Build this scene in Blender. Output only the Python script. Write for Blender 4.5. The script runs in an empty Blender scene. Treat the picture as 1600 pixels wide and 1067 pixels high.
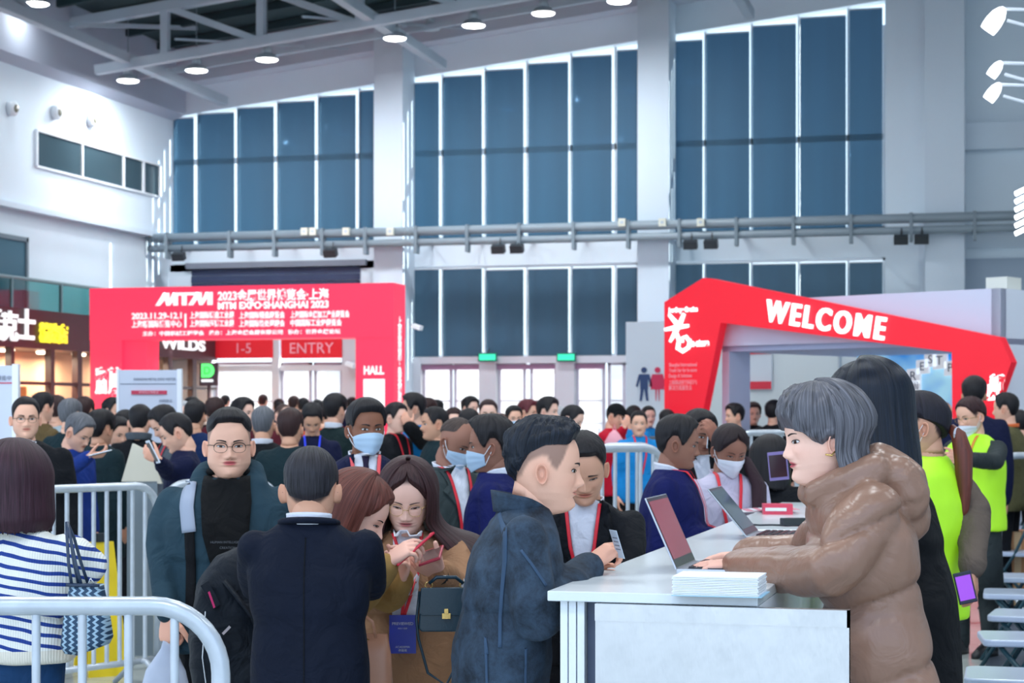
import bpy, bmesh, math, random
import numpy as np
from mathutils import Vector, Matrix, noise
from mathutils.bvhtree import BVHTree

SC = bpy.context.scene
COL = SC.collection
PI = math.pi
rnd = random.Random(7)

# ------------------------------------------------------------------ camera
CAM_A = math.radians(15.0)          # the hall's depth axis is +Y, the camera is turned 15 deg to the left
CAM_H = 1.62
FPX = 2950.0                        # focal length in pixels of the 1600 px frame
HOR = 645.0                         # image row of the horizon (level camera, lens shifted up)
cam = bpy.data.cameras.new('camera')
cam.sensor_width = 36.0
cam.lens = FPX / 1600 * 36.0
cam.shift_y = (HOR - 533.5) / 1600
cam.clip_end = 400
cam.dof.use_dof = True
cam.dof.focus_distance = 5.4
cam.dof.aperture_fstop = 8.0
camo = bpy.data.objects.new('camera', cam)
camo.location = (0, 0, CAM_H)
camo.rotation_euler = (PI / 2, 0, CAM_A)
COL.objects.link(camo)
SC.camera = camo

# ------------------------------------------------------------------ colour management, world, lights
SC.view_settings.view_transform = 'Standard'
SC.view_settings.look = 'None'
SC.view_settings.gamma = 1
SC.view_settings.use_curve_mapping = False
SC.view_settings.exposure = 0.85

w = bpy.data.worlds.new('world')
SC.world = w
w.use_nodes = True
nt = w.node_tree
bg = nt.nodes['Background']
tc = nt.nodes.new('ShaderNodeTexCoord')
sx = nt.nodes.new('ShaderNodeSeparateXYZ')
cr = nt.nodes.new('ShaderNodeValToRGB')
nt.links.new(tc.outputs['Generated'], sx.inputs[0])
nt.links.new(sx.outputs['Z'], cr.inputs[0])
cr.color_ramp.elements[0].position = 0.0
cr.color_ramp.elements[0].color = (0.62, 0.74, 0.86, 1)
cr.color_ramp.elements[1].position = 0.5
cr.color_ramp.elements[1].color = (0.42, 0.62, 1.0, 1)
e = cr.color_ramp.elements.new(0.12)
e.color = (0.70, 0.84, 1.0, 1)
nt.links.new(cr.outputs['Color'], bg.inputs['Color'])
bg.inputs['Strength'].default_value = 1.3

sun = bpy.data.lights.new('sun', 'SUN')
sun.energy = 12.0
sun.angle = math.radians(0.6)
sun.color = (1.0, 0.95, 0.86)
suno = bpy.data.objects.new('sun', sun)
sd = Vector((-1.0, -0.30, -0.40))    # low winter sun raking in through the gaps of the window wall
suno.rotation_euler = sd.to_track_quat('-Z', 'Y').to_euler()
COL.objects.link(suno)

def area_light(loc, size, power, color=(0.90, 0.96, 1.0), rot=(0, 0, 0)):
    l = bpy.data.lights.new('disk_light', 'AREA')
    l.shape = 'DISK'
    l.size = size
    l.energy = power
    l.color = color
    o = bpy.data.objects.new('disk_light', l)
    o.location = loc
    o.rotation_euler = rot
    COL.objects.link(o)
    return o

# unseen disc lights added for soft fill, in rows like the high-bay lamps
for lx in (-10.5, -5, 0, 7):
    for ly in (-2, 7, 16, 25):
        area_light((lx, ly, 8.3 + 0.11 * (lx + 16)), 1.0, 140)

# ------------------------------------------------------------------ geometry of the view
FW = Vector((-math.sin(CAM_A), math.cos(CAM_A), 0))
RT = Vector((math.cos(CAM_A), math.sin(CAM_A), 0))
C0 = Vector((0, 0, CAM_H))

def ray(px, py):
    return FW + RT * ((px - 800) / FPX) + Vector((0, 0, (HOR - py) / FPX))
def P(px, py, d):
    return C0 + ray(px, py) * d
def PY(px, py, Y):
    r = ray(px, py)
    return C0 + r * (Y / r.y)
def PX(px, py, X):
    r = ray(px, py)
    return C0 + r * (X / r.x)
def GZ(px, d, z=0.0):
    p = P(px, HOR, d)
    return Vector((p.x, p.y, z))

# ------------------------------------------------------------------ materials
MATS = {}
def lin(c):
    return tuple((v / 12.92 if v <= 0.04045 else ((v + 0.055) / 1.055) ** 2.4) for v in c)
def rgb(r, g, b):
    return lin((r / 255, g / 255, b / 255))

def mat(name, color, rough=0.6, metal=0.0, var=0.0, vscale=8.0, bump=0.0, bscale=60.0, emit=None, estr=0.0,
        spec=0.5, stretch=None, sheen=0.0, vcol=None, coat=0.0, fold=0.0, fscale=9.0):
    if name in MATS:
        return MATS[name]
    m = bpy.data.materials.new(name)
    m.use_nodes = True
    n = m.node_tree
    b = n.nodes['Principled BSDF']
    b.inputs['Base Color'].default_value = (*color, 1)
    b.inputs['Roughness'].default_value = rough
    b.inputs['Metallic'].default_value = metal
    b.inputs['Specular IOR Level'].default_value = spec
    if sheen:
        b.inputs['Sheen Weight'].default_value = sheen
    if coat:
        b.inputs['Coat Weight'].default_value = coat
    if emit is not None:
        b.inputs['Emission Color'].default_value = (*emit, 1)
        b.inputs['Emission Strength'].default_value = estr
    src = None
    if vcol:
        at = n.nodes.new('ShaderNodeAttribute')
        at.attribute_name = vcol
        src = at.outputs['Color']
    t = n.nodes.new('ShaderNodeTexCoord')
    vec = t.outputs['Object']
    if stretch:
        mp = n.nodes.new('ShaderNodeMapping')
        mp.inputs['Scale'].default_value = stretch
        n.links.new(vec, mp.inputs[0])
        vec = mp.outputs[0]
    if var:
        nz = n.nodes.new('ShaderNodeTexNoise')
        nz.inputs['Scale'].default_value = vscale
        nz.inputs['Detail'].default_value = 5
        n.links.new(vec, nz.inputs['Vector'])
        r = n.nodes.new('ShaderNodeMapRange')
        r.inputs['From Min'].default_value = 0.3
        r.inputs['From Max'].default_value = 0.7
        r.inputs['To Min'].default_value = 1 - var
        r.inputs['To Max'].default_value = 1 + var
        n.links.new(nz.outputs['Fac'], r.inputs['Value'])
        mx = n.nodes.new('ShaderNodeVectorMath')
        mx.operation = 'SCALE'
        if src:
            n.links.new(src, mx.inputs[0])
        else:
            mx.inputs[0].default_value = color
        n.links.new(r.outputs[0], mx.inputs['Scale'])
        src = mx.outputs[0]
    if src:
        n.links.new(src, b.inputs['Base Color'])
    if bump:
        nb = n.nodes.new('ShaderNodeTexNoise')
        nb.inputs['Scale'].default_value = bscale
        nb.inputs['Detail'].default_value = 4
        n.links.new(vec, nb.inputs['Vector'])
        bp = n.nodes.new('ShaderNodeBump')
        bp.inputs['Strength'].default_value = bump
        bp.inputs['Distance'].default_value = 0.01
        n.links.new(nb.outputs['Fac'], bp.inputs['Height'])
        n.links.new(bp.outputs[0], b.inputs['Normal'])
        if fold:
            nf = n.nodes.new('ShaderNodeTexNoise')
            nf.inputs['Scale'].default_value = fscale
            nf.inputs['Detail'].default_value = 3
            nf.inputs['Distortion'].default_value = 1.0
            n.links.new(t.outputs['Object'], nf.inputs['Vector'])
            b2 = n.nodes.new('ShaderNodeBump')
            b2.inputs['Strength'].default_value = fold
            b2.inputs['Distance'].default_value = 0.05
            n.links.new(nf.outputs['Fac'], b2.inputs['Height'])
            n.links.new(bp.outputs[0], b2.inputs['Normal'])
            n.links.new(b2.outputs[0], b.inputs['Normal'])
    MATS[name] = m
    return m

def glow(name, color, s):
    return mat(name, color, emit=color, estr=s)

# ------------------------------------------------------------------ object helpers
def tag(o, label=None, cat=None, group=None, kind=None):
    if label: o['label'] = label
    if cat: o['category'] = cat
    if group: o['group'] = group
    if kind: o['kind'] = kind
    return o

def link(name, me, m=None, parent=None, smooth=False):
    if m is not None:
        for x in (m if isinstance(m, (list, tuple)) else [m]):
            me.materials.append(x)
    if smooth:
        me.shade_smooth()
    o = bpy.data.objects.new(name, me)
    COL.objects.link(o)
    if parent:
        o.parent = parent
    return o

def empty(name, loc=(0, 0, 0), rz=0.0):
    o = bpy.data.objects.new(name, None)
    o.empty_display_size = 0.2
    o.location = loc
    o.rotation_euler = (0, 0, rz)
    COL.objects.link(o)
    return o

def copy_tree(o, parent=None):
    c = o.copy()
    COL.objects.link(c)
    c.parent = parent
    for ch in list(o.children):
        copy_tree(ch, c)
    return c

class G:
    """collects vertices and faces of one mesh"""
    def __init__(s):
        s.v = []; s.f = []; s.mi = []; s.cur = 0
    def add(s, V, F):
        k = len(s.v)
        s.v.extend([tuple(p) for p in V])
        s.f.extend([tuple(i + k for i in f) for f in F])
        s.mi.extend([s.cur] * len(F))
        return s
    def box(s, a, b):
        x0, x1 = sorted((a[0], b[0])); y0, y1 = sorted((a[1], b[1])); z0, z1 = sorted((a[2], b[2]))
        V = [(x, y, z) for x in (x0, x1) for y in (y0, y1) for z in (z0, z1)]
        return s.add(V, [(0, 1, 3, 2), (4, 6, 7, 5), (0, 4, 5, 1), (2, 3, 7, 6), (0, 2, 6, 4), (1, 5, 7, 3)])
    def obox(s, c, ax, ay, az):
        """box with centre c and half-axis vectors"""
        c = Vector(c); ax = Vector(ax); ay = Vector(ay); az = Vector(az)
        V = [c + ax * i + ay * j + az * k for i in (-1, 1) for j in (-1, 1) for k in (-1, 1)]
        return s.add(V, [(0, 1, 3, 2), (4, 6, 7, 5), (0, 4, 5, 1), (2, 3, 7, 6), (0, 2, 6, 4), (1, 5, 7, 3)])
    def rbox(s, a, b, r):
        """box with its vertical edges rounded"""
        x0, x1 = sorted((a[0], b[0])); y0, y1 = sorted((a[1], b[1])); z0, z1 = sorted((a[2], b[2]))
        pts = []
        for cx, cy, a0 in ((x1 - r, y1 - r, 0), (x0 + r, y1 - r, 90), (x0 + r, y0 + r, 180), (x1 - r, y0 + r, 270)):
            for k in range(5):
                t = math.radians(a0 + k * 22.5)
                pts.append((cx + r * math.cos(t), cy + r * math.sin(t)))
        n = len(pts)
        V = [(x, y, z0) for x, y in pts] + [(x, y, z1) for x, y in pts]
        F = [tuple(range(n - 1, -1, -1)), tuple(range(n, 2 * n))] + [(i, (i + 1) % n, n + (i + 1) % n, n + i) for i in range(n)]
        return s.add(V, F)
    def prism(s, pts, o, u, v, t):
        """polygon pts (a,b) in the plane o + a*u + b*v, extruded by vector t"""
        o = Vector(o); u = Vector(u); v = Vector(v); t = Vector(t)
        n = len(pts)
        A = [o + u * a + v * b for a, b in pts]
        V = A + [p + t for p in A]
        F = [tuple(range(n)), tuple(range(2 * n - 1, n - 1, -1))] + [(i, n + i, n + (i + 1) % n, (i + 1) % n) for i in range(n)]
        return s.add(V, F)
    def tube(s, pts, r, seg=10, caps=True, flat=1.0):
        pts = [Vector(p) for p in pts]
        n = len(pts)
        rr = r if isinstance(r, (list, tuple)) else [r] * n
        V = []; F = []
        up = None
        for i, p in enumerate(pts):
            t = (pts[min(i + 1, n - 1)] - pts[max(i - 1, 0)]).normalized()
            if up is None:
                up = Vector((0, 0, 1)) if abs(t.z) < 0.9 else Vector((0, 1, 0))
            a = t.cross(up)
            if a.length < 1e-5: a = t.orthogonal()
            a.normalize(); b = t.cross(a).normalized()
            up = -b if False else a.cross(t).normalized()
            for k in range(seg):
                th = 2 * PI * k / seg
                V.append(p + a * (rr[i] * math.cos(th)) + up * (rr[i] * flat * math.sin(th)))
        for i in range(n - 1):
            for k in range(seg):
                k2 = (k + 1) % seg
                F.append((i * seg + k, i * seg + k2, (i + 1) * seg + k2, (i + 1) * seg + k))
        if caps:
            F.append(tuple(range(seg - 1, -1, -1)))
            F.append(tuple((n - 1) * seg + k for k in range(seg)))
        return s.add(V, F)
    def lathe(s, prof, c=(0, 0, 0), seg=24, ax=None):
        """profile (r,z) turned about the vertical through c"""
        V = []; F = []
        for r, z in prof:
            for k in range(seg):
                t = 2 * PI * k / seg
                V.append((c[0] + r * math.cos(t), c[1] + r * math.sin(t), c[2] + z))
        n = len(prof)
        for i in range(n - 1):
            for k in range(seg):
                k2 = (k + 1) % seg
                F.append((i * seg + k, i * seg + k2, (i + 1) * seg + k2, (i + 1) * seg + k))
        return s.add(V, F)
    def mesh(s, name='mesh'):
        me = bpy.data.meshes.new(name)
        me.from_pydata(s.v, [], s.f)
        if any(s.mi):
            me.polygons.foreach_set('material_index', s.mi)
        me.update()
        return me
    def obj(s, name, m=None, parent=None, smooth=False, bevel=0.0):
        me = s.mesh(name)
        bm = bmesh.new(); bm.from_mesh(me)
        bmesh.ops.recalc_face_normals(bm, faces=bm.faces)
        bm.to_mesh(me); bm.free()
        o = link(name, me, m, parent, smooth)
        if bevel:
            b = o.modifiers.new('bevel', 'BEVEL'); b.width = bevel; b.segments = 2; b.limit_method = 'ANGLE'
        return o

def text(name, s, size, loc, right, up, m, parent=None, extrude=0.004, bold=0.0, align='CENTER', width=None, space=1.0):
    """lettering as a mesh: stands at loc, runs along `right`, `up` is up"""
    cu = bpy.data.curves.new(name, 'FONT')
    cu.body = s; cu.size = size; cu.extrude = extrude; cu.offset = bold
    cu.align_x = align; cu.align_y = 'CENTER'; cu.space_character = space
    cu.resolution_u = 4
    o = bpy.data.objects.new(name, cu)
    COL.objects.link(o)
    bpy.context.view_layer.update()
    dg = bpy.context.evaluated_depsgraph_get()
    me = bpy.data.meshes.new_from_object(o.evaluated_get(dg))
    me.name = name
    bpy.data.objects.remove(o)
    r = Vector(right).normalized(); u = Vector(up).normalized(); nn = r.cross(u)
    sx = 1.0
    if width:
        xs = [v.co.x for v in me.vertices]
        if xs:
            sx = width / max(1e-6, max(xs) - min(xs))
            if align == 'CENTER':
                mid = (max(xs) + min(xs)) / 2
                for v in me.vertices: v.co.x -= mid
    M = Matrix((( r.x * sx, u.x, nn.x, loc[0]), (r.y * sx, u.y, nn.y, loc[1]), (r.z * sx, u.z, nn.z, loc[2]), (0, 0, 0, 1)))
    me.transform(M)
    return link(name, me, m, parent)

ORD = ['first', 'second', 'third', 'fourth', 'fifth', 'sixth', 'seventh', 'eighth', 'ninth', 'tenth', 'eleventh',
       'twelfth', 'thirteenth', 'fourteenth', 'fifteenth', 'sixteenth', 'seventeenth', 'eighteenth']
# ================================================================== THE HALL
YW = 37.0            # window wall
XL = -17.5           # left wall
def roofz(X): return 7.93 + 0.111 * (X + 17.5)
m_wall = mat('wall paint', rgb(214, 226, 236), 0.75, var=0.03, vscale=0.6)
m_wall2 = mat('pier paint', rgb(206, 218, 230), 0.7, var=0.03, vscale=0.5)
m_frame = mat('white window frame', rgb(225, 230, 236), 0.5)
m_deck = mat('dark roof deck', rgb(28, 52, 58), 0.7, var=0.25, vscale=0.5)
m_steel = mat('grey painted steel', rgb(178, 190, 202), 0.5, var=0.05, vscale=1.5)
m_tray = mat('grey conduit steel', rgb(118, 132, 142), 0.5, var=0.08, vscale=2)
m_dark = mat('dark fittings', rgb(40, 46, 52), 0.5)

X0 = XL
XR = 14.0
# window bays measured on the wall plane
def bx(px, Y=YW): return PY(px, HOR, Y).x
bays = [
    dict(panes=[(268, 303), (309, 366), (371, 428), (434, 492), (498, 556), (562, 584)], x0=266, x1=584),
    dict(panes=[(644, 686), (692, 753), (759, 818), (825, 888), (894, 956), (964, 996)], x0=638, x1=997),
    dict(panes=[(1051, 1098), (1103, 1171), (1176, 1244), (1250, 1322), (1327, 1379)], x0=1044, x1=1383),
]
ZU0 = 5.15           # sill of the upper windows
ZL1 = 4.62           # head of the lower windows
ZL0 = 2.72           # head of the doors
def wtop(x): return roofz(x) - 0.02

g = G()
xs = [X0 - 0.5]
edges = []
for b in bays:
    b['X0'] = bx(b['x0']); b['X1'] = bx(b['x1'])
T = (0, 0.35, 0)
def wallpoly(pts): g.prism(pts, (0, YW, 0), (1, 0, 0), (0, 0, 1), T)
# solid strips between the bays
prev = X0 - 0.5
for b in bays:
    wallpoly([(prev, 0 if prev > -16 else 0), (b['X0'], 0), (b['X0'], roofz(b['X0']) + 1.4), (prev, roofz(prev) + 1.4)])
    prev = b['X1']
wallpoly([(prev, 0), (XR, 0), (XR, roofz(XR) + 1.4), (prev, roofz(prev) + 1.4)])
for i, b in enumerate(bays):
    a, c = b['X0'], b['X1']
    wallpoly([(a, wtop(a)), (c, wtop(c)), (c, roofz(c) + 1.4), (a, roofz(a) + 1.4)])
    wallpoly([(a, ZL1), (c, ZL1), (c, ZU0), (a, ZU0)])
    if i == 2:
        wallpoly([(a, 0), (c, 0), (c, ZL0 - 0.2), (a, ZL0 - 0.2)])
wall_back = tag(g.obj('wall_back', m_wall), kind='structure')

# piers standing in front of the window wall
g = G()
for (pa, pb, dep, top) in ((584, 629, 0.8, 105), (996, 1045, 0.8, 38), (1445, 1507, 0.8, -60)):
    a = bx(pa, YW - dep); c = bx(pb, YW - dep)
    zt = roofz(a) + 0.15
    g.box((a, YW - dep, 0), (c, YW + 0.02, zt + 0.9))
    g.box((a - 0.06, YW - dep - 0.05, 0), (c + 0.06, YW - dep, 0.3))
tag(g.obj('wall_back_piers', m_wall2), kind='structure')

# the windows: frames with glass, seen past the blinds
m_glass = bpy.data.materials.new('window glass'); m_glass.use_nodes = True
n = m_glass.node_tree; n.nodes.clear()
out = n.nodes.new('ShaderNodeOutputMaterial'); mixs = n.nodes.new('ShaderNodeMixShader')
tr = n.nodes.new('ShaderNodeBsdfTransparent'); gl = n.nodes.new('ShaderNodeBsdfGlossy')
gl.inputs['Roughness'].default_value = 0.05; tr.inputs['Color'].default_value = (0.93, 0.97, 0.97, 1)
mixs.inputs[0].default_value = 0.07
n.links.new(tr.outputs[0], mixs.inputs[1]); n.links.new(gl.outputs[0], mixs.inputs[2]); n.links.new(mixs.outputs[0], out.inputs[0])
MATS['window glass'] = m_glass

def blind_mat(name, col, tcol, f):
    m = bpy.data.materials.new(name); m.use_nodes = True
    n = m.node_tree; b = n.nodes['Principled BSDF']; out = n.nodes['Material Output']
    b.inputs['Base Color'].default_value = (*col, 1); b.inputs['Roughness'].default_value = 0.6
    tr = n.nodes.new('ShaderNodeBsdfTransparent'); tr.inputs['Color'].default_value = (*tcol, 1)
    mx = n.nodes.new('ShaderNodeMixShader'); mx.inputs[0].default_value = f
    n.links.new(b.outputs[0], mx.inputs[1]); n.links.new(tr.outputs[0], mx.inputs[2]); n.links.new(mx.outputs[0], out.inputs[0])
    t = n.nodes.new('ShaderNodeTexCoord'); mp = n.nodes.new('ShaderNodeMapping'); mp.inputs['Scale'].default_value = (1.5, 1, 0.06)
    nz = n.nodes.new('ShaderNodeTexNoise'); nz.inputs['Scale'].default_value = 1.0
    n.links.new(t.outputs['Object'], mp.inputs[0]); n.links.new(mp.outputs[0], nz.inputs[0])
    cr = n.nodes.new('ShaderNodeValToRGB')
    cr.color_ramp.elements[0].position = 0.35; cr.color_ramp.elements[0].color = (col[0] * 0.75, col[1] * 0.75, col[2] * 0.75, 1)
    cr.color_ramp.elements[1].position = 0.65; cr.color_ramp.elements[1].color = (col[0] * 1.3, col[1] * 1.3, col[2] * 1.3, 1)
    n.links.new(nz.outputs['Fac'], cr.inputs[0]); n.links.new(cr.outputs[0], b.inputs['Base Color'])
    MATS[name] = m
    return m
m_blind = blind_mat('blue screen fabric', rgb(30, 70, 92), (0.30, 0.6, 0.95), 0.06)
m_blind2 = blind_mat('lower screen fabric', rgb(22, 56, 78), (0.35, 0.6, 0.8), 0.05)

bayname = ['left bay', 'middle bay', 'right bay']
num = 0
wi = 0
for bi, b in enumerate(bays):
    a, c = b['X0'], b['X1']
    mull = [(b['panes'][k][1] + b['panes'][k + 1][0]) / 2 for k in range(len(b['panes']) - 1)]
    for up in (0, 1):
        if bi == 0 and up == 0: continue
        wi += 1
        z0, z1 = (ZU0, 9.9) if up else (ZL0 if bi < 2 else ZL0 - 0.2, ZL1)
        root = tag(empty('window_%d' % wi, ((a + c) / 2, YW, z0)), kind='structure')
        g = G(); ox = (a + c) / 2
        for px in mull:
            x = bx(px)
            zt = (wtop(x) - 0.02 if up else z1) - z0
            g.box((x - 0.02 - ox, 0.10, 0), (x + 0.02 - ox, 0.2, zt))
        g.box((a - ox, 0.06, 0), (c - ox, 0.2, 0.08))
        if up:
            zt = 6.9 - z0
            g.box((a - ox, 0.10, zt), (c - ox, 0.2, zt + 0.12))
        else:
            g.box((a - ox, 0.06, z1 - z0 - 0.05), (c - ox, 0.2, z1 - z0))
        g.box((a - ox, 0.06, 0), (a - ox + 0.05, 0.2, (wtop(a) if up else z1) - z0))
        g.box((c - ox - 0.05, 0.06, 0), (c - ox, 0.2, (wtop(a) if up else z1) - z0))
        g.obj('window_frame', m_frame, root)
        g = G()
        if up:
            g.prism([(a - ox, 0), (c - ox, 0), (c - ox, wtop(c) - z0), (a - ox, wtop(a) - z0)], (0, 0.24, 0), (1, 0, 0), (0, 0, 1), (0, 0.01, 0))
        else:
            g.box((a - ox, 0.24, 0), (c - ox, 0.25, z1 - z0))
        g.obj('window_glass', m_glass, root)
        # roller blinds
        tops = {0: [184, 177, 168, 159, 150, 141], 1: [129, 119, 109, 99, 88, 78], 2: [64, 52, 40, 27, 14]}[bi]
        grp = '%s roller blinds in the %s' % ('upper' if up else 'lower', bayname[bi])
        for k, (pa, pb) in enumerate(b['panes']):
            x0 = bx(pa, YW - 0.02) ; x1 = bx(pb, YW - 0.02)
            if up:
                zt = PY(pa, tops[k] + 1, YW - 0.02).z; zb = ZU0 - 0.02
            else:
                zt = ZL1 - 0.05 - (0.0 if k < 2 else 0.04); zb = ZL0 + 0.06 if bi == 1 else ZL0 - 0.3
            r = empty('roller_blind', ((x0 + x1) / 2, YW - 0.02, zt))
            hw = (x1 - x0) / 2
            lab = '%s dark blue roller blind from the left, %s row, %s' % (ORD[k], 'upper' if up else 'lower', bayname[bi])
            tag(r, lab, 'blind', grp)
            gg = G()
            nseg = 14
            V = []; F = []
            for s_ in range(nseg + 1):
                for q in range(5):
                    xx = -hw + 2 * hw * q / 4
                    V.append((xx, 0.012 * math.sin(q * 1.6 + k) * s_ / nseg, -(zt - zb) * s_ / nseg))
            for s_ in range(nseg):
                for q in range(4):
                    i = s_ * 5 + q; F.append((i, i + 1, i + 6, i + 5))
            gg.add(V, F)
            so = gg.obj('fabric', m_blind if up else m_blind2, r, True)
            gg = G(); gg.tube([(-hw, 0, 0.0), (hw, 0, 0.0)], 0.014, 8)
            gg.obj('roller', m_frame, r)
            gg = G(); gg.box((-hw, -0.012, -(zt - zb) - 0.03), (hw, 0.012, -(zt - zb)))
            gg.obj('hem_bar', m_tray, r)

# bay A lower: the dark roller shutter, door frames and red banners
m_shut = mat('navy roller shutter', rgb(44, 56, 88), 0.5, stretch=(1, 1, 14), bump=0.6, bscale=2.0)
a, c = bays[0]['X0'], bays[0]['X1']
root = empty('roller_shutter', (0, YW, 0)); tag(root, 'dark navy roller shutter box high above the entry doors, behind the red arch', 'shutter')
g = G(); x0 = bx(300); x1 = bx(563)
nsl = 9
zz0 = 3.35; zz1 = PY(420, 418, YW).z
for k in range(nsl):
    h = (zz1 - zz0) / nsl
    g.box((x0, -0.02 - 0.02 * (k % 2), zz0 + k * h), (x1, 0.05, zz0 + (k + 0.92) * h))
g.obj('shutter_curtain', m_shut, root)
g = G(); g.box((x0 - 0.1, -0.12, zz1), (x1 + 0.15, 0.05, zz1 + 0.12))
g.obj('shutter_rail', mat('shutter rail', rgb(120, 126, 140), 0.5), root)
g = G(); wallpoly([(a, zz1 + 0.1), (c, zz1 + 0.1), (c, ZL1), (a, ZL1)]); wallpoly([(a, 0), (x0, 0), (x0, ZL1), (a, ZL1)]); wallpoly([(x1, 0), (c, 0), (c, ZL1), (x1, ZL1)])
wallpoly([(x0, 3.3), (x1, 3.3), (x1, zz1 + 0.1), (x0, zz1 + 0.1)])
tag(g.obj('trim_1', m_wall), kind='structure')

# entry doors
m_dframe = mat('mauve grey door frame', rgb(176, 172, 186), 0.4)
m_dframe2 = mat('light steel door frame', rgb(196, 200, 208), 0.35, 0.2)
def curtain_mat():
    m = bpy.data.materials.new('translucent door strip'); m.use_nodes = True
    n = m.node_tree; b = n.nodes['Principled BSDF']; out = n.nodes['Material Output']
    b.inputs['Base Color'].default_value = (0.8, 0.8, 0.78, 1); b.inputs['Roughness'].default_value = 0.4
    t = n.nodes.new('ShaderNodeBsdfTranslucent'); t.inputs['Color'].default_value = (0.9, 0.88, 0.86, 1)
    tr = n.nodes.new('ShaderNodeBsdfTransparent'); tr.inputs['Color'].default_value = (0.95, 0.94, 0.92, 1)
    mx = n.nodes.new('ShaderNodeMixShader'); mx.inputs[0].default_value = 0.5
    m2 = n.nodes.new('ShaderNodeMixShader'); m2.inputs[0].default_value = 0.45
    n.links.new(b.outputs[0], mx.inputs[1]); n.links.new(t.outputs[0], mx.inputs[2])
    n.links.new(mx.outputs[0], m2.inputs[1]); n.links.new(tr.outputs[0], m2.inputs[2]); n.links.new(m2.outputs[0], out.inputs[0])
    return m
m_strip = curtain_mat()
di = 0
doorspec = [(336, 430, 566), (438, 486, 566), (490, 535, 566), (660, 706, 568), (709, 752, 568), (778, 821, 567), (828, 870, 567), (900, 945, 566), (949, 977, 566)]
for (pa, pb, top) in doorspec:
    di += 1
    x0, x1 = bx(pa), bx(pb); zt = PY(pa, top, YW).z
    root = tag(empty('door_%d' % di, ((x0 + x1) / 2, YW + 0.05, 0)), kind='structure')
    h = (x1 - x0) / 2
    g = G(); f = 0.055
    g.box((-h, -0.04, 0), (-h + f, 0.04, zt)); g.box((h - f, -0.04, 0), (h, 0.04, zt)); g.box((-h, -0.04, zt - f), (h, 0.04, zt))
    g.box((-h, -0.04, 0.02), (h, 0.04, 0.12)); g.box((-h, -0.03, 1.0), (h, 0.03, 1.05)); g.box((-h, -0.02, 1.85), (h, 0.02, 1.88))
    g.box((-h, -0.02, 1.4), (h, 0.02, 1.42))
    g.obj('door_frame', m_dframe, root)
    g = G(); g.box((-h, 0.05, 0.05), (h, 0.055, zt))
    g.obj('door_glass', m_strip, root)
    g = G(); g.tube([(h - 0.12, -0.07, 0.9), (h - 0.12, -0.07, 1.3)], 0.018, 8)
    g.obj('door_handle', m_frame, root)
# posts and head between the doors
g = G()
for (pa, pb) in ((300, 334), (428, 439), (537, 560), (640, 660), (751, 777), (870, 899)):
    g.box((bx(pa), YW - 0.12, 0), (bx(pb), YW + 0.1, 2.75 if pa > 600 else 3.3))
g.box((bx(640), YW - 0.1, 2.62), (bx(995), YW + 0.12, 2.76))
g.box((bx(330), YW - 0.06, 2.50), (bx(560), YW + 0.12, 2.62))
tag(g.obj('trim_2', m_dframe2), kind='structure')
# band of mauve signage above the doors
g = G()
g.box((bx(660), YW - 0.04, 2.50), (bx(945), YW - 0.01, 2.60))
tag(g.obj('trim_3', mat('mauve header band', rgb(160, 120, 150), 0.5)), kind='structure')

# exit lights
m_exit = glow('green exit light', rgb(40, 190, 140), 0.9)
for k, px in enumerate((762, 885)):
    c = PY(px, 558, YW - 0.2)
    root = tag(empty('exit_sign', c), '%s green exit sign light above the white entry doors' % ('left' if k == 0 else 'right'), 'exit sign', 'exit signs over the doors')
    g = G(); g.rbox((-0.2, -0.03, -0.09), (0.2, 0.03, 0.09), 0.02); g.obj('sign_housing', mat('dark green housing', rgb(20, 90, 80), 0.4), root)
    g = G(); g.box((-0.17, -0.035, -0.06), (0.17, -0.031, 0.06)); g.obj('sign_face', m_exit, root)
    g = G(); g.tube([(0, 0, 0.09), (0, 0.15, 0.16)], 0.012, 6); g.obj('bracket', m_dark, root)

# red banners over the left doors
m_ban = mat('dark red banner', rgb(216, 20, 40), 0.5)
m_bantext = mat('pale banner lettering', rgb(226, 160, 175), 0.5)
for (pa, pb, s_, lab) in ((334, 426, '1-5', 'dark red banner reading 1-5 over the left entry doors'), (439, 534, 'ENTRY', 'dark red banner reading ENTRY over the entry doors')):
    p0 = PY(pa, 560, YW - 0.15); p1 = PY(pb, 560, YW - 0.15); ztop = PY(pa, 524, YW - 0.15).z
    root = tag(empty('door_banner', ((p0.x + p1.x) / 2, YW - 0.15, p0.z)), lab, 'banner')
    h = (p1.x - p0.x) / 2
    g = G(); g.box((-h, 0, 0), (h, 0.03, ztop - p0.z)); g.obj('banner_panel', m_ban, root)
    text('banner_lettering', s_, 0.30 if s_ == '1-5' else 0.32, (0, -0.008, 0.20), (1, 0, 0), (0, 0, 1), m_bantext, root, 0.003)

# ---- left wall
g = G()
g.box((XL - 0.4, 12, 0), (XL, YW, 5.35))
g.box((XL - 0.4, 12, 5.35), (XL + 0.12, YW, 9.2))
tag(g.obj('wall_left', m_wall), kind='structure')
g = G(); g.box((XL, 12, 5.28), (XL + 0.2, YW, 5.38)); tag(g.obj('trim_4', m_wall2), kind='structure')
# soffit bulkhead along the left wall
g = G(); g.prism([(XL - 0.1, 7.75), (XL + 0.4, 7.95), (XL + 0.4, 9.3), (XL - 0.1, 9.3)], (0, 12, 0), (1, 0, 0), (0, 0, 1), (0, YW - 12, 0))
tag(g.obj('trim_5', mat('grey soffit', rgb(176, 184, 200), 0.7)), kind='structure')
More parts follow.
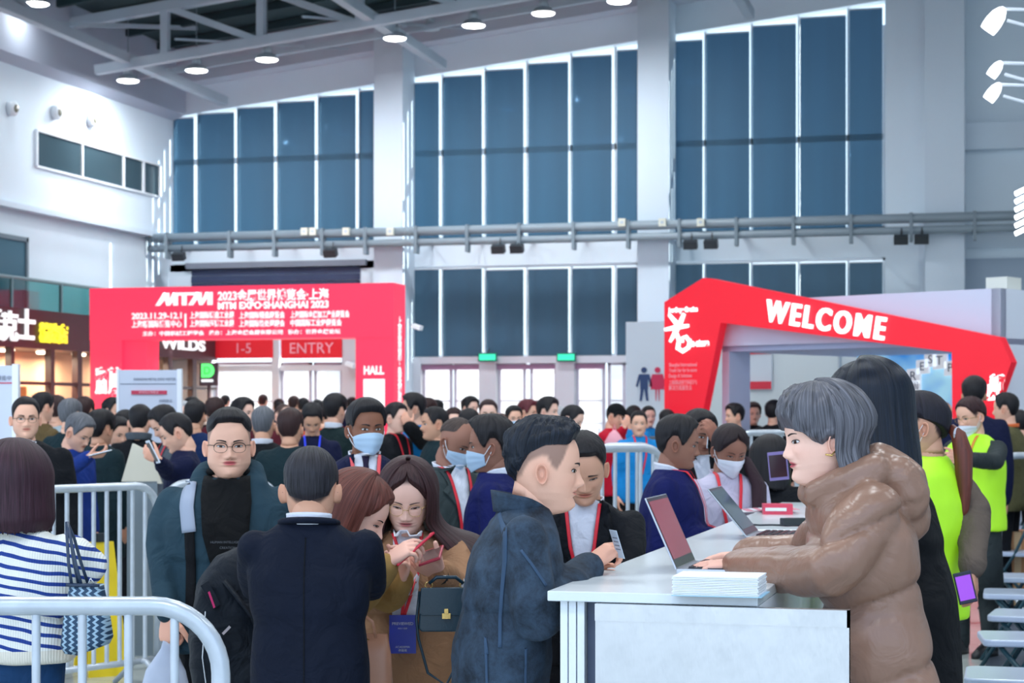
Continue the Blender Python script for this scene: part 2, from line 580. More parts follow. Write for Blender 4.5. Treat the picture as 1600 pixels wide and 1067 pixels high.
# strip window in the left wall
ya = PX(55, 230, XL + 0.12).y; yb = PX(248, 270, XL + 0.12).y
za = PX(55, 258, XL + 0.12).z; zb = PX(55, 205, XL + 0.12).z
root = tag(empty('window_8', (XL + 0.12, ya, za)), kind='structure')
g = G(); g.box((0, 0, 0), (0.02, yb - ya, zb - za)); g.obj('window_glass', mat('dark strip glass', rgb(58, 76, 84), 0.15), root)
g = G()
for yy in (0, PX(126, 240, XL + .12).y - ya, PX(191, 250, XL + .12).y - ya, PX(222, 250, XL + .12).y - ya, yb - ya):
    g.box((0, yy - 0.03, 0), (0.05, yy + 0.03, zb - za))
g.box((0, 0, -0.04), (0.05, yb - ya, 0)); g.box((0, 0, zb - za), (0.05, yb - ya, zb - za + 0.04))
g.obj('window_frame', m_frame, root)
# window low on the left wall
y1 = PX(37, 400, XL).y
g = G(); g.box((XL, 20, 3.4), (XL + 0.03, y1, PX(37, 378, XL).z)); tag(g.obj('window_9', mat('teal dark glass', rgb(70, 105, 122), 0.2)), kind='structure')
g = G(); zt = PX(37, 378, XL).z
g.box((XL, y1, 3.3), (XL + 0.06, y1 + 0.08, zt + 0.08)); g.box((XL, 20, zt), (XL + 0.06, y1 + 0.08, zt + 0.08))
tag(g.obj('trim_6', m_tray), kind='structure')
# round wall speakers
for k, (px, py) in enumerate(((15, 170), (84, 176), (139, 188))):
    c = PX(px, py, XL + 0.12)
    root = tag(empty('wall_spotlight', c), '%s small round fitting high on the left wall' % ('leftmost', 'middle', 'rightmost')[k].replace('middle', 'middle of three'), 'wall light', 'round fittings high on the left wall')
    g = G(); g.tube([(0, 0, 0), (0.10, 0, 0), (0.13, 0, 0)], [0.13, 0.13, 0.10], 20); g.obj('ring', m_frame, root, True)
    g = G(); g.tube([(0.131, 0, 0), (0.15, 0, 0)], [0.075, 0.06], 16); g.obj('lens', mat('brown lens', rgb(120, 118, 104), 0.3), root, True)

# ---- right wall and the side of the hall behind the view's edge
g = G(); g.box((XR, -6, 0), (XR + 0.4, YW, 12)); tag(g.obj('wall_right', m_wall), kind='structure')
g = G()   # raised panel lines on the right part of the window wall
g.box((bx(1507), YW - 0.25, 6.6), (bx(1700), YW, 7.1))
g.box((bx(1507), YW - 0.1, 4.75), (bx(1700), YW, 5.0))
g.box((bx(1437), YW - 0.4, 0), (bx(1446), YW - 0.3, 5.3))
tag(g.obj('trim_7', m_wall2), kind='structure')
g = G(); p = PY(1545, 448, YW - .1); g.box((bx(1507), YW - 0.05, 2.9), (bx(1640), YW, 4.55)); tag(g.obj('trim_8', mat('grey blue panel', rgb(150, 166, 184), 0.5)), kind='structure')

# ---- floor and outside ground
m_floor = bpy.data.materials.new('glossy hall tiles'); m_floor.use_nodes = True
n = m_floor.node_tree; b_ = n.nodes['Principled BSDF']
t_ = n.nodes.new('ShaderNodeTexCoord'); bk = n.nodes.new('ShaderNodeTexBrick')
bk.offset = 0; bk.inputs['Scale'].default_value = 1.0; bk.inputs['Brick Width'].default_value = 0.8; bk.inputs['Row Height'].default_value = 0.8
bk.inputs['Mortar Size'].default_value = 0.004
bk.inputs['Color1'].default_value = (*rgb(188, 194, 190), 1); bk.inputs['Color2'].default_value = (*rgb(180, 187, 184), 1); bk.inputs['Mortar'].default_value = (*rgb(140, 145, 145), 1)
n.links.new(t_.outputs['Object'], bk.inputs[0]); n.links.new(bk.outputs[0], b_.inputs['Base Color'])
b_.inputs['Roughness'].default_value = 0.22
MATS['floor'] = m_floor
g = G(); g.box((XL - 0.4, -6, -0.2), (XR + 0.4, YW + 0.35, 0)); tag(g.obj('floor', m_floor), kind='structure')
g = G(); g.box((-80, YW + 0.35, -0.3), (80, 160, -0.05)); tag(g.obj('forecourt_ground', mat('pale concrete forecourt', rgb(200, 198, 192), 0.8, var=0.05, vscale=0.3)), kind='structure')

# ---- roof: deck, trusses, purlins
def prism_y(g, pts, y0, y1): g.prism(pts, (0, y0, 0), (1, 0, 0), (0, 0, 1), (0, y1 - y0, 0))
g = G()
prism_y(g, [(XL - 0.4, roofz(XL) + 1.25), (XR + 0.4, roofz(XR) + 1.25), (XR + 0.4, roofz(XR) + 1.45), (XL - 0.4, roofz(XL) + 1.45)], -6, YW + 0.35)
for k in range(30):
    y = -5 + k * 1.4
    prism_y(g, [(XL, roofz(XL) + 1.12), (XR, roofz(XR) + 1.12), (XR, roofz(XR) + 1.26), (XL, roofz(XL) + 1.26)], y, y + 0.12)
tag(g.obj('ceiling', m_deck), kind='structure')
g = G()
prism_y(g, [(XL, roofz(XL) + 0.55), (XR, roofz(XR) + 0.55), (XR, roofz(XR) + 1.3), (XL, roofz(XL) + 1.3)], YW - 0.5, YW)
tag(g.obj('trim_9', mat('upper wall band', rgb(190, 196, 210), 0.7)), kind='structure')

def beam(g, p, q, w, h):
    p = Vector(p); q = Vector(q); d = (q - p); t = d.normalized()
    s_ = t.cross(Vector((0, 0, 1)))
    if s_.length < 1e-3: s_ = Vector((1, 0, 0))
    s_.normalize(); u = s_.cross(t).normalized()
    g.obox((p + q) / 2, d / 2, s_ * (w / 2), u * (h / 2))
    # flanges
ti = 0
for Y in (32.0, 25.0):
    def zc(X): return 8.08 + 0.112 * (X + 15.96) + (0.1 if Y < 30 else 0)
    r = empty('roof_truss', (0, Y, 0)); tag(r, 'long grey steel roof truss %s' % ('nearest the window wall, lamps hanging by it' if Y > 30 else 'second from the window wall, at the top edge'), 'truss')
    g = G(); beam(g, (-16.6, 0, zc(-16.6)), (XR, 0, zc(XR)), 0.17, 0.17); g.obj('lower_chord', m_steel, r)
    g = G(); beam(g, (-17.3, 0, zc(-17.3) + 0.95), (XR, 0, zc(XR) + 0.95), 0.19, 0.19); g.obj('upper_chord', m_steel, r)
    X = -15.2
    while X < 2:
        g = G(); beam(g, (X, 0, zc(X)), (X, 0, zc(X) + 0.95), 0.14, 0.14); g.obj('web_post', m_steel, r)
        g = G(); beam(g, (X, 0, zc(X) + 0.95), (X + 1.9, 0, zc(X + 1.9)), 0.12, 0.12); g.obj('web_diagonal', m_steel, r)
        X += 1.9
for k, X in enumerate((-15.96, -11.2, -5.0)):
    r = empty('tie_beam', (X, 20, roofz(X) + 0.35))
    tag(r, 'grey steel tie beam running to the window wall, %s' % ('closest to the left wall', 'between the first and second pier', 'above the second pier')[k], 'beam')
    g = G(); beam(g, (0, 0, -0.05), (0, YW - 20 - 0.6, -0.35), 0.18, 0.18); g.obj('beam', m_steel, r)
    g = G()
    beam(g, (0, 3.5, 0.9), (0, 9, -0.2), 0.08, 0.08); beam(g, (0, 15, 0.9), (0, 9, -0.2), 0.08, 0.08)
    g.obj('brace', m_steel, r)
r = tag(empty('purlin_pipe', (0, 34.8, 0)), 'thin grey pipe running parallel to the window wall under the roof', 'pipe')
g = G(); beam(g, (XL + .3, 0, roofz(XL + .3) + 0.42), (XR, 0, roofz(XR) + 0.42), 0.11, 0.11); g.obj('pipe', m_steel, r)
r = tag(empty('cross_bracing', (0, 33.5, 0)), 'thin crossed steel rods between the truss and the window wall', 'bracing')
for X in (-15, -12.5, -9, -6.5):
    g = G(); beam(g, (X, -1.5, roofz(X) + 0.3), (X + 2.0, 2.3, roofz(X + 2) + 0.5), 0.04, 0.04); g.obj('rod', m_steel, r)

# ---- high-bay lamps
m_lampwhite = glow('lit lamp glass', (1, 0.98, 0.95), 6.0)
m_lamphouse = mat('lamp housing', rgb(196, 204, 212), 0.4, 0.3)
def lamp_make(lit=True):
    r = empty('high_bay_lamp')
    g = G(); g.lathe([(0.0, 0.02), (0.09, 0.02), (0.16, 0.0), (0.21, -0.07), (0.215, -0.09)], seg=24); g.obj('lamp_shade', m_lamphouse, r, True)
    g = G(); g.lathe([(0.205, -0.085), (0.19, -0.105), (0.1, -0.125), (0.0, -0.13)], seg=24); g.obj('lamp_glass', m_lampwhite if lit else m_lamphouse, r, True)
    g = G(); g.lathe([(0.0, 0.2), (0.05, 0.19), (0.085, 0.12), (0.09, 0.02), (0.0, 0.02)], seg=16); g.obj('driver_box', m_lamphouse, r, True)
    g = G(); g.tube([(0, 0, 0.2), (0, 0, 1.25)], 0.012, 6); g.obj('hanger', m_tray, r)
    return r
lamps = [(200, 128, 33.2), (307, 112, 33.2), (417, 95, 33.2), (617, 62, 33.2), (740, 42, 33.2), (849, 23, 33.2), (967, 4, 33.2), (58, 8, 30.0), (672, 47, 35.6)]
lname = ['lowest, leftmost over the left bay', 'second from left over the left bay', 'third from left over the left bay', 'just right of the first pier',
         'over the middle bay, second after the pier', 'over the middle bay, third after the pier', 'cut by the top edge beside the second pier', 'alone in the top left corner', 'unlit, small']
proto = lamp_make(); unlit = lamp_make(False)
for k, (px, py, Y) in enumerate(lamps):
    o = proto if k == 0 else (unlit if k == 8 else copy_tree(proto))
    p = PY(px, py, Y)
    o.location = (p.x, p.y, p.z + 0.11)
    tag(o, 'round high-bay ceiling lamp, ' + lname[k], 'ceiling lamp', 'high-bay ceiling lamps')
    if k != 8:
        area_light((p.x, p.y, p.z - 0.05), 0.4, 60 if k != 7 else 8)

# ---- cable tray / pipes along the window wall
m_tray2 = mat('pipe grey', rgb(132, 146, 156), 0.45, var=0.06, vscale=1)
root = tag(empty('pipe_rack', (0, YW - 1.1, 0)), 'twin grey pipes on brackets running along the whole window wall', 'pipe rack')
xa = bx(232, YW - 1.1) ; xb = XR - 0.05
za = PY(700, 360, YW - 1.1).z; zb = PY(700, 376, YW - 1.1).z
g = G(); g.tube([(xa, 0, za), (xb, 0, za)], 0.09, 12); g.obj('pipe', m_tray2, root, True)
g = G(); g.tube([(xa, 0, zb - 0.02), (xb, 0, zb - 0.02)], 0.075, 12); g.obj('pipe', m_tray2, root, True)
for px in (262, 360, 430, 505, 572, 651, 731, 812, 897, 982, 1062, 1151, 1240, 1330, 1424, 1523):
    x = PY(px, 370, YW - 1.1).x
    g = G(); g.box((x - 0.03, -0.1, zb - 0.24), (x + 0.03, 0.1, za + 0.1)); g.box((x - 0.03, 0.1, za - 0.2), (x + 0.03, 1.07, za - 0.14)); g.obj('bracket', m_tray, root)
for k, px in enumerate((280, 517, 779, 808, 1079, 1111, 1408, 1440)):
    x = PY(px, 383, YW - 1.3).x
    r = tag(empty('flood_light', (x, YW - 1.3, zb - 0.18)), 'small black flood light hanging under the twin pipes, %s from the left' % ORD[k], 'flood light', 'flood lights under the pipes')
    g = G(); g.obox((0, -0.02, -0.03), (0.13, 0, 0), (0, 0.07, 0.03), (0, -0.03, 0.07)); g.obj('head', m_dark, r)
    g = G(); g.tube([(0, 0.1, 0.05), (0, 0.15, 0.2)], 0.02, 6); g.obj('arm', m_dark, r)
for k, px in enumerate((476, 489, 541, 610, 972, 1035, 1095)):
    x = PY(px, 365, YW - 1.2).x; z = PY(px, 366 - (px > 900) * 14, YW - 1.2).z
    r = tag(empty('junction_box', (x, YW - 1.2, z)), 'small cream junction box on top of the twin pipes, %s from the left' % ORD[k], 'junction box', 'junction boxes on the pipes')
    g = G(); g.box((-0.07, -0.04, -0.02), (0.07, 0.04, 0.13)); g.obj('box', mat('cream plastic', rgb(214, 214, 200), 0.5), r)
    g = G(); g.box((-0.03, -0.045, 0.03), (0.03, -0.04, 0.08)); g.obj('lid', m_steel, r)

# ---- overexposed arm lights, top right
m_hot = mat('white lamp head', rgb(236, 242, 250), 0.4, emit=(1, 1, 1), estr=1.2)
m_arm = mat('white lamp arm', rgb(230, 236, 246), 0.35)
ARM = [(1562, 28, 0), (1558, 112, 1), (1556, 146, 2), (1590, 322, 3)]
arml = ['topmost', 'middle, slimmer', 'third down, just under the slimmer one']
for k, (px, py, q) in enumerate(ARM[:3]):
    d = 13.0
    p = P(px, py, d)
    r = tag(empty('arm_spotlight', p), 'white spotlight on a long arm, right edge, ' + arml[k], 'spotlight', 'arm spotlights at the right edge')
    s_ = (0.95, 0.62, 0.7)[k]
    g = G()
    ax = Vector((-0.12, 0.02, -0.16)) * s_
    prof = [0.02, 0.05, 0.085, 0.10, 0.098, 0.09]
    g.tube([Vector((0.03, 0, 0.07)) + ax * t for t in (0, 0.08, 0.3, 0.6, 0.85, 1.0)], [v * s_ for v in prof], 16, flat=0.6)
    g.obj('lamp_head', m_hot, r, True)
    g = G(); g.tube([(0.02, 0, 0.06), (0.35, 0.03, 0.04), (0.8, 0.05, -0.02)], 0.011, 8); g.obj('arm', m_arm, r)
    g = G(); g.tube([(0.05, 0, -0.02), (0.3, 0.03, -0.10), (0.8, 0.05, -0.3)], 0.011, 8); g.obj('arm', m_arm, r)
r = tag(empty('lamp_array', P(1596, 330, 13)), 'stack of small bright slotted lamps at the right edge above the pipes', 'lamp array')
for k in range(6):
    g = G(); g.obox((0.0, 0, 0.14 - k * 0.055), (0.045, 0, 0.022), (0, 0.03, 0), (-0.006, 0, 0.014)); g.obj('lamp_slot', m_hot, r, bevel=0.006)
g = G(); g.tube([(0.07, 0.03, 0.25), (0.07, 0.03, -0.2)], 0.02, 8); g.obj('bar', m_arm, r)
# ================================================================== STANDS, ARCHES, SHOPS
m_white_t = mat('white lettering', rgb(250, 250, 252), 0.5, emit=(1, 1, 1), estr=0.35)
m_red_arch = mat('pinkish red fabric wall', rgb(244, 50, 84), 0.55, var=0.05, vscale=0.7, emit=rgb(250, 60, 96), estr=0.35)  # faint emission added to brighten the red fabric
XU = (1, 0, 0); ZU = (0, 0, 1)

def mtm_logo(g, o, u, v, t, w, h):
    """the three slanted letters M T M of the fair's logo; o = lower left corner"""
    sl = 0.32
    def q(pts):
        g.prism([(x * w / 3.6 + y * 0, y * h) for x, y in pts], o, u, v, t)
    # first M: slanted left leg, joined strokes
    q([(0.0, 0), (0.28, 0), (0.78, 0.72), (0.62, 1.0), (0.50, 1.0)])
    q([(0.50, 1.0), (0.88, 1.0), (0.88, 0.30), (0.70, 0.0), (0.64, 0.30)])
    q([(0.70, 0.0), (0.92, 0.0), (1.32, 0.72), (1.18, 1.0), (1.10, 1.0), (0.88, 0.45)])
    q([(1.10, 1.0), (1.42, 1.0), (1.42, 0.0), (1.12, 0.0), (1.12, 0.8)])
    # T with bar running on into the second M
    q([(1.42, 1.0), (2.62, 1.0), (2.50, 0.78), (1.42, 0.78)])
    q([(1.66, 0.8), (1.96, 0.8), (1.96, 0.0), (1.66, 0.0)])
    q([(2.06, 0.0), (2.36, 0.0), (2.82, 0.80), (2.70, 1.0), (2.56, 1.0)])
    q([(2.56, 1.0), (2.90, 1.0), (2.90, 0.25), (2.76, 0.0), (2.68, 0.30)])
    q([(2.76, 0.0), (2.96, 0.0), (3.36, 0.75), (3.20, 1.0), (3.14, 1.0)])
    q([(3.14, 1.0), (3.58, 1.0), (3.58, 0.0), (3.26, 0.0), (3.26, 0.8)])

# ---- red entrance arch
YA = 30.0
def ax_(px): return PY(px, HOR, YA).x
def az_(px, py): return PY(px, py, YA).z
xl, xr = ax_(140), ax_(615)
xli, xri = ax_(228) - 0.05, ax_(555)
zt = az_(380, 446); zb = az_(380, 529)
root = tag(empty('entrance_arch', ((xl + xr) / 2, YA, 0)), 'big pinkish red entrance arch with white MTM EXPO lettering, in front of the entry doors', 'arch')
cx = (xl + xr) / 2
dep = 0.62
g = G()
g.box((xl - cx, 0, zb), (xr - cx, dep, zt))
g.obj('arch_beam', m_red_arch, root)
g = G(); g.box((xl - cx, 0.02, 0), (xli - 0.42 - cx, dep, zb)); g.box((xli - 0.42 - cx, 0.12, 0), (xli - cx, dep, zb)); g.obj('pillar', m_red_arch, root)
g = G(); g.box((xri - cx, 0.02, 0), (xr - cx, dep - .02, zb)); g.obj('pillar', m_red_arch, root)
g = G()
lx0, lx1 = ax_(243) - cx, ax_(333) - cx
mtm_logo(g, (lx0, -0.012, az_(290, 477)), XU, ZU, (0, 0.014, 0), lx1 - lx0, az_(290, 457) - az_(290, 477))
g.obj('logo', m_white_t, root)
def atext(s, px0, px1, pyc, size, bold=0.0):
    c = PY((px0 + px1) / 2, pyc, YA)
    text('arch_lettering', s, size, (c.x - cx, -0.01, c.z), XU, ZU, m_white_t, root, 0.004, bold, width=(ax_(px1) - ax_(px0)))
atext('2023金属世界博览会·上海', 340, 513, 462, 0.20, 0.006)
atext('MTM EXPO·SHANGHAI 2023', 340, 513, 477, 0.165, 0.006)
atext('2023.11.29-12.1', 206, 284, 494, 0.145, 0.004)
atext('上海新国际博览中心', 206, 284, 507, 0.13, 0.003)
g = G(); c = PY(290, 501, YA); g.box((c.x - cx - 0.015, -0.012, c.z - 0.12), (c.x - cx + 0.015, 0, c.z + 0.12)); g.obj('divider', m_white_t, root)
for r_, (y0, rows) in enumerate(((493, ('上海国际铸造工业展', '上海国际锻造展览会', '上海国际金属加工产业展览会')), (506, ('上海国际压铸工业展', '上海国际热处理展会', '中国国际工业炉展览会')))):
    for (a_, b_), s_ in zip(((297, 366), (374, 445), (454, 546 - 12 * r_)), rows):
        atext(s_, a_, b_, y0 - (a_ > 400) * 1.2, 0.125, 0.003)
atext('主办：中国机械工程学会   承办：上海金属会展有限公司   协办：世界金属论坛', 221, 530, 520, 0.085, 0.002)
for k, ch in enumerate('家首届展'):
    c = PY(167 - 9 + 20 * (k % 2), 586 + 20 * (k // 2) , YA)
    text('pillar_lettering', ch, 0.24, (c.x - cx, 0.012, c.z), XU, ZU, m_white_t, root, 0.003, 0.012)
c = PY(584, 579, YA); text('pillar_lettering', 'HALL', 0.19, (c.x - cx, 0.008, c.z), XU, ZU, m_white_t, root, 0.003, 0.008, width=0.36)
c = PY(584, 620, YA)
g = G(); g.prism([(-0.19, -0.33), (0.19, -0.33), (0.19, 0.3), (-0.19, 0.3)], (c.x - cx, 0.005, c.z), XU, ZU, (0, 0.02, 0)); g.obj('hall_panel', m_white_t, root, bevel=0.03)
# vertical writing on the right side face
for k, ch in enumerate('上海金属展·热处理展'):
    z = az_(620, 502) - k * 0.142
    text('side_lettering', ch, 0.17, (xr - cx + 0.006, 0.31, z), (0, 1, 0), ZU, m_white_t, root, 0.003, 0.008)

# ---- brown shop front on the left
XS = -16.35
m_brown = mat('dark brown fascia', rgb(70, 40, 48), 0.45)
def sy(px): return PX(px, HOR, XS).y
ys0, ys1 = 20.0, YW - 0.05
zf1 = PX(0, 478, XS).z; zf0 = PX(0, 541, XS).z
root = tag(empty('shop_front', (XS, 27, 0)), 'dark brown shop front with white and yellow sign characters along the left wall', 'shop')
def yy(v): return v - 27
g = G(); g.box((-1.1, yy(ys0), zf0), (0, yy(ys1), zf1)); g.obj('fascia', m_brown, root)
m_warm = mat('warm lit shop wall', rgb(226, 186, 150), 0.7)
m_orange = mat('orange shop panel', rgb(206, 122, 60), 0.6)
g = G(); g.box((-1.12, yy(ys0), 0), (-1.05, yy(ys1), zf0)); g.obj('back_panel', m_warm, root)
for pa, pb in ((-60, -20), (16, 21), (78, 84), (120, 127), (262, 268), (300, 306)):
    g = G(); g.box((-0.1, yy(sy(pa)), 0), (0.02, yy(sy(pb)), zf0)); g.obj('door_jamb', mat('dark brown frame', rgb(58, 34, 38), 0.4), root)
g = G(); g.box((-0.06, yy(ys0), 2.1), (0.0, yy(ys1), 2.16)); g.obj('transom', mat('dark brown frame', rgb(58, 34, 38), 0.4), root)
g = G(); g.box((-0.9, yy(sy(30)), 0), (-0.85, yy(sy(46)), 2.05)); g.obj('inner_panel', m_orange, root)
g = G(); g.box((-0.5, yy(sy(50)), 0), (-0.45, yy(sy(78)), 2.08)); g.obj('inner_panel', m_orange, root)
g = G(); g.box((-0.5, yy(sy(88)), 0.8), (-0.45, yy(sy(108)), 1.95)); g.obj('picture', mat('pale poster', rgb(214, 190, 184), 0.5), root)
for px in (-10, 40, 96, 150, 240):
    g = G(); g.lathe([(0, 0), (0.12, 0), (0.13, 0.04)], (-0.35, yy(sy(px)), zf0 - 0.06), 14); g.obj('downlight', glow('warm downlight', (1, 0.85, 0.65), 4), root)
    area_light((XS - 0.5, sy(px), zf0 - 0.1), 0.5, 26, (1, 0.8, 0.6))
m_yel = mat('yellow sign letter', rgb(246, 240, 60), 0.5, emit=rgb(250, 240, 60), estr=0.5)
for ch, px, py, s_, mm in (('德', -6, 511, 0.42, m_white_t), ('克', 14, 513, 0.42, m_white_t), ('士', 40, 512, 0.46, m_white_t), ('精', 68.5, 522, 0.29, m_yel), ('选', 82.5, 523, 0.29, m_yel), ('店', 96.5, 524, 0.29, m_yel)):
    c = PX(px, py, XS + 0.02)
    text('sign_character', ch, s_ * (1.25 if mm is m_white_t else 1.2), (0.04, yy(c.y), c.z), (0, 1, 0), ZU, mm, root, 0.02, 0.014)
c = PX(284, 539, XS)
text('sign_lettering', 'WILDS', 0.30, (0.04, yy(c.y), c.z), (0, 1, 0), ZU, m_white_t, root, 0.01, 0.008, width=2.1)
# glass balustrade on top
root = tag(empty('glass_balustrade', (XS, 27, zf1)), 'pale green glass balustrade on top of the brown shop front', 'balustrade')
m_gglass = bpy.data.materials.new('green balustrade glass'); m_gglass.use_nodes = True
n = m_gglass.node_tree; n.nodes.clear()
out = n.nodes.new('ShaderNodeOutputMaterial'); mixs = n.nodes.new('ShaderNodeMixShader')
tr = n.nodes.new('ShaderNodeBsdfTransparent'); gl = n.nodes.new('ShaderNodeBsdfGlossy'); gl.inputs['Roughness'].default_value = 0.08
tr.inputs['Color'].default_value = (*rgb(170, 216, 214), 1); mixs.inputs[0].default_value = 0.12
n.links.new(tr.outputs[0], mixs.inputs[1]); n.links.new(gl.outputs[0], mixs.inputs[2]); n.links.new(mixs.outputs[0], out.inputs[0])
hb = PX(0, 432, XS).z - zf1
y = ys0 - 27
k = 0
while y < ys1 - 27 - 0.5:
    g = G(); g.box((-0.02, y + 0.02, 0), (0, y + 1.68, hb)); g.obj('glass_pane', m_gglass, root)
    g = G(); g.box((-0.03, y - 0.02, 0), (0.02, y + 0.02, hb + 0.02)); g.obj('post', mat('balustrade post', rgb(110, 140, 146), 0.4), root)
    y += 1.7
g = G(); g.tube([(-0.01, ys0 - 27, hb + 0.02), (-0.01, ys1 - 27, hb + 0.02)], 0.03, 8); g.obj('handrail', mat('balustrade post', rgb(110, 140, 146), 0.4), root)

# ---- green round sign on a post
d = 30.0
p = GZ(326, d)
root = tag(empty('pole_sign', p, CAM_A * 0), 'green D sign in a brown frame on a thin post before the entry doors', 'sign')
zc = P(326, 584, d).z; s_ = 18 * d / FPX
g = G(); g.tube([(0, 0.02, 0), (0, 0.02, zc - 0.1)], 0.03, 8); g.obj('post', m_brown, root)
g = G(); g.rbox((-0.155, -0.05, 0), (0.155, 0.05, 0.36), 0.04); o = g.obj('frame', m_brown, root); o.location = (0, 0, zc - 0.19)
pts = [(-0.10, -0.09)] + [(0.02 + 0.10 * math.cos(t), 0.02 + 0.11 * math.sin(t)) for t in [math.radians(a) for a in range(-90, 91, 15)]] + [(-0.10, 0.13)]
m_gr = glow('green sign face', rgb(90, 235, 110), 0.7)
g = G(); g.prism(pts, (0, -0.06, zc + 0.03), XU, ZU, (0, 0.01, 0)); g.obj('sign_face', m_gr, root)
text('sign_letter', 'D', 0.17, (0, -0.066, zc + 0.045), XU, ZU, mat('dark green ink', rgb(60, 190, 80), 0.5), root, 0.002)
g = G(); g.box((-0.10, -0.06, zc - 0.13), (0.10, -0.05, zc - 0.09)); g.obj('sign_strip', m_white_t, root)

# ---- two white information boards
m_board = mat('white info board', rgb(206, 214, 232), 0.45)
m_edge = mat('white board edge', rgb(240, 244, 250), 0.4)
m_ink = mat('grey print', rgb(110, 120, 140), 0.6)
m_rink = mat('red print', rgb(200, 60, 90), 0.6)
for k, (pa, pb, pt, d, lab) in enumerate(((184, 282, 578, 17.0, 'free-standing white information board with a red bar, left of the entry doors'), (-60, 26, 571, 12.5, 'white information board cut off by the left edge of the photo'))):
    c = GZ((pa + pb) / 2, d)
    hw = (pb - pa) / 2 * d / FPX; zt = P(pb, pt, d).z
    root = tag(empty('information_board', c, CAM_A + (0.0 if k == 0 else 0.05)), lab, 'sign')
    g = G(); g.box((-hw, 0, 0.12), (hw - 0.02, 0.05, zt)); g.obj('panel', m_board, root)
    g = G(); g.box((hw - 0.03, -0.012, 0.02), (hw + 0.01, 0.06, zt + 0.01)); g.box((-hw - 0.01, -0.012, 0.02), (-hw + 0.01, 0.06, zt + 0.01)); g.obj('frame', m_edge, root)
    g = G(); g.box((-hw, -0.25, 0), (-hw + 0.05, 0.3, 0.03)); g.box((hw - 0.05, -0.25, 0), (hw, 0.3, 0.03)); g.obj('foot', m_edge, root)
    if k == 0:
        text('heading', 'SHANGHAI METAL EXPO VISITOR', 0.035, (0.05, -0.006, zt - 0.085), XU, ZU, m_ink, root, 0.001, width=0.38)
        g = G(); g.box((-0.26, -0.004, zt - 0.13), (0.24, 0, zt - 0.122)); g.obj('rule', m_ink, root)
        g = G(); g.rbox((-0.16, -0.02, 0), (0.16, 0.02, 0.035), 0.015); o = g.obj('red_bar', m_rink, root); o.location = (0.0, 0.0, zt - 0.22)
        text('bar_lettering', '现场观众预登记', 0.026, (0, -0.024, zt - 0.203), XU, ZU, mat('pink print', rgb(250, 190, 205), 0.5), root, 0.001)
        text('caption', '扫码登记', 0.03, (0.15, -0.006, zt - 0.28), XU, ZU, m_ink, root, 0.001)
    else:
        text('heading', '国际博览中心', 0.035, (0.08, -0.006, zt - 0.085), XU, ZU, m_ink, root, 0.001)
        g = G(); g.box((-0.16, -0.004, zt - 0.12), (0.15, 0, zt - 0.112)); g.obj('rule', m_rink, root)

# ---- restroom block
YR = 34.0
xa = PY(978, HOR, YR).x; xb = PY(1140, HOR, YR).x; zt = PY(978, 503, YR).z
g = G(); g.box((xa, YR, 0), (xb, YW - 0.9, zt)); tag(g.obj('wall_restroom', m_wall2), kind='structure')
root = tag(empty('restroom_sign', (PY(1017, HOR, YR).x, YR, PY(1017, 600, YR).z)), 'blue man and red woman pictograms on the white restroom wall', 'sign')
def pictogram(g, ox, woman):
    s_ = 0.58
    g.prism([(ox + 0.055 * math.cos(t), 0.255 + 0.055 * math.sin(t)) for t in [k * PI / 8 for k in range(16)]], (0, -0.012, 0), XU, ZU, (0, 0.012, 0))
    g.prism([(ox - 0.10, 0.18), (ox + 0.10, 0.18), (ox + 0.155, -0.04), (ox + 0.12, -0.055), (ox + 0.075, 0.10), (ox + (0.13 if woman else 0.07), -0.10), (ox - (0.13 if woman else 0.07), -0.10), (ox - 0.075, 0.10), (ox - 0.12, -0.055), (ox - 0.155, -0.04)], (0, -0.012, 0), XU, ZU, (0, 0.012, 0))
    for q in (-1, 1):
        a_ = 0.005 if not woman else 0.01
        w_ = 0.06 if not woman else 0.03
        g.prism([(ox + q * a_, -0.10), (ox + q * (a_ + w_), -0.10), (ox + q * (a_ + w_ + (0.02 if not woman else -0.005)), -0.31), (ox + q * (a_ + 0.015 + (0.02 if not woman else 0)), -0.31)], (0, -0.012, 0), XU, ZU, (0, 0.012, 0))
g = G(); pictogram(g, -0.125, False); g.obj('man_pictogram', mat('navy paint', rgb(30, 60, 110), 0.5), root)
g = G(); pictogram(g, 0.125, True); g.obj('woman_pictogram', mat('crimson paint', rgb(200, 30, 80), 0.5), root)

# ---- the WELCOME stand: a white booth with a red arch on its front
ub = Vector((4.49, 17 + 0, 0))
dR = 19.0
pR = P(1563, HOR, dR)                     # right front corner
kx = Vector((-1.064, 1.0))
dirL = (RT * -1.064 + FW).normalized()    # runs along the front to the left and away
front_r = -dirL                           # "right" direction along the front
nrm = Vector((dirL.y, -dirL.x, 0))
if nrm.dot(FW) > 0: nrm = -nrm            # outward normal of the front, towards the visitor
O = Vector((pR.x, pR.y, 0))
def onfront(px, py, off=0.0):
    """point of the front plane (pushed outward by off) seen at the pixel"""
    r = ray(px, py); p0 = O + nrm * off
    t = (p0 - Vector((0, 0, CAM_H)))
    t = Vector((p0.x, p0.y, 0)).dot(nrm) / Vector((r.x, r.y, 0)).dot(nrm)
    q = C0 + r * t
    s_ = (Vector((q.x, q.y, 0)) - p0).dot(front_r)
    return s_, q.z
Oo = O
m_booth = mat('lilac white booth panel', rgb(206, 212, 236), 0.55)
m_booth2 = mat('white booth side', rgb(232, 238, 250), 0.5)
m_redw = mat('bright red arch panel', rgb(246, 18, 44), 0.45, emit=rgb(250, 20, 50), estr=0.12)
root = tag(empty('booth', O), 'white boxy exhibition booth behind the red welcome arch', 'booth')
ht = onfront(1563, 450)[1]
wl = onfront(1120, 470)[0]
inw = -nrm
def lp(s_, z, k=0.0): return (front_r * s_ + inw * k) + Vector((0, 0, z))
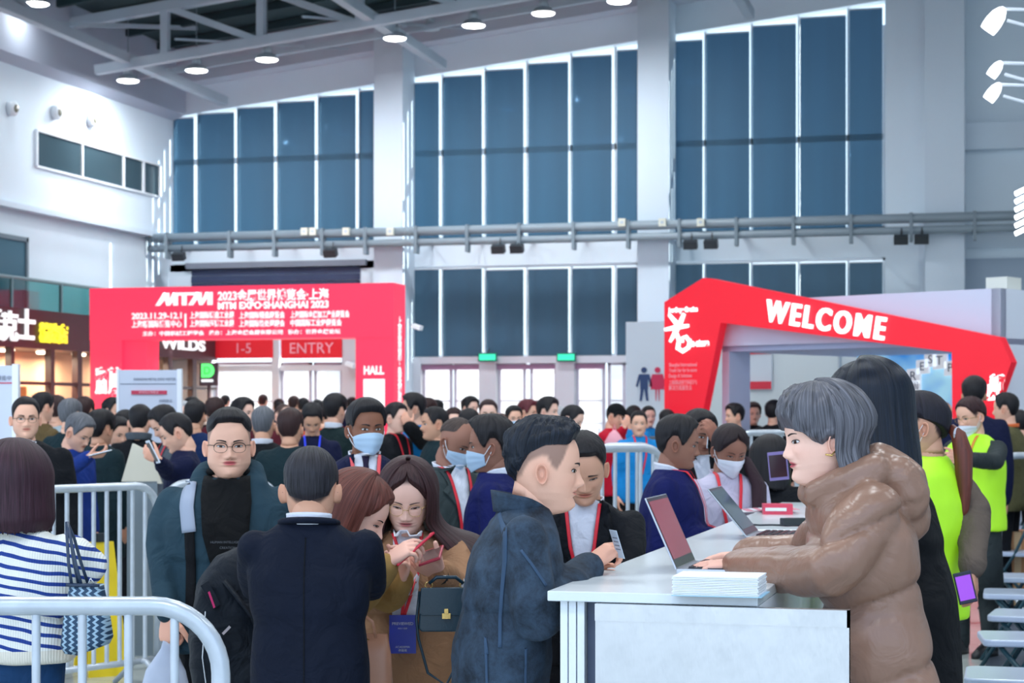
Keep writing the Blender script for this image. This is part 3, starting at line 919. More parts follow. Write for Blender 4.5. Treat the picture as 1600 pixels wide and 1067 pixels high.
g = G()
zopen = onfront(1487, 530)[1]
g.obox(lp(wl / 2, (zopen + ht) / 2, 0.06), front_r * (wl / 2), Vector((0, 0, (ht - zopen) / 2)), inw * 0.06); g.obj('fascia', m_booth, root)
g = G(); g.obox(lp(-0.05, ht / 2, 1.2), front_r * 0.05, Vector((0, 0, ht / 2)), inw * 1.2); g.obj('side_wall', m_booth2, root)
g = G(); g.obox(lp(wl + 0.05, 2.55 / 2, 0.3), front_r * 0.05, Vector((0, 0, 2.55 / 2)), inw * 0.2); g.obj('side_wall', m_booth, root)
g = G(); g.obox(lp(wl / 2, zopen - 0.03, 1.6), front_r * (wl / 2), Vector((0, 0, 0.03)), inw * 1.5); g.obj('soffit', mat('lilac soffit', rgb(190, 196, 226), 0.6), root)
bl = onfront(1100, 600, -3.05)[0]
g = G(); g.obox(lp(bl / 2, 1.3, 3.1), front_r * (bl / 2), Vector((0, 0, 1.3)), inw * 0.04); g.obj('back_wall', mat('pale booth back wall', rgb(206, 216, 220), 0.6), root)
g = G(); c = onfront(1530, 440); g.obox(lp(c[0], ht + 0.07, 0.5), front_r * 0.12, Vector((0, 0, 0.07)), inw * 0.15); g.obj('roof_box', mat('cream roof box', rgb(220, 222, 214), 0.5), root)
g = G(); c = onfront(1314, 560, -3.05); g.obox(lp(c[0], 1.3, 3.02), front_r * 0.012, Vector((0, 0, 1.3)), inw * 0.02); g.obj('panel_joint', m_steel, root)
# poster on the back wall
def onback(px, py): return onfront(px, py, -3.04)
s0, z1 = onback(1170, 547); s1, z0 = onback(1207, 609)
g = G(); g.obox(lp((s0 + s1) / 2, (z0 + z1) / 2, 3.03), front_r * ((s1 - s0) / 2), Vector((0, 0, (z1 - z0) / 2)), inw * 0.012)
tag(g.obj('poster', mat('pale poster sheet', rgb(206, 214, 224), 0.5), root))
g = G()
g.obox(lp((s0 + s1) / 2, z1 - 0.03, 3.01), front_r * ((s1 - s0) / 2), Vector((0, 0, 0.025)), inw * 0.008)
g.obox(lp((s0 + s1) / 2, z0 + 0.06, 3.01), front_r * ((s1 - s0) / 2), Vector((0, 0, 0.05)), inw * 0.008)
g.obj('poster_print', mat('poster red', rgb(214, 50, 70), 0.5), root)
# blue display with letter cubes
s0, z1 = onfront(1340, 543, -2.6); s1, z0 = onfront(1492, 640, -2.6)
r2 = tag(empty('display_screen', O), 'bright blue display wall with white letter tiles seen through the red arch', 'display')
def scr():
    m = bpy.data.materials.new('blue display print'); m.use_nodes = True
    n = m.node_tree; b = n.nodes['Principled BSDF']
    t = n.nodes.new('ShaderNodeTexCoord'); nz = n.nodes.new('ShaderNodeTexNoise'); nz.inputs['Scale'].default_value = 1.6
    n.links.new(t.outputs['Object'], nz.inputs[0])
    cr = n.nodes.new('ShaderNodeValToRGB')
    cr.color_ramp.elements[0].position = 0.42; cr.color_ramp.elements[0].color = (*rgb(20, 140, 225), 1)
    cr.color_ramp.elements[1].position = 0.62; cr.color_ramp.elements[1].color = (*rgb(180, 232, 252), 1)
    n.links.new(nz.outputs['Fac'], cr.inputs[0]); n.links.new(cr.outputs[0], b.inputs['Base Color']); n.links.new(cr.outputs[0], b.inputs['Emission Color'])
    b.inputs['Emission Strength'].default_value = 0.25
    return m
g = G(); g.obox(lp((s0 + s1) / 2, z1 / 2 + 0.4, 2.62), front_r * ((s1 - s0) / 2), Vector((0, 0, z1 / 2 - 0.4)), inw * 0.03); g.obj('panel', scr(), r2)
g = G(); g.obox(lp((s0 + s1) / 2, 0.4, 2.7), front_r * ((s1 - s0) / 2), Vector((0, 0, 0.4)), inw * 0.05); g.obj('base', m_booth, r2)
m_tile = mat('white letter tile', rgb(240, 246, 252), 0.5, emit=(1, 1, 1), estr=0.2)
for ch, px, py, h in (('R', 1427, 588, 26), ('E', 1441, 573, 24), ('S', 1454, 562, 24), ('T', 1468, 564, 26), ('P', 1485, 575, 24), ('I', 1498, 566, 24), ('国', 1430, 603, 18)):
    s_, z = onfront(px, py, -2.55)
    hh = h * 21 / FPX / 2
    g = G(); g.obox(lp(s_, z, 2.57), (front_r * math.cos(0.08) + Vector((0, 0, math.sin(0.08)))) * hh, Vector((0, 0, hh)), inw * 0.02); g.obj('letter_tile', m_tile, r2)
    q = lp(s_, z, 2.54)
    text('tile_letter', ch, hh * 1.7, (q.x, q.y, q.z), front_r, ZU, mat('dark tile ink', rgb(80, 90, 120), 0.5), r2, 0.001)

# the red arch
root = tag(empty('welcome_arch', O + nrm * 0.25), 'bright red angular arch with WELCOME in white letters', 'arch')
outer = [(1038, 660, 1), (1038, 472, 0), (1099, 434, 0), (1109, 435, 0), (1562, 527, 0), (1580, 566, 0), (1562, 616, 0), (1560, 660, 1)]
inner = [(1490, 660, 1), (1487, 550, 0), (1126, 504, 0), (1088, 650, 1)]
pts = []
for px, py, gnd in outer + inner:
    a_, z = onfront(px, py, 0.25)
    if gnd: z = 0.0
    pts.append((a_, z))
# left leg leans: keep the slope down to the floor
a1, z1_ = onfront(1126, 504, 0.25); a2, z2_ = onfront(1092, 635, 0.25)
pts[-1] = (a1 + (a2 - a1) * (z1_ - 0) / (z1_ - z2_), 0.0)
a0 = onfront(1038, 600, 0.25)[0]
if pts[-1][0] < a0 + 0.15: pts[-1] = (a0 + 0.15, 0.0)
g = G()
V = [front_r * a_ + Vector((0, 0, z)) for a_, z in pts]
# split the concave ring into convex pieces
idx = [(0, 1, 10, 11), (1, 2, 3, 10), (3, 4, 9, 10), (4, 5, 6, 9), (6, 7, 8, 9)]
for f in idx:
    g.prism([pts[i] for i in f], (0, 0, 0), front_r, ZU, inw * 0.12)
g.obj('arch_body', m_redw, root)
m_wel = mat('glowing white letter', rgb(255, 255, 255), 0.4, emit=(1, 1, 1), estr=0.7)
sl = math.atan2(onfront(1385, 516, .25)[1] - onfront(1197, 486, .25)[1], onfront(1385, 516, .25)[0] - onfront(1197, 486, .25)[0])
rd = front_r * math.cos(sl) + Vector((0, 0, math.sin(sl))); ud = front_r * -math.sin(sl) + Vector((0, 0, math.cos(sl)))
a_, z = onfront(1289, 501, 0.25); q = front_r * a_ + Vector((0, 0, z)) + nrm * 0.02
a1 = onfront(1196, 486, .25)[0]; a2 = onfront(1384, 516, .25)[0]
text('welcome_letters', 'WELCOME', 0.33, q, rd, ud, m_wel, root, 0.02, 0.007, width=(a2 - a1) * 1.0, space=1.3)
def fr(px, py): a_, z = onfront(px, py, 0.25); return front_r * a_ + Vector((0, 0, z)) + nrm * 0.012
# brush-style emblem on the left leg
g = G()
def stroke(p, r): g.tube([fr(*x) for x in p], r, 8)
stroke([(1047, 492), (1058, 505), (1063, 512)], [0.022, 0.03, 0.02]); stroke([(1070, 490), (1064, 505), (1056, 520), (1048, 534)], [0.022, 0.03, 0.03, 0.018])
stroke([(1040, 515), (1056, 512), (1077, 509)], [0.02, 0.028, 0.02])
stroke([(1058, 520), (1062, 532), (1060, 544), (1068, 549), (1077, 543), (1079, 534), (1073, 526), (1067, 528), (1068, 535)], [0.02, 0.026, 0.03, 0.026, 0.026, 0.026, 0.024, 0.02, 0.016])
g.obj('emblem', m_wel, root, True)
p = fr(1068, 484); text('small_lettering', 'Jewellery • Creation', 0.075, p, front_r, ZU, m_wel, root, 0.003, 0.004, width=0.42)
p = fr(1094, 536); text('small_lettering', 'In-store', 0.11, p, front_r, ZU, m_wel, root, 0.003, 0.006, width=0.27)
m_faint = mat('faint pink print', rgb(255, 170, 180), 0.5)
for k, s_ in enumerate(('Shanghai International', 'Trade Fair for In-store', 'Design & Solutions', '上海国际商业空间设计与', '解决方案展览会')):
    p = fr(1068 - (4 if k in (2, 4) else 0), 570 + k * 8.6 + (2 if k > 2 else 0)); text('small_lettering', s_, 0.062, p, front_r, ZU, m_faint, root, 0.002, 0.0, width=0.40 - (0.07 if k in (2, 4) else 0))
for ch, px, py in (('新', 1559, 599), ('风', 1553, 614)):
    text('small_lettering', ch, 0.16, fr(px, py), front_r, ZU, m_wel, root, 0.003, 0.008)

# ---- two small security cameras
for px, py, Y, lab in ((653, 511, YW - 0.85, 'small white security camera on the pier just right of the red entrance arch'), (549, 570, YW - 0.2, 'small security camera on the post left of the HALL pillar')):
    r = tag(empty('security_camera', PY(px, py, Y)), lab, 'camera')
    g = G(); g.obox((0, -0.05, 0), (0.10, -0.03, -0.03), (0.02, 0.05, 0), (0.01, 0, 0.045)); g.obj('camera_body', m_frame, r, bevel=0.01)
    g = G(); g.obox((0.03, -0.09, -0.02), (0.03, -0.01, -0.01), (0.005, 0.02, 0), (0, 0, 0.028)); g.obj('lens', m_dark, r)
    g = G(); g.tube([(-0.05, 0, 0.02), (-0.14, 0.1, 0.05)], 0.018, 8); g.obj('bracket', m_steel, r)
# ================================================================== PEOPLE: head, hands, hair, clothes
def sm(x, a, b):
    t = np.clip((x - a) / (b - a), 0, 1); return t * t * (3 - 2 * t)
_zs = np.linspace(-0.02, 0.16, 361)
def _prof(tab, k=9):
    z, v = zip(*tab)
    y = np.interp(_zs, z, v)
    ker = np.exp(-np.linspace(-2, 2, k) ** 2); ker /= ker.sum()
    yp = np.concatenate([np.full(k, y[0]), y, np.full(k, y[-1])])
    return np.convolve(yp, ker, 'same')[k:-k]
_W = _prof([(-0.02, .030), (-0.012, .036), (0.0, .042), (.012, .047), (.03, .058), (.05, .066), (.07, .0705), (.095, .0735), (.125, .0755), (.16, .0765)], 13)
_F = _prof([(-0.02, .010), (-0.014, .030), (-0.006, .062), (0.002, .079), (.012, .0855), (.025, .0860), (.037, .0855), (.05, .0875), (.065, .088), (.085, .0885), (.105, .0875), (.125, .0925), (.14, .094), (.16, .094)], 9)
_B = _prof([(-0.02, .030), (-0.01, .044), (.01, .050), (.04, .060), (.07, .078), (.10, .092), (.13, .101), (.16, .103)], 21)

def head_base(th, z):
    """smooth skull/jaw surface, th = azimuth from the face (radians), z above the chin (m)"""
    th = np.asarray(th, float); z = np.asarray(z, float)
    e = np.sqrt(np.clip(1 - (np.clip((z - 0.14) / 0.096, 0, 1)) ** 2.15, 0, 1))
    W = np.where(z > 0.14, 0.0762 * e, np.interp(z, _zs, _W))
    Fr = np.where(z > 0.14, 0.094 * e, np.interp(z, _zs, _F))
    Bk = np.where(z > 0.14, 0.1035 * e, np.interp(z, _zs, _B))
    n = 2.0 + 0.35 * np.clip((z - 0.03) / 0.08, 0, 1) - 0.25 * np.clip((z - .17) / .06, 0, 1)
    sn = np.sin(th); cs = np.cos(th)
    x = W * np.sign(sn) * np.abs(sn) ** (2 / n)
    y = -np.where(cs > 0, Fr, Bk) * np.sign(cs) * np.abs(cs) ** (2 / n)
    return x, y

def face_disp(x, z, fem=0.0, nose=1.0):
    def gs(cx, sx, cz, sz): return np.exp(-((x - cx) / sx) ** 2 - ((z - cz) / sz) ** 2)
    A = np.interp(z, [.058, .064, .070, .077, .084, .092, .102, .113, .122, .133], [0, .006, .017, .0245, .0225, .017, .0125, .008, .004, 0]) * nose
    sg = np.interp(z, [.06, .075, .09, .11, .13], [.0145, .0125, .0095, .0085, .012])
    d = A * np.exp(-(np.abs(x) / sg) ** 2.2) * (1 - 0.12 * fem)
    for s_ in (-1, 1):
        d = d + 0.0065 * gs(s_ * .0145, .0065, .0725, .0075) * nose
        d = d - 0.0095 * gs(s_ * .031, .0165, .1140, .0100)
        d = d + 0.0062 * gs(s_ * .031, .0115, .1125, .0065)
        d = d + 0.0035 * (1 - fem) * gs(s_ * .028, .020, .1315, .007)
        d = d + 0.0040 * gs(s_ * .040, .020, .0850, .018)
        d = d + 0.0012 * gs(s_ * .031, .012, .1005, .003)
        d = d - 0.0022 * gs(s_ * .030, .007, .066, .016)
    d = d + 0.0048 * gs(0, .0215, .0575, .0045) + 0.0058 * gs(0, .0180, .0470, .0048)
    d = d - 0.0045 * gs(0, .0250, .0525, .0020) - 0.0035 * gs(0, .022, .0385, .004)
    d = d + 0.0055 * gs(0, .018, .018, .011) - 0.0015 * gs(0, .003, .0635, .004)
    return d

def front_y(x, z, fem=0.0, nose=1.0, base=False):
    """y of the face surface at lateral x, height z"""
    x = np.asarray(x, float); z = np.asarray(z, float)
    W = np.where(z > 0.14, 0.0762 * np.sqrt(np.clip(1 - (np.clip((z - 0.14) / 0.096, 0, 1)) ** 2.15, 0, 1)), np.interp(z, _zs, _W))
    Fr = np.where(z > 0.14, 0.094 * np.sqrt(np.clip(1 - (np.clip((z - 0.14) / 0.096, 0, 1)) ** 2.15, 0, 1)), np.interp(z, _zs, _F))
    n = 2.0 + 0.35 * np.clip((z - 0.03) / 0.08, 0, 1) - 0.25 * np.clip((z - .17) / .06, 0, 1)
    q = np.clip(1 - np.clip(np.abs(x) / np.maximum(W, 1e-4), 0, 1) ** n, 0, 1) ** (1 / n)
    y = -Fr * q
    if not base: y = y - face_disp(x, z, fem, nose)
    return y

def hairline(thd):
    """height of the hair's edge against |azimuth| in degrees, short hair"""
    return np.interp(thd, [0, 30, 42, 55, 66, 74, 80, 88, 100, 112, 125, 150, 180],
                     [.197, .196, .188, .160, .135, .108, .112, .150, .152, .125, .085, .060, .054])

def head_mesh(g_nt=88, nz=100, skin=(0.6, 0.4, 0.3), fem=0.0, nose=1.0, hairc=(0.03, 0.03, 0.03), stubble=0.0, fat=0.0, lips=None, line=None):
    """returns (verts, faces, colours) of a head with its ears; head-local metres, chin at z=0, face towards -Y"""
    t = np.linspace(-1, 1, g_nt, endpoint=False)
    th = PI * np.sign(t) * np.abs(t) ** 1.25
    zz = np.concatenate([np.linspace(-0.02, 0.14, int(nz * 0.72)), 0.14 + 0.0955 * np.sin(np.linspace(0, PI / 2, nz - int(nz * 0.72) + 1)[1:])])
    TH, Z = np.meshgrid(th, zz)
    X, Y = head_base(TH, Z)
    if fat: 
        fz = fat * np.exp(-((Z - 0.035) / 0.045) ** 2)
        X = X * (1 + fz); Y = np.where(Y < 0, Y, Y * (1 + fz * .5))
    fm = np.cos(TH) > 0.12
    D = face_disp(X, Z, fem, nose) * sm(np.cos(TH), 0.10, 0.35)
    Y = Y - D
    nz_ = len(zz)
    V = np.stack([X, Y, Z], -1).reshape(-1, 3)
    F = []
    n = g_nt
    for i in range(nz_ - 1):
        for k in range(n):
            k2 = (k + 1) % n
            F.append((i * n + k, i * n + k2, (i + 1) * n + k2, (i + 1) * n + k))
    F.append(tuple(range(n - 1, -1, -1))); F.append(tuple((nz_ - 1) * n + k for k in range(n)))
    # colours
    sk = np.array(skin); C = np.tile(sk, (len(V), 1))
    x, z = X.ravel(), Z.ravel(); front = (np.cos(TH).ravel() > 0.2)
    lipc = np.array(lips) if lips is not None else sk * np.array([0.85, 0.48, 0.48])
    zc = 0.0525 + 0.0015 * np.cos(x / 0.012)
    lm = np.exp(-(np.abs(x) / 0.0225) ** 6) * np.exp(-(np.abs(z - 0.0525) / (0.0078 * np.sqrt(np.clip(1 - (x / .027) ** 2, 0.05, 1)) + .0006)) ** 6) * front
    C = C * (1 - lm[:, None]) + lipc * lm[:, None]
    mm = np.exp(-(np.abs(x) / 0.0225) ** 6) * np.exp(-(np.abs(z - 0.0525) / 0.0011) ** 2) * front
    C = C * (1 - 0.75 * mm[:, None])
    for s_ in (-1, 1):   # nostrils, cheeks
        a = np.exp(-((x - s_ * .0075) / .0032) ** 2 - ((z - .0665) / .0020) ** 2) * front
        C = C * (1 - 0.6 * a[:, None])
        a = np.exp(-((x - s_ * .040) / .020) ** 2 - ((z - .080) / .018) ** 2) * front * 0.25
        C = C * (1 - a[:, None]) + sk * np.array([1.05, .8, .8]) * a[:, None]
    thd = np.degrees(np.abs(TH.ravel()))
    hl = (line or hairline)(thd)
    a = sm(z, hl - 0.006, hl + 0.012) * (0.62 if stubble else 0.95)
    C = C * (1 - a[:, None]) + np.array(hairc) * a[:, None]
    V = list(map(tuple, V)); C = list(map(tuple, C))
    # ears
    for s_ in (-1, 1):
        cx, cy, cz = s_ * 0.0745, 0.006, 0.098
        k0 = len(V); rows = []
        nr, na = 7, 18
        for i in range(nr):
            rr = (i / (nr - 1))
            for a in range(na):
                ang = 2 * PI * a / na
                yy = math.cos(ang); z2 = math.sin(ang)
                ry = 0.0165 * (1.0 + 0.12 * z2); rz = 0.031
                dep = 0.003 + 0.010 * math.sin(min(1, rr) * PI * 0.5) ** 3 * (0.55 + 0.45 * max(-0.4, yy + 0.2 * z2)) - (0.006 if 0.35 < rr < 0.75 else 0)
                if rr > 0.93: dep -= 0.001
                V.append((cx + s_ * (dep + 0.004 * rr + 0.006 * max(0, yy) * rr), cy + yy * ry * rr + 0.10 * z2 * rr * 0.03, cz + z2 * rz * rr * (0.92 if z2 < 0 else 1)))
                sh = 0.86 if 0.3 < rr < 0.8 else 1.0  # shading of the ear's hollow painted into the skin colour
                C.append(tuple(sk * np.array([1.02, .92, .90]) * sh))
        for a in range(na):   # back rim going into the head
            ang = 2 * PI * a / na
            V.append((cx - s_ * 0.008, cy + math.cos(ang) * 0.012, cz + math.sin(ang) * 0.025)); C.append(tuple(sk * 0.9))
        for i in range(nr):
            for a in range(na):
                a2 = (a + 1) % na
                F.append((k0 + i * na + a, k0 + i * na + a2, k0 + (i + 1) * na + a2, k0 + (i + 1) * na + a))
    return V, F, C

# ---- organic surfaces by voxel remesh
def remesh(g, voxel, smooth=4):
    me = g.mesh('tmp')
    bm = bmesh.new(); bm.from_mesh(me); bmesh.ops.recalc_face_normals(bm, faces=bm.faces); bm.to_mesh(me); bm.free()
    o = bpy.data.objects.new('tmp', me); COL.objects.link(o)
    r = o.modifiers.new('r', 'REMESH'); r.mode = 'VOXEL'; r.voxel_size = voxel
    if smooth:
        s_ = o.modifiers.new('s', 'SMOOTH'); s_.iterations = smooth; s_.factor = 0.5
    dg = bpy.context.evaluated_depsgraph_get(); dg.update()
    ev = o.evaluated_get(dg)
    m2 = ev.to_mesh()
    n = len(m2.vertices)
    V = np.empty(n * 3); m2.vertices.foreach_get('co', V); V = V.reshape(-1, 3)
    F = [tuple(p.vertices) for p in m2.polygons]
    ev.to_mesh_clear()
    bpy.data.objects.remove(o); bpy.data.meshes.remove(me)
    return V, F

def limb(g, pts, rads, seg=14, flat=1.0):
    """tapering limb with rounded ends along pts"""
    pts = [Vector(p) for p in pts]
    P2 = []; R2 = []
    # resample smoothly
    n = len(pts)
    d0 = (pts[1] - pts[0]).normalized(); d1 = (pts[-1] - pts[-2]).normalized()
    P2 += [pts[0] - d0 * rads[0] * 0.9, pts[0] - d0 * rads[0] * 0.55]; R2 += [rads[0] * 0.35, rads[0] * 0.8]
    for i in range(n):
        P2.append(pts[i]); R2.append(rads[i])
        if i < n - 1:
            for q in (0.33, 0.66):
                P2.append(pts[i].lerp(pts[i + 1], q)); R2.append(rads[i] * (1 - q) + rads[i + 1] * q)
    P2 += [pts[-1] + d1 * rads[-1] * 0.55, pts[-1] + d1 * rads[-1] * 0.9]; R2 += [rads[-1] * 0.8, rads[-1] * 0.35]
    g.tube(P2, R2, seg, True, flat)

def rings(g, R, seg=28, n=2.4):
    """R: list of (centre, half-width, half-depth[, right vector]) stacked cross-sections"""
    V = []; F = []
    for it in R:
        c, hw, hd = Vector(it[0]), it[1], it[2]
        rx = it[3] if len(it) > 3 else Vector((1, 0, 0))
        fy = Vector((0, 0, 1)).cross(rx)
        up = it[4] if len(it) > 4 else None
        if up is not None: fy = up.cross(rx).normalized()
        for k in range(seg):
            a = 2 * PI * k / seg; ca, sa = math.cos(a), math.sin(a)
            V.append(c + rx * (hw * math.copysign(abs(ca) ** (2 / n), ca)) + fy * (hd * math.copysign(abs(sa) ** (2 / n), sa)))
    m = len(R)
    for i in range(m - 1):
        for k in range(seg):
            k2 = (k + 1) % seg
            F.append((i * seg + k, i * seg + k2, (i + 1) * seg + k2, (i + 1) * seg + k))
    F.append(tuple(range(seg - 1, -1, -1))); F.append(tuple((m - 1) * seg + k for k in range(seg)))
    g.add(V, F)

_hand_cache = {}
def hand_mesh(curl=(0.5, 0.6, 0.7, 0.8), thumb=0.4, spread=0.06, left=False, voxel=0.0035, tsw=0.0):
    key = (curl, thumb, spread, left, voxel, tsw)
    if key in _hand_cache: return _hand_cache[key]
    g = G()
    rings(g, [((0, -0.012, 0), .026, .019), ((0, 0.0, 0), .029, .019), ((0, .02, 0), .036, .017), ((0.0, .05, .001), .042, .016), ((0, .08, .002), .041, .0135), ((0, .092, .001), .036, .010)][:0] or [])if False else None
    # palm: rings stacked along +Y
    V = []; F = []; seg = 20
    for (y, hw, ht, xo) in [(-.02, .024, .018, 0), (0, .027, .018, 0), (.02, .034, .016, -.002), (.05, .041, .0145, -.001), (.078, .041, .0125, 0), (.092, .036, .009, 0)]:
        for k in range(seg):
            a = 2 * PI * k / seg; ca, sa = math.cos(a), math.sin(a)
            V.append((xo + hw * math.copysign(abs(ca) ** .8, ca), y, ht * math.copysign(abs(sa) ** .8, sa)))
    for i in range(5):
        for k in range(seg):
            k2 = (k + 1) % seg; F.append((i * seg + k, i * seg + k2, (i + 1) * seg + k2, (i + 1) * seg + k))
    F.append(tuple(range(seg - 1, -1, -1))); F.append(tuple(5 * seg + k for k in range(seg)))
    g.add(V, F)
    for i, (x, L, r, yb) in enumerate(((-.030, .074, .0088, .084), (-.010, .082, .0091, .088), (.0105, .076, .0087, .085), (.0295, .060, .0076, .078))):
        c = curl[i]
        p = Vector((x, yb, 0.001)); d = Vector(((i - 1.4) * spread, 1, 0)).normalized(); pts = [p - d * 0.012, p]
        ang = 0
        for q, (fl, ca) in enumerate(((.44, .75), (.31, 1.0), (.25, .7))):
            ang += c * ca
            dd = Vector((d.x * math.cos(ang), d.y * math.cos(ang), -math.sin(ang)))
            p = p + dd * (L * fl); pts.append(p)
        limb(g, pts, [r * 1.05, r * 1.08, r, r * .93, r * .8], 10)
    # thumb leaves the side of the palm near its base
    t0 = Vector((-.024, .018, -.004)); ang = thumb
    d = Vector((-math.cos(tsw) * .62, .62, -.32 - tsw)).normalized(); pts = [t0]; p = t0
    for q, L in enumerate((.040, .032, .026)):
        dd = (d + Vector((0.5, .25, -.30)) * (ang * q)).normalized(); p = p + dd * L; pts.append(p)
    limb(g, pts, [.0145, .0125, .0100, .0085], 10)
    V, F = remesh(g, voxel, 3)
    V = V.copy()
    if left: V[:, 0] *= -1; F = [tuple(reversed(f)) for f in F]
    _hand_cache[key] = (V, F)
    return V, F

def hand_matrix(wrist, direc, back, s_=1.0):
    """wrist point, pointing direction of the fingers, outward normal of the back of the hand"""
    y = Vector(direc).normalized(); z = Vector(back); z = (z - y * z.dot(y)).normalized(); x = y.cross(z)
    return Matrix(((x.x * s_, y.x * s_, z.x * s_, wrist[0]), (x.y * s_, y.y * s_, z.y * s_, wrist[1]), (x.z * s_, y.z * s_, z.z * s_, wrist[2]), (0, 0, 0, 1)))

def xf(V, M):
    A = np.array(M)[:3]
    V = np.asarray(V, float)
    return V @ A[:, :3].T + A[:, 3]

def col_attr(me, cols, name='Col'):
    a = me.color_attributes.new(name, 'FLOAT_COLOR', 'POINT')
    arr = np.ones((len(me.vertices), 4)); arr[:, :3] = cols
    a.data.foreach_set('color', arr.ravel())

def wrinkle(V, F, amp, freq, seed=0, stretch=(1, 1, 1)):
    """push the surface in and out along its normals, ridged folds"""
    V = np.asarray(V, float)
    me = bpy.data.meshes.new('t'); me.from_pydata(V.tolist(), [], F); me.update()
    N = np.empty(len(V) * 3); me.vertices.foreach_get('normal', N); N = N.reshape(-1, 3)
    bpy.data.meshes.remove(me)
    D = np.empty(len(V))
    sx, sy, sz = stretch
    for i, p in enumerate(V):
        q = Vector((p[0] * freq * sx + seed * 7.3, p[1] * freq * sy, p[2] * freq * sz))
        a = noise.noise(q); b = noise.noise(q * 2.3 + Vector((5, 1, 9)))
        D[i] = (1 - 2 * abs(a)) * 0.6 + b * 0.5 - 0.2
    return V + N * (D * amp)[:, None]

def mesh_from(V, F, name='m', smooth=True):
    me = bpy.data.meshes.new(name); me.from_pydata(np.asarray(V).tolist(), [], [tuple(f) for f in F]); me.update()
    if smooth: me.shade_smooth()
    return me

m_skin = mat('skin', (0.6, 0.4, 0.3), 0.5, vcol='Col', bump=0.06, bscale=260, spec=0.35)
m_skin.node_tree.nodes['Principled BSDF'].inputs['Subsurface Weight'].default_value = 0.0
m_eyew = mat('eye white', rgb(226, 222, 220), 0.25)
m_iris = mat('dark iris', rgb(42, 28, 22), 0.15)
m_lash = mat('lash and brow', rgb(34, 26, 26), 0.7)
m_mask = mat('pale blue surgical mask', rgb(176, 202, 226), 0.7, bump=0.1, bscale=300)
m_maskw = mat('white surgical mask', rgb(222, 228, 240), 0.7)
m_loop = mat('white elastic loop', rgb(236, 240, 246), 0.6)
m_wire = mat('thin dark spectacle frame', rgb(50, 40, 38), 0.3, 0.6)
m_gold = mat('gold metal', rgb(214, 180, 110), 0.25, 0.9)
m_silver = mat('silver metal', rgb(200, 204, 210), 0.25, 0.9)

def hair_mat(name, c, hi=1.9, rough=0.5):
    if name in MATS: return MATS[name]
    m = bpy.data.materials.new(name); m.use_nodes = True
    n = m.node_tree; b = n.nodes['Principled BSDF']; b.inputs['Roughness'].default_value = rough; b.inputs['Specular IOR Level'].default_value = .28
    uv = n.nodes.new('ShaderNodeUVMap'); mp = n.nodes.new('ShaderNodeMapping'); mp.inputs['Scale'].default_value = (210, 2.4, 1)
    nz = n.nodes.new('ShaderNodeTexNoise'); nz.inputs['Scale'].default_value = 1.0; nz.inputs['Detail'].default_value = 6
    n.links.new(uv.outputs[0], mp.inputs[0]); n.links.new(mp.outputs[0], nz.inputs['Vector'])
    cr = n.nodes.new('ShaderNodeValToRGB')
    cr.color_ramp.elements[0].position = 0.35; cr.color_ramp.elements[0].color = (c[0] * .55, c[1] * .55, c[2] * .55, 1)
    cr.color_ramp.elements[1].position = 0.68; cr.color_ramp.elements[1].color = (c[0] * hi, c[1] * hi, c[2] * hi, 1)
    n.links.new(nz.outputs['Fac'], cr.inputs[0]); n.links.new(cr.outputs[0], b.inputs['Base Color'])
    bp = n.nodes.new('ShaderNodeBump'); bp.inputs['Strength'].default_value = 0.5; bp.inputs['Distance'].default_value = 0.004
    n.links.new(nz.outputs['Fac'], bp.inputs['Height']); n.links.new(bp.outputs[0], b.inputs['Normal'])
    MATS[name] = m
    return m

def grid_mesh(Pn, closed=False, uv=None):
    """Pn[i,j] grid of points -> mesh with uv (u along j, v along i)"""
    ni, nj = Pn.shape[:2]
    V = Pn.reshape(-1, 3); F = []
    uvs = []
    for i in range(ni - 1):
        for j in range(nj if closed else nj - 1):
            j2 = (j + 1) % nj
            F.append((i * nj + j, i * nj + j2, (i + 1) * nj + j2, (i + 1) * nj + j))
            uvs += [(j / nj, i / ni), ((j + 1) / nj, i / ni), ((j + 1) / nj, (i + 1) / ni), (j / nj, (i + 1) / ni)]
    me = mesh_from(V, F)
    u = me.uv_layers.new(name='UVMap')
    u.data.foreach_set('uv', np.array(uvs).ravel())
    return me

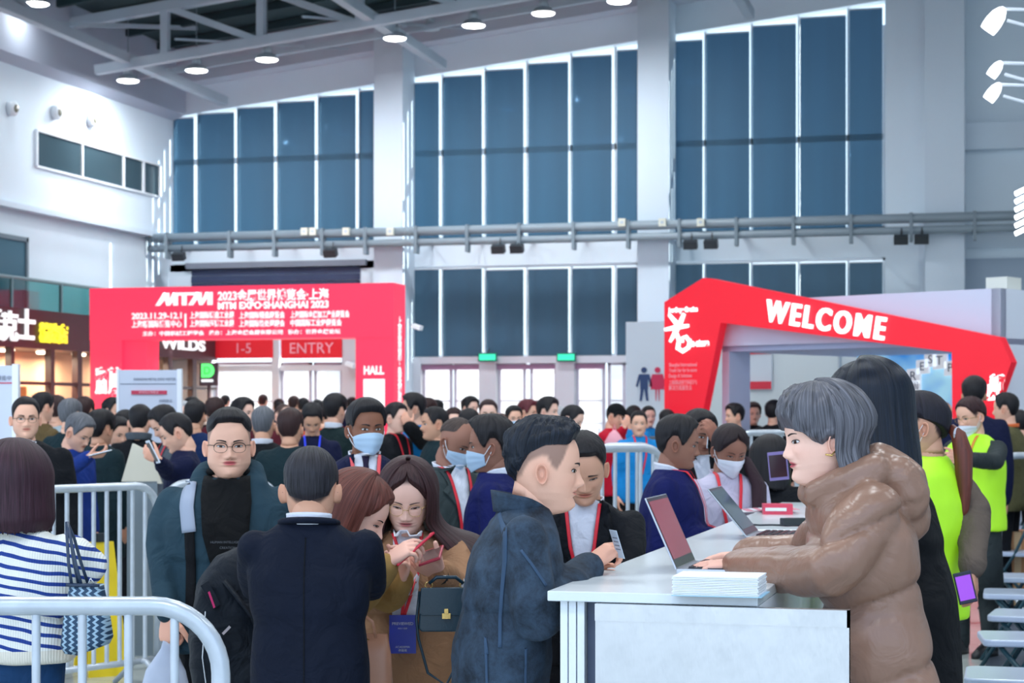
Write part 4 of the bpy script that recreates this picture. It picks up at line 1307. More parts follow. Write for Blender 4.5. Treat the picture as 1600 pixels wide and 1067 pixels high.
def hair_cap(style, lod=0):
    """short hair: a shell over the skull. style keys: top, side, back (thickness), line(func), quiff, part, rough, seed"""
    nt = 120 if lod == 0 else (64 if lod == 1 else 28); ni = 34 if lod == 0 else (20 if lod == 1 else 9)
    line = style.get('line', hairline)
    th = np.linspace(-PI, PI, nt, endpoint=False)
    thd = np.degrees(np.abs(th)); z0 = line(thd) + style.get('lift', 0.0)
    top, side, back = style.get('top', .02), style.get('side', .008), style.get('back', .012)
    qf = style.get('quiff', 0.0); rough = style.get('rough', .004); seed = style.get('seed', 1)
    Pn = np.zeros((ni, nt, 3))
    for i in range(ni):
        s_ = i / (ni - 1)
        # from the hairline to the crown
        a0 = np.arcsin(np.clip((z0 - 0.14) / 0.0955, -0.999, 1))
        zl = z0 + (0.14 - z0) * np.minimum(1, s_ * 2.2) if False else None
        ang = a0 + (PI / 2 - a0) * s_
        z = np.where(z0 > 0.14, 0.14 + 0.0955 * np.sin(ang), np.where(s_ < 0.35, z0 + (0.14 - z0) * (s_ / 0.35), 0.14 + 0.0955 * np.sin((s_ - 0.35) / 0.65 * PI / 2)))
        x, y = head_base(th, np.minimum(z, 0.2354))
        tz = sm(z, 0.13, 0.20)
        fr = np.cos(th)
        tk = side * (1 - tz) + top * tz
        tk = tk + (back - side) * np.clip(-fr, 0, 1) * (1 - tz)
        tk = tk + qf * np.clip(fr, 0, 1) ** 1.5 * sm(z, 0.165, 0.205) * (1 - sm(z, .222, .2355))
        ramp = sm(np.array(s_), 0.0, style.get('edge', 0.12)) * 0.9 + 0.1
        tk = tk * ramp
        c = np.array([0, 0.004, 0.125])
        p = np.stack([x, y, z], -1)
        nrm = p - c; nrm /= np.linalg.norm(nrm, axis=1)[:, None]
        Pn[i] = p + nrm * tk[:, None]
        if qf: Pn[i, :, 1] -= qf * 0.5 * np.clip(fr, 0, 1) * sm(z, 0.18, 0.21) * (1 - sm(z, .222, .2355))
    if rough:
        for i in range(ni):
            for j in range(nt):
                p = Vector(Pn[i, j]); dn = (p - Vector((0, 0.004, 0.125))).normalized()
                s_ = i / (ni - 1)
                fq = style.get('freq', 9); q = Vector((th[j] * fq, s_ * fq * .35, seed * 3.1))
                v = noise.noise(q) + 0.6 * noise.noise(q * 2.7)
                k = rough * min(1.0, 0.25 + s_ * 2) * min(1.0, (math.hypot(p.x, p.y) / 0.055) ** 2)
                Pn[i, j] = np.array(p + dn * (v * k))
    # close the crown
    Pn[-1] = Pn[-1].mean(axis=0)
    me = grid_mesh(Pn, True)
    return me

def hair_long(st, lod=0):
    """long hair: strand columns from the crown over the head and down. keys: open (deg of face opening each side), length (m below chin),
    vol, flare, curl, frontpull, rough, seed, shoulder"""
    nt = 150 if lod == 0 else (72 if lod == 1 else 30); ni = 56 if lod == 0 else (32 if lod == 1 else 14)
    op = math.radians(st.get('open', 48)); L = st.get('length', 0.1); vol = st.get('vol', 0.02); fl = st.get('flare', 0.0)
    curl = st.get('curl', 0.0); rough = st.get('rough', .006); seed = st.get('seed', 1); wav = st.get('wave', 0.0)
    th = np.linspace(op, 2 * PI - op, nt)
    Pn = np.zeros((ni, nt, 3))
    ztop = 0.2355
    zbot = -L
    nh = int(ni * 0.42)
    for i in range(ni):
        if i < nh:
            s_ = i / nh; z = 0.14 + 0.0955 * math.cos(s_ * PI / 2); zz_ = z
            x, y = head_base(th, np.full(nt, min(z, 0.2354)))
            tk = vol * (0.75 + 0.25 * s_) * (.5 + .5 * sm(np.minimum(th - op, 2 * PI - op - th), 0, .4) * 1.0)
            c = np.array([0, 0.004, 0.12]); p = np.stack([x, y, np.full(nt, z)], -1)
            nn_ = p - c; nn_ /= np.linalg.norm(nn_, axis=1)[:, None]
            Pn[i] = p + nn_ * tk[:, None]
            base = Pn[i].copy()
        else:
            s_ = (i - nh + 1) / (ni - nh)
            bot = zbot + st.get('slant', 0.0) * np.cos(th)     # slant: the front hangs lower (negative) or higher
            zc = 0.14 + (bot - 0.14) * s_
            rad = 1 + fl * sm(np.array(s_), 0.2, 1.0) - curl * sm(np.array(s_), 0.75, 1.0)
            x = base[:, 0] * rad; y = base[:, 1] * rad
            nk = st.get('neck', 0.0) * math.sin(min(1, s_ * 1.4) * PI)          # drawn in over the neck
            x = x * (1 - nk * .5)
            y = np.where(np.cos(th) < 0, y * (1 - nk), y)
            if st.get('sh', 0):   # lies over the shoulders/chest
                k = sm(-zc, 0.05, 0.16) * st['sh']
                y = y + np.where(np.cos(th) > 0, -k * 0.6, k)
            if wav:
                x = x + wav * np.sin(zc * 38 + th * 3) * s_; y = y + wav * np.cos(zc * 31 + th * 5) * s_
            Pn[i] = np.stack([x, y, zc], -1)
    # front columns lift back off the face along the forehead
    for j in range(nt):
        a = min(th[j], 2 * PI - th[j])
        for i in range(ni):
            p = Pn[i, j]
            q = Vector((math.degrees(th[j]) * 0.16, i / ni * 2.0, seed * 2.7))
            v = noise.noise(q) + 0.5 * noise.noise(q * 2.6)
            k = rough * min(1, i / 8)
            r = Vector((p[0], p[1], 0))
            if r.length > 1e-4: r.normalize()
            Pn[i, j, 0] += r.x * v * k; Pn[i, j, 1] += r.y * v * k
            if i == ni - 1: Pn[i, j, 2] += v * 0.02
    drag = st.get('drag')
    if drag is not None:
        for i in range(ni):
            for j in range(nt):
                dx, dy, dz = drag(Pn[i, j], th[j]); Pn[i, j] += (dx, dy, dz)
    me = grid_mesh(Pn, False)
    return me
def ribbon(bvh, pts, width, view='front', off=0.004, name='strip', m=None, parent=None, thick=0.003, step=0.012, wfun=None, closed=False):
    """band of cloth laid on a garment: pts are (a,z) in the view's plane; a runs to the wearer's left for 'front'"""
    P2 = [Vector((p[0], p[1])) for p in pts]
    S = []
    for a, b in zip(P2[:-1], P2[1:]):
        n = max(1, int((b - a).length / step))
        for i in range(n): S.append(a.lerp(b, i / n))
    S.append(P2[-1])
    V = []; last = None
    nw = 4
    for i, p in enumerate(S):
        t = (S[min(i + 1, len(S) - 1)] - S[max(i - 1, 0)]).normalized(); nn = Vector((-t.y, t.x))
        wd = width if wfun is None else width * wfun(i / (len(S) - 1))
        for j in range(nw):
            q = p + nn * (wd * (j / (nw - 1) - 0.5))
            h = cast(bvh, q.x, q.y, view, off)
            if h is None: h = last if last is not None else Vector((q.x, 0, q.y))
            else: last = h
            V.append(h)
    F = []
    for i in range(len(S) - 1):
        for j in range(nw - 1):
            F.append((i * nw + j, i * nw + j + 1, (i + 1) * nw + j + 1, (i + 1) * nw + j))
    me = mesh_from(V, F, name)
    o = link(name, me, m, parent)
    s_ = o.modifiers.new('s', 'SOLIDIFY'); s_.thickness = thick; s_.offset = 0
    return o

def cast(bvh, a, z, view, off):
    if view == 'front': o = Vector((a, -1.2, z)); d = Vector((0, 1, 0))
    elif view == 'back': o = Vector((a, 1.2, z)); d = Vector((0, -1, 0))
    elif view == 'left': o = Vector((1.2, a, z)); d = Vector((-1, 0, 0))
    else: o = Vector((-1.2, a, z)); d = Vector((1, 0, 0))
    h = bvh.ray_cast(o, d)
    if h[0] is None: return None
    return h[0] - d * off

def patch(bvh, poly, view='front', off=0.005, name='patch', m=None, parent=None, thick=0.004, cuts=3, solid=True):
    """polygon in the view's plane draped on the garment"""
    bm = bmesh.new()
    vs = [bm.verts.new((p[0], p[1], 0)) for p in poly]
    bm.faces.new(vs)
    bmesh.ops.triangulate(bm, faces=bm.faces)
    for _ in range(cuts):
        bmesh.ops.subdivide_edges(bm, edges=[e for e in bm.edges if e.calc_length() > 0.022], cuts=1, use_grid_fill=True)
        bmesh.ops.triangulate(bm, faces=bm.faces)
    last = None
    for v in bm.verts:
        h = cast(bvh, v.co.x, v.co.y, view, off)
        if h is None: h = Vector((v.co.x, last.y if last else 0, v.co.y)) if view in ('front', 'back') else Vector((last.x if last else 0, v.co.x, v.co.y))
        else: last = h
        v.co = h
    me = bpy.data.meshes.new(name); bm.to_mesh(me); bm.free(); me.shade_smooth()
    o = link(name, me, m, parent)
    if solid:
        s_ = o.modifiers.new('s', 'SOLIDIFY'); s_.thickness = thick; s_.offset = 0
    return o

def person(sp):
    """builds one person from a spec; returns (root object, info)"""
    lod = sp.get('lod', 0)
    d = sp['d']; px = sp['px']; phi = sp.get('phi', 0)
    A = CAM_A + math.radians(phi)
    top = sp['top']
    ztop = CAM_H + (HOR - top) * d / FPX
    hs = sp.get('hs', 1.0)                     # head scale
    Hc = ztop - sp.get('hairtop', 0.018)
    k = sp.get('k', Hc / 1.72)                 # body scale
    bw = sp.get('bw', 1.0) * k                 # body width scale
    bd = sp.get('bd', 1.0) * k
    lean = Vector(sp.get('lean', (0, 0, 0)))   # shift of the neck against the pelvis
    hyaw, hpitch, hroll = [math.radians(v) for v in sp.get('head', (0, 0, 0))]
    hfw = sp.get('hfwd', 0.02)
    hz = Hc - 0.2355 * hs
    if hpitch: hz += 0.2355 * hs * (1 - math.cos(hpitch)) * 0.9
    hpos = Vector((lean.x, lean.y - hfw, hz))
    piv = Vector((0, 0.025, 0.03))
    Mh = Matrix.Translation(hpos + piv * hs) @ Matrix.Rotation(hyaw, 4, 'Z') @ Matrix.Rotation(hroll, 4, 'Y') @ Matrix.Rotation(hpitch, 4, 'X') @ Matrix.Scale(hs, 4) @ Matrix.Translation(-piv)
    # root so that the head centre falls on the pixel column
    hc = Mh @ Vector((0, 0, 0.13))
    Rw = Matrix.Rotation(A, 4, 'Z')
    g0 = GZ(px, d)
    off = Rw @ Vector((hc.x, hc.y, 0))
    rootp = Vector((g0.x - off.x, g0.y - off.y, 0))
    Mw = Matrix.Translation(rootp) @ Rw
    Mi = Mw.inverted()
    def J(v):
        """joint given in local metres, or ('P', px, py, d)"""
        if isinstance(v, tuple) and v and v[0] == 'P': return Mi @ P(v[1], v[2], v[3])
        return Vector(v)
    zn = Hc - 0.252 * k + sp.get('znoff', 0) if 'zn' not in sp else sp['zn']        # neck base height
    zs = zn - 0.088 * k                        # shoulder joints
    zh = sp.get('zh', 0.93 * k)
    sw = 0.178 * bw
    def spine(z):
        t = min(1.15, max(-0.2, (z - zh) / (zn - zh)))
        return Vector((lean.x * t, lean.y * t, z))
    # arms
    arms = {}
    for s_, key in ((1, 'L'), (-1, 'R')):
        a = sp.get(key)
        sh = spine(zs) + Vector((s_ * sw, 0.01, 0))
        if a is None:
            el = sh + Vector((s_ * 0.045, 0.02, -0.285 * k)); wr = el + Vector((s_ * 0.0, -0.05, -0.25 * k)); hd = Vector((0, -0.1, -1)); bk = Vector((s_, 0, 0))
            hand = dict(curl=(.35, .4, .45, .5), thumb=.3)
        else:
            el = J(a['el']); wr = J(a['wr'])
            hd = Mi.to_3x3() @ a['hdw'] if 'hdw' in a else Vector(a.get('hd', (wr - el)))
            bk = Mi.to_3x3() @ a['bkw'] if 'bkw' in a else Vector(a.get('bk', (s_, 0, 0.3)))
            hand = a.get('hand', dict(curl=(.35, .4, .45, .5), thumb=.3))
            sh = sh + Vector(a.get('shoff', (0, 0, 0)))
        arms[key] = dict(s=s_, sh=sh, el=el, wr=wr, hd=hd, bk=bk, hand=hand)
    skin = sp.get('skin', rgb(222, 178, 158))
    hairc = sp.get('hairc', rgb(24, 22, 26))
    # ---------------- the body: one mesh
    nt, nz = ((88, 104), (52, 60), (28, 30))[lod]
    V, F, C = head_mesh(nt, nz, skin, sp.get('fem', 0), sp.get('nose', 1), hairc, sp.get('stubble', 0), sp.get('fat', 0), sp.get('lips'), sp.get('hl'))
    V = xf(np.array(V), Mh)
    B = G(); B.add(V, F); C = list(C)
    nk = G()
    nr = sp.get('neckr', 0.058) * hs
    p0 = Mh @ Vector((0, 0.030, 0.075)); p1 = Mh @ Vector((0, 0.028, 0.0)); p2 = spine(zn + 0.01) + Vector((0, 0.012, 0)); p3 = spine(zn - 0.06)
    nk.tube([p0, p1.lerp(p0, .3), p1, p1.lerp(p2, 0.5), p2, p3], [nr * .8, nr * .93, nr * 0.97, nr, nr * 1.04, nr * 1.1], 24 if lod == 0 else 14)
    B.add(nk.v, nk.f); C += [skin] * len(nk.v)
    bg_ = G()
    rings(bg_, [(spine(zh - .05), .14 * bw, .09 * bd), (spine(zh + .1 * k), .12 * bw, .08 * bd), (spine(zs - .15 * k), .14 * bw, .09 * bd), (spine(zs), .13 * bw, .07 * bd), (spine(zn), .05 * bw, .05 * bd)], 16)
    for s_ in (-1, 1):
        limb(bg_, [(s_ * .09 * bw, 0, zh - .02), (s_ * .10 * bw, -.01, .48 * k), (s_ * .11 * bw, .02, .09)], [.07 * k, .05 * k, .035 * k], 10)
    for a in arms.values():
        limb(bg_, [a['sh'], a['el'], a['wr']], [.04 * k, .036 * k, .026 * k], 10)
    B.add(bg_.v, bg_.f); C += [skin] * len(bg_.v)
    hvox = (0.0032, 0.006, 0.009)[lod]
    hkeep = {}
    for key, a in arms.items():
        if a['hand'] is None: continue
        hv, hf = hand_mesh(left=(a['s'] > 0), voxel=hvox, **a['hand'])
        M = hand_matrix(a['wr'], a['hd'], a['bk'], sp.get('hands', 1.0) * min(1.02, k))
        hkeep[key] = M
        B.add(xf(hv, M), hf); C += [tuple(np.array(skin) * np.array([1.0, .90, .88]))] * len(hv)
    me = B.mesh('person')
    col_attr(me, np.array(C))
    root = link('person', me, m_skin, None, True)
    root.matrix_world = Mw
    tag(root, sp['label'], sp.get('cat', 'person'), sp.get('group'))
    # ---------------- face
    def hp(x, y, z): return Mh @ Vector((x, y, z))
    fem = sp.get('fem', 0); nose = sp.get('nose', 1)
    if lod < 2 or sp.get('face'):
        eo = sp.get('eye', 1.0); gaze = sp.get('gaze', 0.0)
        for s_ in (-1, 1):
            g = G(); nseg = 12; hw = .0142; up_, lo_ = .0052 * eo, .0038 * eo
            cx, cz = s_ * .0315, .1115
            def pt(x, z, o): return hp(x, float(front_y(x, z, fem, nose)) - o, z)
            V = [pt(cx, cz, .0012)]; F = []
            for q in range(2 * nseg):
                t = 2 * PI * q / (2 * nseg); x = cx + hw * math.cos(t); z = cz + (up_ if math.sin(t) > 0 else lo_) * math.sin(t) + s_ * 0.0012 * math.cos(t)
                V.append(pt(x, z, .0006))
            for q in range(2 * nseg): F.append((0, 1 + q, 1 + (q + 1) % (2 * nseg)))
            g.add(V, F)
            g.cur = 1
            V = [pt(cx + gaze, cz + .0005, .0024)]; F = []
            r = .0058
            for q in range(16):
                t = 2 * PI * q / 16; zz_ = max(-lo_ * .95, min(up_ * 0.95, r * math.sin(t)))
                x = cx + gaze + r * math.cos(t); V.append(pt(x, cz + zz_, .0018))
            for q in range(16): F.append((0, 1 + q, 1 + (q + 1) % 16))
            g.add(V, F)
            g.cur = 2
            arc = [pt(cx + hw * 1.08 * math.cos(t), cz + (up_ + .0006) * math.sin(t) + s_ * 0.0012 * math.cos(t), .0018) for t in [PI * q / 8 for q in range(9)]]
            g.tube(arc, [.0004, .0010, .0012, .0013, .0013, .0013, .0012, .0010, .0005], 5)
            arc = [pt(cx + hw * math.cos(t), cz - lo_ * math.sin(t) + s_ * 0.0012 * math.cos(t), .0012) for t in [PI * q / 6 for q in range(7)]]
            g.tube(arc, .0004, 4)
            g.obj('eye', [m_eyew, m_iris, m_lash], root, True)
            g = G()
            bt = sp.get('brow', 1.0); V = []; F = []
            nb = 10
            for q in range(nb + 1):
                t = q / nb; x = s_ * (.0125 + .035 * t); z = .1285 + .0055 * math.sin(t * PI * .72) + sp.get('browslant', 0) * (t - .3); hwt = (.0034 if not fem else .0022) * bt * (1 - .65 * t ** 2)
                V += [pt(x, z + hwt, .0016), pt(x, z, .0026), pt(x, z - hwt, .0012)]
            for q in range(nb):
                for w_ in (0, 1): F.append((q * 3 + w_, q * 3 + w_ + 1, q * 3 + w_ + 4, q * 3 + w_ + 3))
            g.add(V, F); g.obj('eyebrow', m_lash, root, True)
    if sp.get('mask'):
        mm = m_mask if sp['mask'] == 'blue' else m_maskw
        nj, ni = (33, 18) if lod < 2 else (15, 8)
        Pn = np.zeros((ni, nj, 3))
        for j in range(nj):
            u_ = j / (nj - 1) * 2 - 1; th = u_ * math.radians(74)
            for i in range(ni):
                v = i / (ni - 1)
                zt = .097 - .020 * abs(u_) ** 1.6; zb = -.006 + .032 * abs(u_) ** 1.5
                if sp.get('maskdown'): zt -= .026; zb -= .012
                z = zb + (zt - zb) * v
                x, y = head_base(th, max(z, 0.006)); x = float(x); y = float(y)
                tent = .017 * math.exp(-(u_ / .30) ** 2) * math.sin(min(1, v * 1.15) * PI * .72) + .006 * (1 - abs(u_))
                pl = .0012 * math.sin(v * 18) * (1 - abs(u_) ** 3)
                rr = math.hypot(x, y); q = (rr + .0045 + tent + pl) / rr
                Pn[i, j] = hp(x * q, y * q, z)
        me = grid_mesh(Pn)
        mo = link('face_mask', me, mm, root); s2 = mo.modifiers.new('s', 'SOLIDIFY'); s2.thickness = .0015
        for s_ in (-1, 1):
            a = Vector(Pn[-2, 0 if s_ < 0 else nj - 1]); b = Vector(Pn[1, 0 if s_ < 0 else nj - 1])
            e1 = hp(s_ * .086, .002, .118); e2 = hp(s_ * .084, .004, .088)
            g = G(); g.tube([a, a.lerp(e1, .5) + (Mh.to_3x3() @ Vector((s_ * .004, 0, 0))), e1], .0011 if lod == 0 else .0016, 6); g.tube([b, b.lerp(e2, .5) + (Mh.to_3x3() @ Vector((s_ * .004, 0, 0))), e2], .0011 if lod == 0 else .0016, 6)
            g.obj('ear_loop', m_loop, mo)
    if sp.get('moustache'):
        g = G(); V = []; F = []
        for q in range(13):
            x = -.024 + .048 * q / 12; zc_ = .0645 - .10 * abs(x) * abs(x) * 60 * .1
            for zz_ in (.0035, 0, -.0035): V.append(hp(x, float(front_y(x, zc_ + zz_, fem, nose)) - (.0035 if zz_ == 0 else .0015), zc_ + zz_ * (1.2 - abs(x) * 25)))
        for q in range(12):
            for w_ in (0, 1): F.append((q * 3 + w_, q * 3 + w_ + 1, q * 3 + w_ + 4, q * 3 + w_ + 3))
        g.add(V, F); g.obj('moustache', m_lash, root, True)
    if sp.get('glasses'):
        g = G()
        gt = sp['glasses']
        for s_ in (-1, 1):
            cx, cz = s_ * .0325, .108; rx, rz = (.0235, .0175) if gt == 'half' else (.0225, .0215)
            yy_ = float(front_y(s_ * .030, .112, fem, nose, True)) - .012
            pts_ = [hp(cx + rx * math.copysign(abs(math.cos(t)) ** .8, math.cos(t)), yy_ + .004 * abs(math.cos(t)) * (1 if s_ * math.cos(t) > 0 else -0.2), cz + rz * math.copysign(abs(math.sin(t)) ** .85, math.sin(t))) for t in [2 * PI * q / 28 for q in range(29)]]
            rr = [.0017 if (gt == 'half' and 0 < q < 14) else .0008 for q in range(29)]
            g.tube(pts_, rr, 6)
            g.tube([hp(cx + s_ * rx, yy_ + .004, cz + .008), hp(s_ * .073, -.055, cz + .008), hp(s_ * .0785, -.01, .112)], .0013, 6)
        yb = float(front_y(0, .112, fem, nose)) - .004
        g.tube([hp(-.0105, yb, .110), hp(0, yb - .002, .1125), hp(.0105, yb, .110)], .0011, 6)
        g.obj('spectacles', m_wire if gt != 'gold' else m_gold, root, True)
    # ---------------- hair
    hsx = sp.get('hair')
    if hsx:
        hm = hair_mat('hair %s' % sp.get('hairname', 'black'), hairc, sp.get('hairhi', 1.9), sp.get('hairrough', .5))
        if hsx.get('cap', True):
            me = hair_cap(hsx, lod); me.transform(Mh)
            o = link('hair', me, hm, root)
        if 'length' in hsx:
            me = hair_long(hsx, lod); me.transform(Mh)
            o = link('hair' if not hsx.get('cap', True) else 'long_hair', me, hm, root)
            s2 = o.modifiers.new('s', 'SOLIDIFY'); s2.thickness = .010; s2.offset = -1
    # ---------------- clothes
    info = dict(Mh=Mh, Mw=Mw, Mi=Mi, k=k, zn=zn, zs=zs, zh=zh, spine=spine, arms=arms, sw=sw, hand=hkeep, J=J, hp=hp, bw=bw, bd=bd)
    tp = sp.get('top_', None)
    if tp:
        bulk = tp.get('bulk', 1.0); hem = tp.get('hem', .80) * k; vox = tp.get('vox', (0.011, 0.017, 0.026)[lod])
        g = G(); wb, db = bw * bulk, bd * bulk * tp.get('deep', 1.0)
        R = [(spine(hem), .198 * wb * tp.get('hemw', 1.0), .128 * db * tp.get('hemw', 1.0)), (spine(max(hem + .02, zh + .02 * k)), .192 * wb, .130 * db), (spine(zh + .16 * k), (.176 if not fem else .16) * wb, .122 * db),
             (spine(zs - .20 * k), .192 * wb, .132 * db), (spine(zs - .09 * k), .203 * wb, .128 * db), (spine(zs + .012), .180 * wb, .098 * db),
             (spine(zs + .050 * k), .135 * wb, .080 * db), (spine(zn + .004), .074 * bw * (0.8 + .2 * bulk), .070 * bd)]
        if tp.get('belly'):
            R[1] = (spine(zh + .02 * k) + Vector((0, -.02, 0)), .20 * wb, (.130 + tp['belly']) * db); R[2] = (spine(zh + .16 * k) + Vector((0, -.02, 0)), .19 * wb, (.125 + tp['belly']) * db)
        rings(g, R, 32 if lod < 2 else 16)
        sr = tp.get('sleeve', 1.0) * bulk
        if tp.get('sleeves', True):
            for key, a in arms.items():
                e = a['wr'] + (a['el'] - a['wr']).normalized() * .012
                if tp.get('short'): 
                    limb(g, [a['sh'], a['sh'].lerp(a['el'], .8)], [.070 * k * sr, .060 * k * sr], 16)
                else:
                    mid = a['el'].lerp(e, .5)
                    limb(g, [a['sh'], a['sh'].lerp(a['el'], .5), a['el'], mid, e], [.061 * k * sr, .064 * k * sr, .057 * k * sr, .052 * k * sr, tp.get('cuff', .040) * k * (0.5 + .5 * sr)], 16)
        if tp.get('extra'): tp['extra'](g, info)
        V, F = remesh(g, vox, 5 if lod == 0 else 2)
        wa = tp.get('wr', (.009, .008, .0)[lod])
        if wa: V = wrinkle(V, F, wa, tp.get('wf', 6.0), sp.get('seed', 3), tp.get('ws', (1, 1, .8)))
        if tp.get('shape'): V = tp['shape'](V, F, info)
        me = mesh_from(V, F, tp.get('name', 'jacket'))
        o = link(tp.get('name', 'jacket'), me, tp['m'], root)
        if tp.get('lab'): o['label'] = tp['lab']
        info['top'] = o; info['bvh'] = BVHTree.FromPolygons([tuple(v) for v in V], F)
        bvh = info['bvh']
        # openings and collars
        op = tp.get('open')     # 'suit': shirt V, lapels, tie ; 'shirt'
        zc = zn + .035 * k
        if op in ('suit', 'vee'):
            vz = zs - tp.get('vdepth', .30) * k
            cx0 = spine(zs).x
            patch(bvh, [(cx0 - .062 * k, zn + .0), (cx0 - .03 * k, (zn + vz) / 2), (cx0, vz), (cx0 + .03 * k, (zn + vz) / 2), (cx0 + .062 * k, zn + .0), (cx0, zn + .02)], 'front', .004, 'shirt_front', tp.get('shirt', MATS.get('white shirt')), root, cuts=2 if lod else 3)
            for s_ in (-1, 1):
                patch(bvh, [(cx0 + s_ * .060 * k, zn + .012), (cx0 + s_ * .035 * k, (zn + vz) / 2 + .01), (cx0 - s_ * .008, vz - .02), (cx0 + s_ * .045 * k, (zn + vz) / 2 - .01), (cx0 + s_ * .115 * k, zs - .03 * k), (cx0 + s_ * .080 * k, zs + .0), (cx0 + s_ * .098 * k, zn - .01)][::s_], 'front', .009, 'lapel', tp['m'], root, .006, cuts=2)
            if tp.get('tie'):
                patch(bvh, [(cx0 - .018, zn - .0), (cx0 + .018, zn - .0), (cx0 + .012, zn - .035), (cx0 + .028, vz + .02), (cx0 - .028, vz + .02), (cx0 - .012, zn - .035)], 'front', .010, 'tie', tp['tie'], root, .005, cuts=2)
        if tp.get('collar'):
            cm, ch, cr_, tilt = tp['collar']   # material, height, radius, outward tilt
            g = G(); nn_ = 40 if lod == 0 else 20; rowsn = 5
            Pn = np.zeros((rowsn, nn_, 3)); gap = tp.get('gap', 0.25)
            c0 = spine(zn - .012) + Vector((0, .012, 0)); c1 = (Mh @ Vector((0, .028, -.01)))
            ax2 = (c1 - c0); ax2 = ax2.normalized() if ax2.length > .02 and ax2.z > 0 else Vector((0, 0, 1))
            for i in range(rowsn):
                t = i / (rowsn - 1)
                for j in range(nn_):
                    a = -PI / 2 + gap + (2 * PI - 2 * gap) * j / (nn_ - 1)
                    rr = cr_ * k * (1 + tilt * t)
                    p = c0 + ax2 * (ch * k * t * (0.75 + .25 * math.sin(a))) + Vector((math.cos(a) * rr * 1.08, math.sin(a) * rr, 0))
                    if math.sin(a) < 0: p.z -= .028 * k * (-math.sin(a)) ** 2
                    Pn[i, j] = p
            me = grid_mesh(Pn); o = link('collar', me, cm, root); s2 = o.modifiers.new('s', 'SOLIDIFY'); s2.thickness = .005
        if tp.get('lanyard'):
            lm = tp['lanyard']; cx0 = spine(zs).x; zb_ = zs - tp.get('lany', .30) * k
            for s_ in (-1, 1):
                ribbon(bvh, [(cx0 + s_ * .066 * k, zn + .005), (cx0 + s_ * .045 * k, (zn + zb_) / 2), (cx0 + s_ * .004, zb_)], .012 if lod == 0 else .016, 'front', .013, 'lanyard', lm, root, .002)
    bt = sp.get('bot', None)
    if bt:
        g = G(); lw = bt.get('w', 1.0)
        if bt.get('skirt'):
            rings(g, [((0, 0, bt['skirt']), .20 * bw * lw, .15 * bd * lw), (spine(zh - .1), .185 * bw * lw, .13 * bd * lw), (spine(zh + .06), .17 * bw * lw, .11 * bd * lw)], 20)
        else:
            rings(g, [(spine(zh - .10 * k), .172 * bw * lw, .115 * bd * lw), (spine(zh), .176 * bw * lw, .118 * bd * lw), (spine(zh + .10 * k), .155 * bw * lw, .105 * bd * lw)], 20)
        for s_ in (-1, 1):
            st = sp.get('step', 0) * s_
            limb(g, [(s_ * .088 * bw, 0, zh - .08 * k), (s_ * .10 * bw, -.015 + st * .5, .50 * k), (s_ * .115 * bw, .02 + st, .07)], [.085 * k * lw, .066 * k * lw, .055 * k * lw], 14)
        if lod == 0:
            V, F = remesh(g, .016, 4); V = wrinkle(V, F, .006, 7, 5)
            me = mesh_from(V, F, bt.get('name', 'trousers')); o = link(bt.get('name', 'trousers'), me, bt['m'], root)
        else:
            o = g.obj(bt.get('name', 'trousers'), bt['m'], root, True)
        info['botobj'] = o
        for s_ in (-1, 1):
            g = G(); st = sp.get('step', 0) * s_
            rings(g, [((s_ * .115 * bw, -.05 + st, 0.0), .047, .135), ((s_ * .115 * bw, -.05 + st, .03), .047, .135), ((s_ * .115 * bw, -.02 + st, .065), .042, .10), ((s_ * .115 * bw, .015 + st, .10), .038, .055)], 16)
            g.obj('shoe', bt.get('shoe', MATS.get('black leather')), root, True)
    return root, info

# cloth materials
def cloth(name, c, rough=.8, var=.08, bump=.25, bscale=500, sheen=.0, vs=9, **kw):
    c = tuple(v * (.72 if max(c) < .35 else .92) for v in c); kw.setdefault('spec', .25); kw.setdefault('fold', .45)
    return mat(name, c, rough, var=var, vscale=vs, bump=bump, bscale=bscale, sheen=sheen, **kw)
m_shirt = cloth('white shirt', rgb(228, 232, 244), .7, .04)
m_leather = mat('black leather', rgb(22, 24, 28), .4)
m_black = cloth('black wool', rgb(11, 14, 20))
m_black2 = cloth('black jacket cloth', rgb(16, 20, 28))
m_navy = cloth('navy suit cloth', rgb(12, 22, 64))
m_navyb = cloth('bright navy suit cloth', rgb(10, 22, 92))
m_midnight = cloth('midnight suit cloth', rgb(8, 20, 42))
m_teal = cloth('dark teal cloth', rgb(14, 50, 64))
m_trou = cloth('dark trousers', rgb(16, 19, 26))
m_lany = mat('red lanyard', rgb(224, 36, 54), .5)
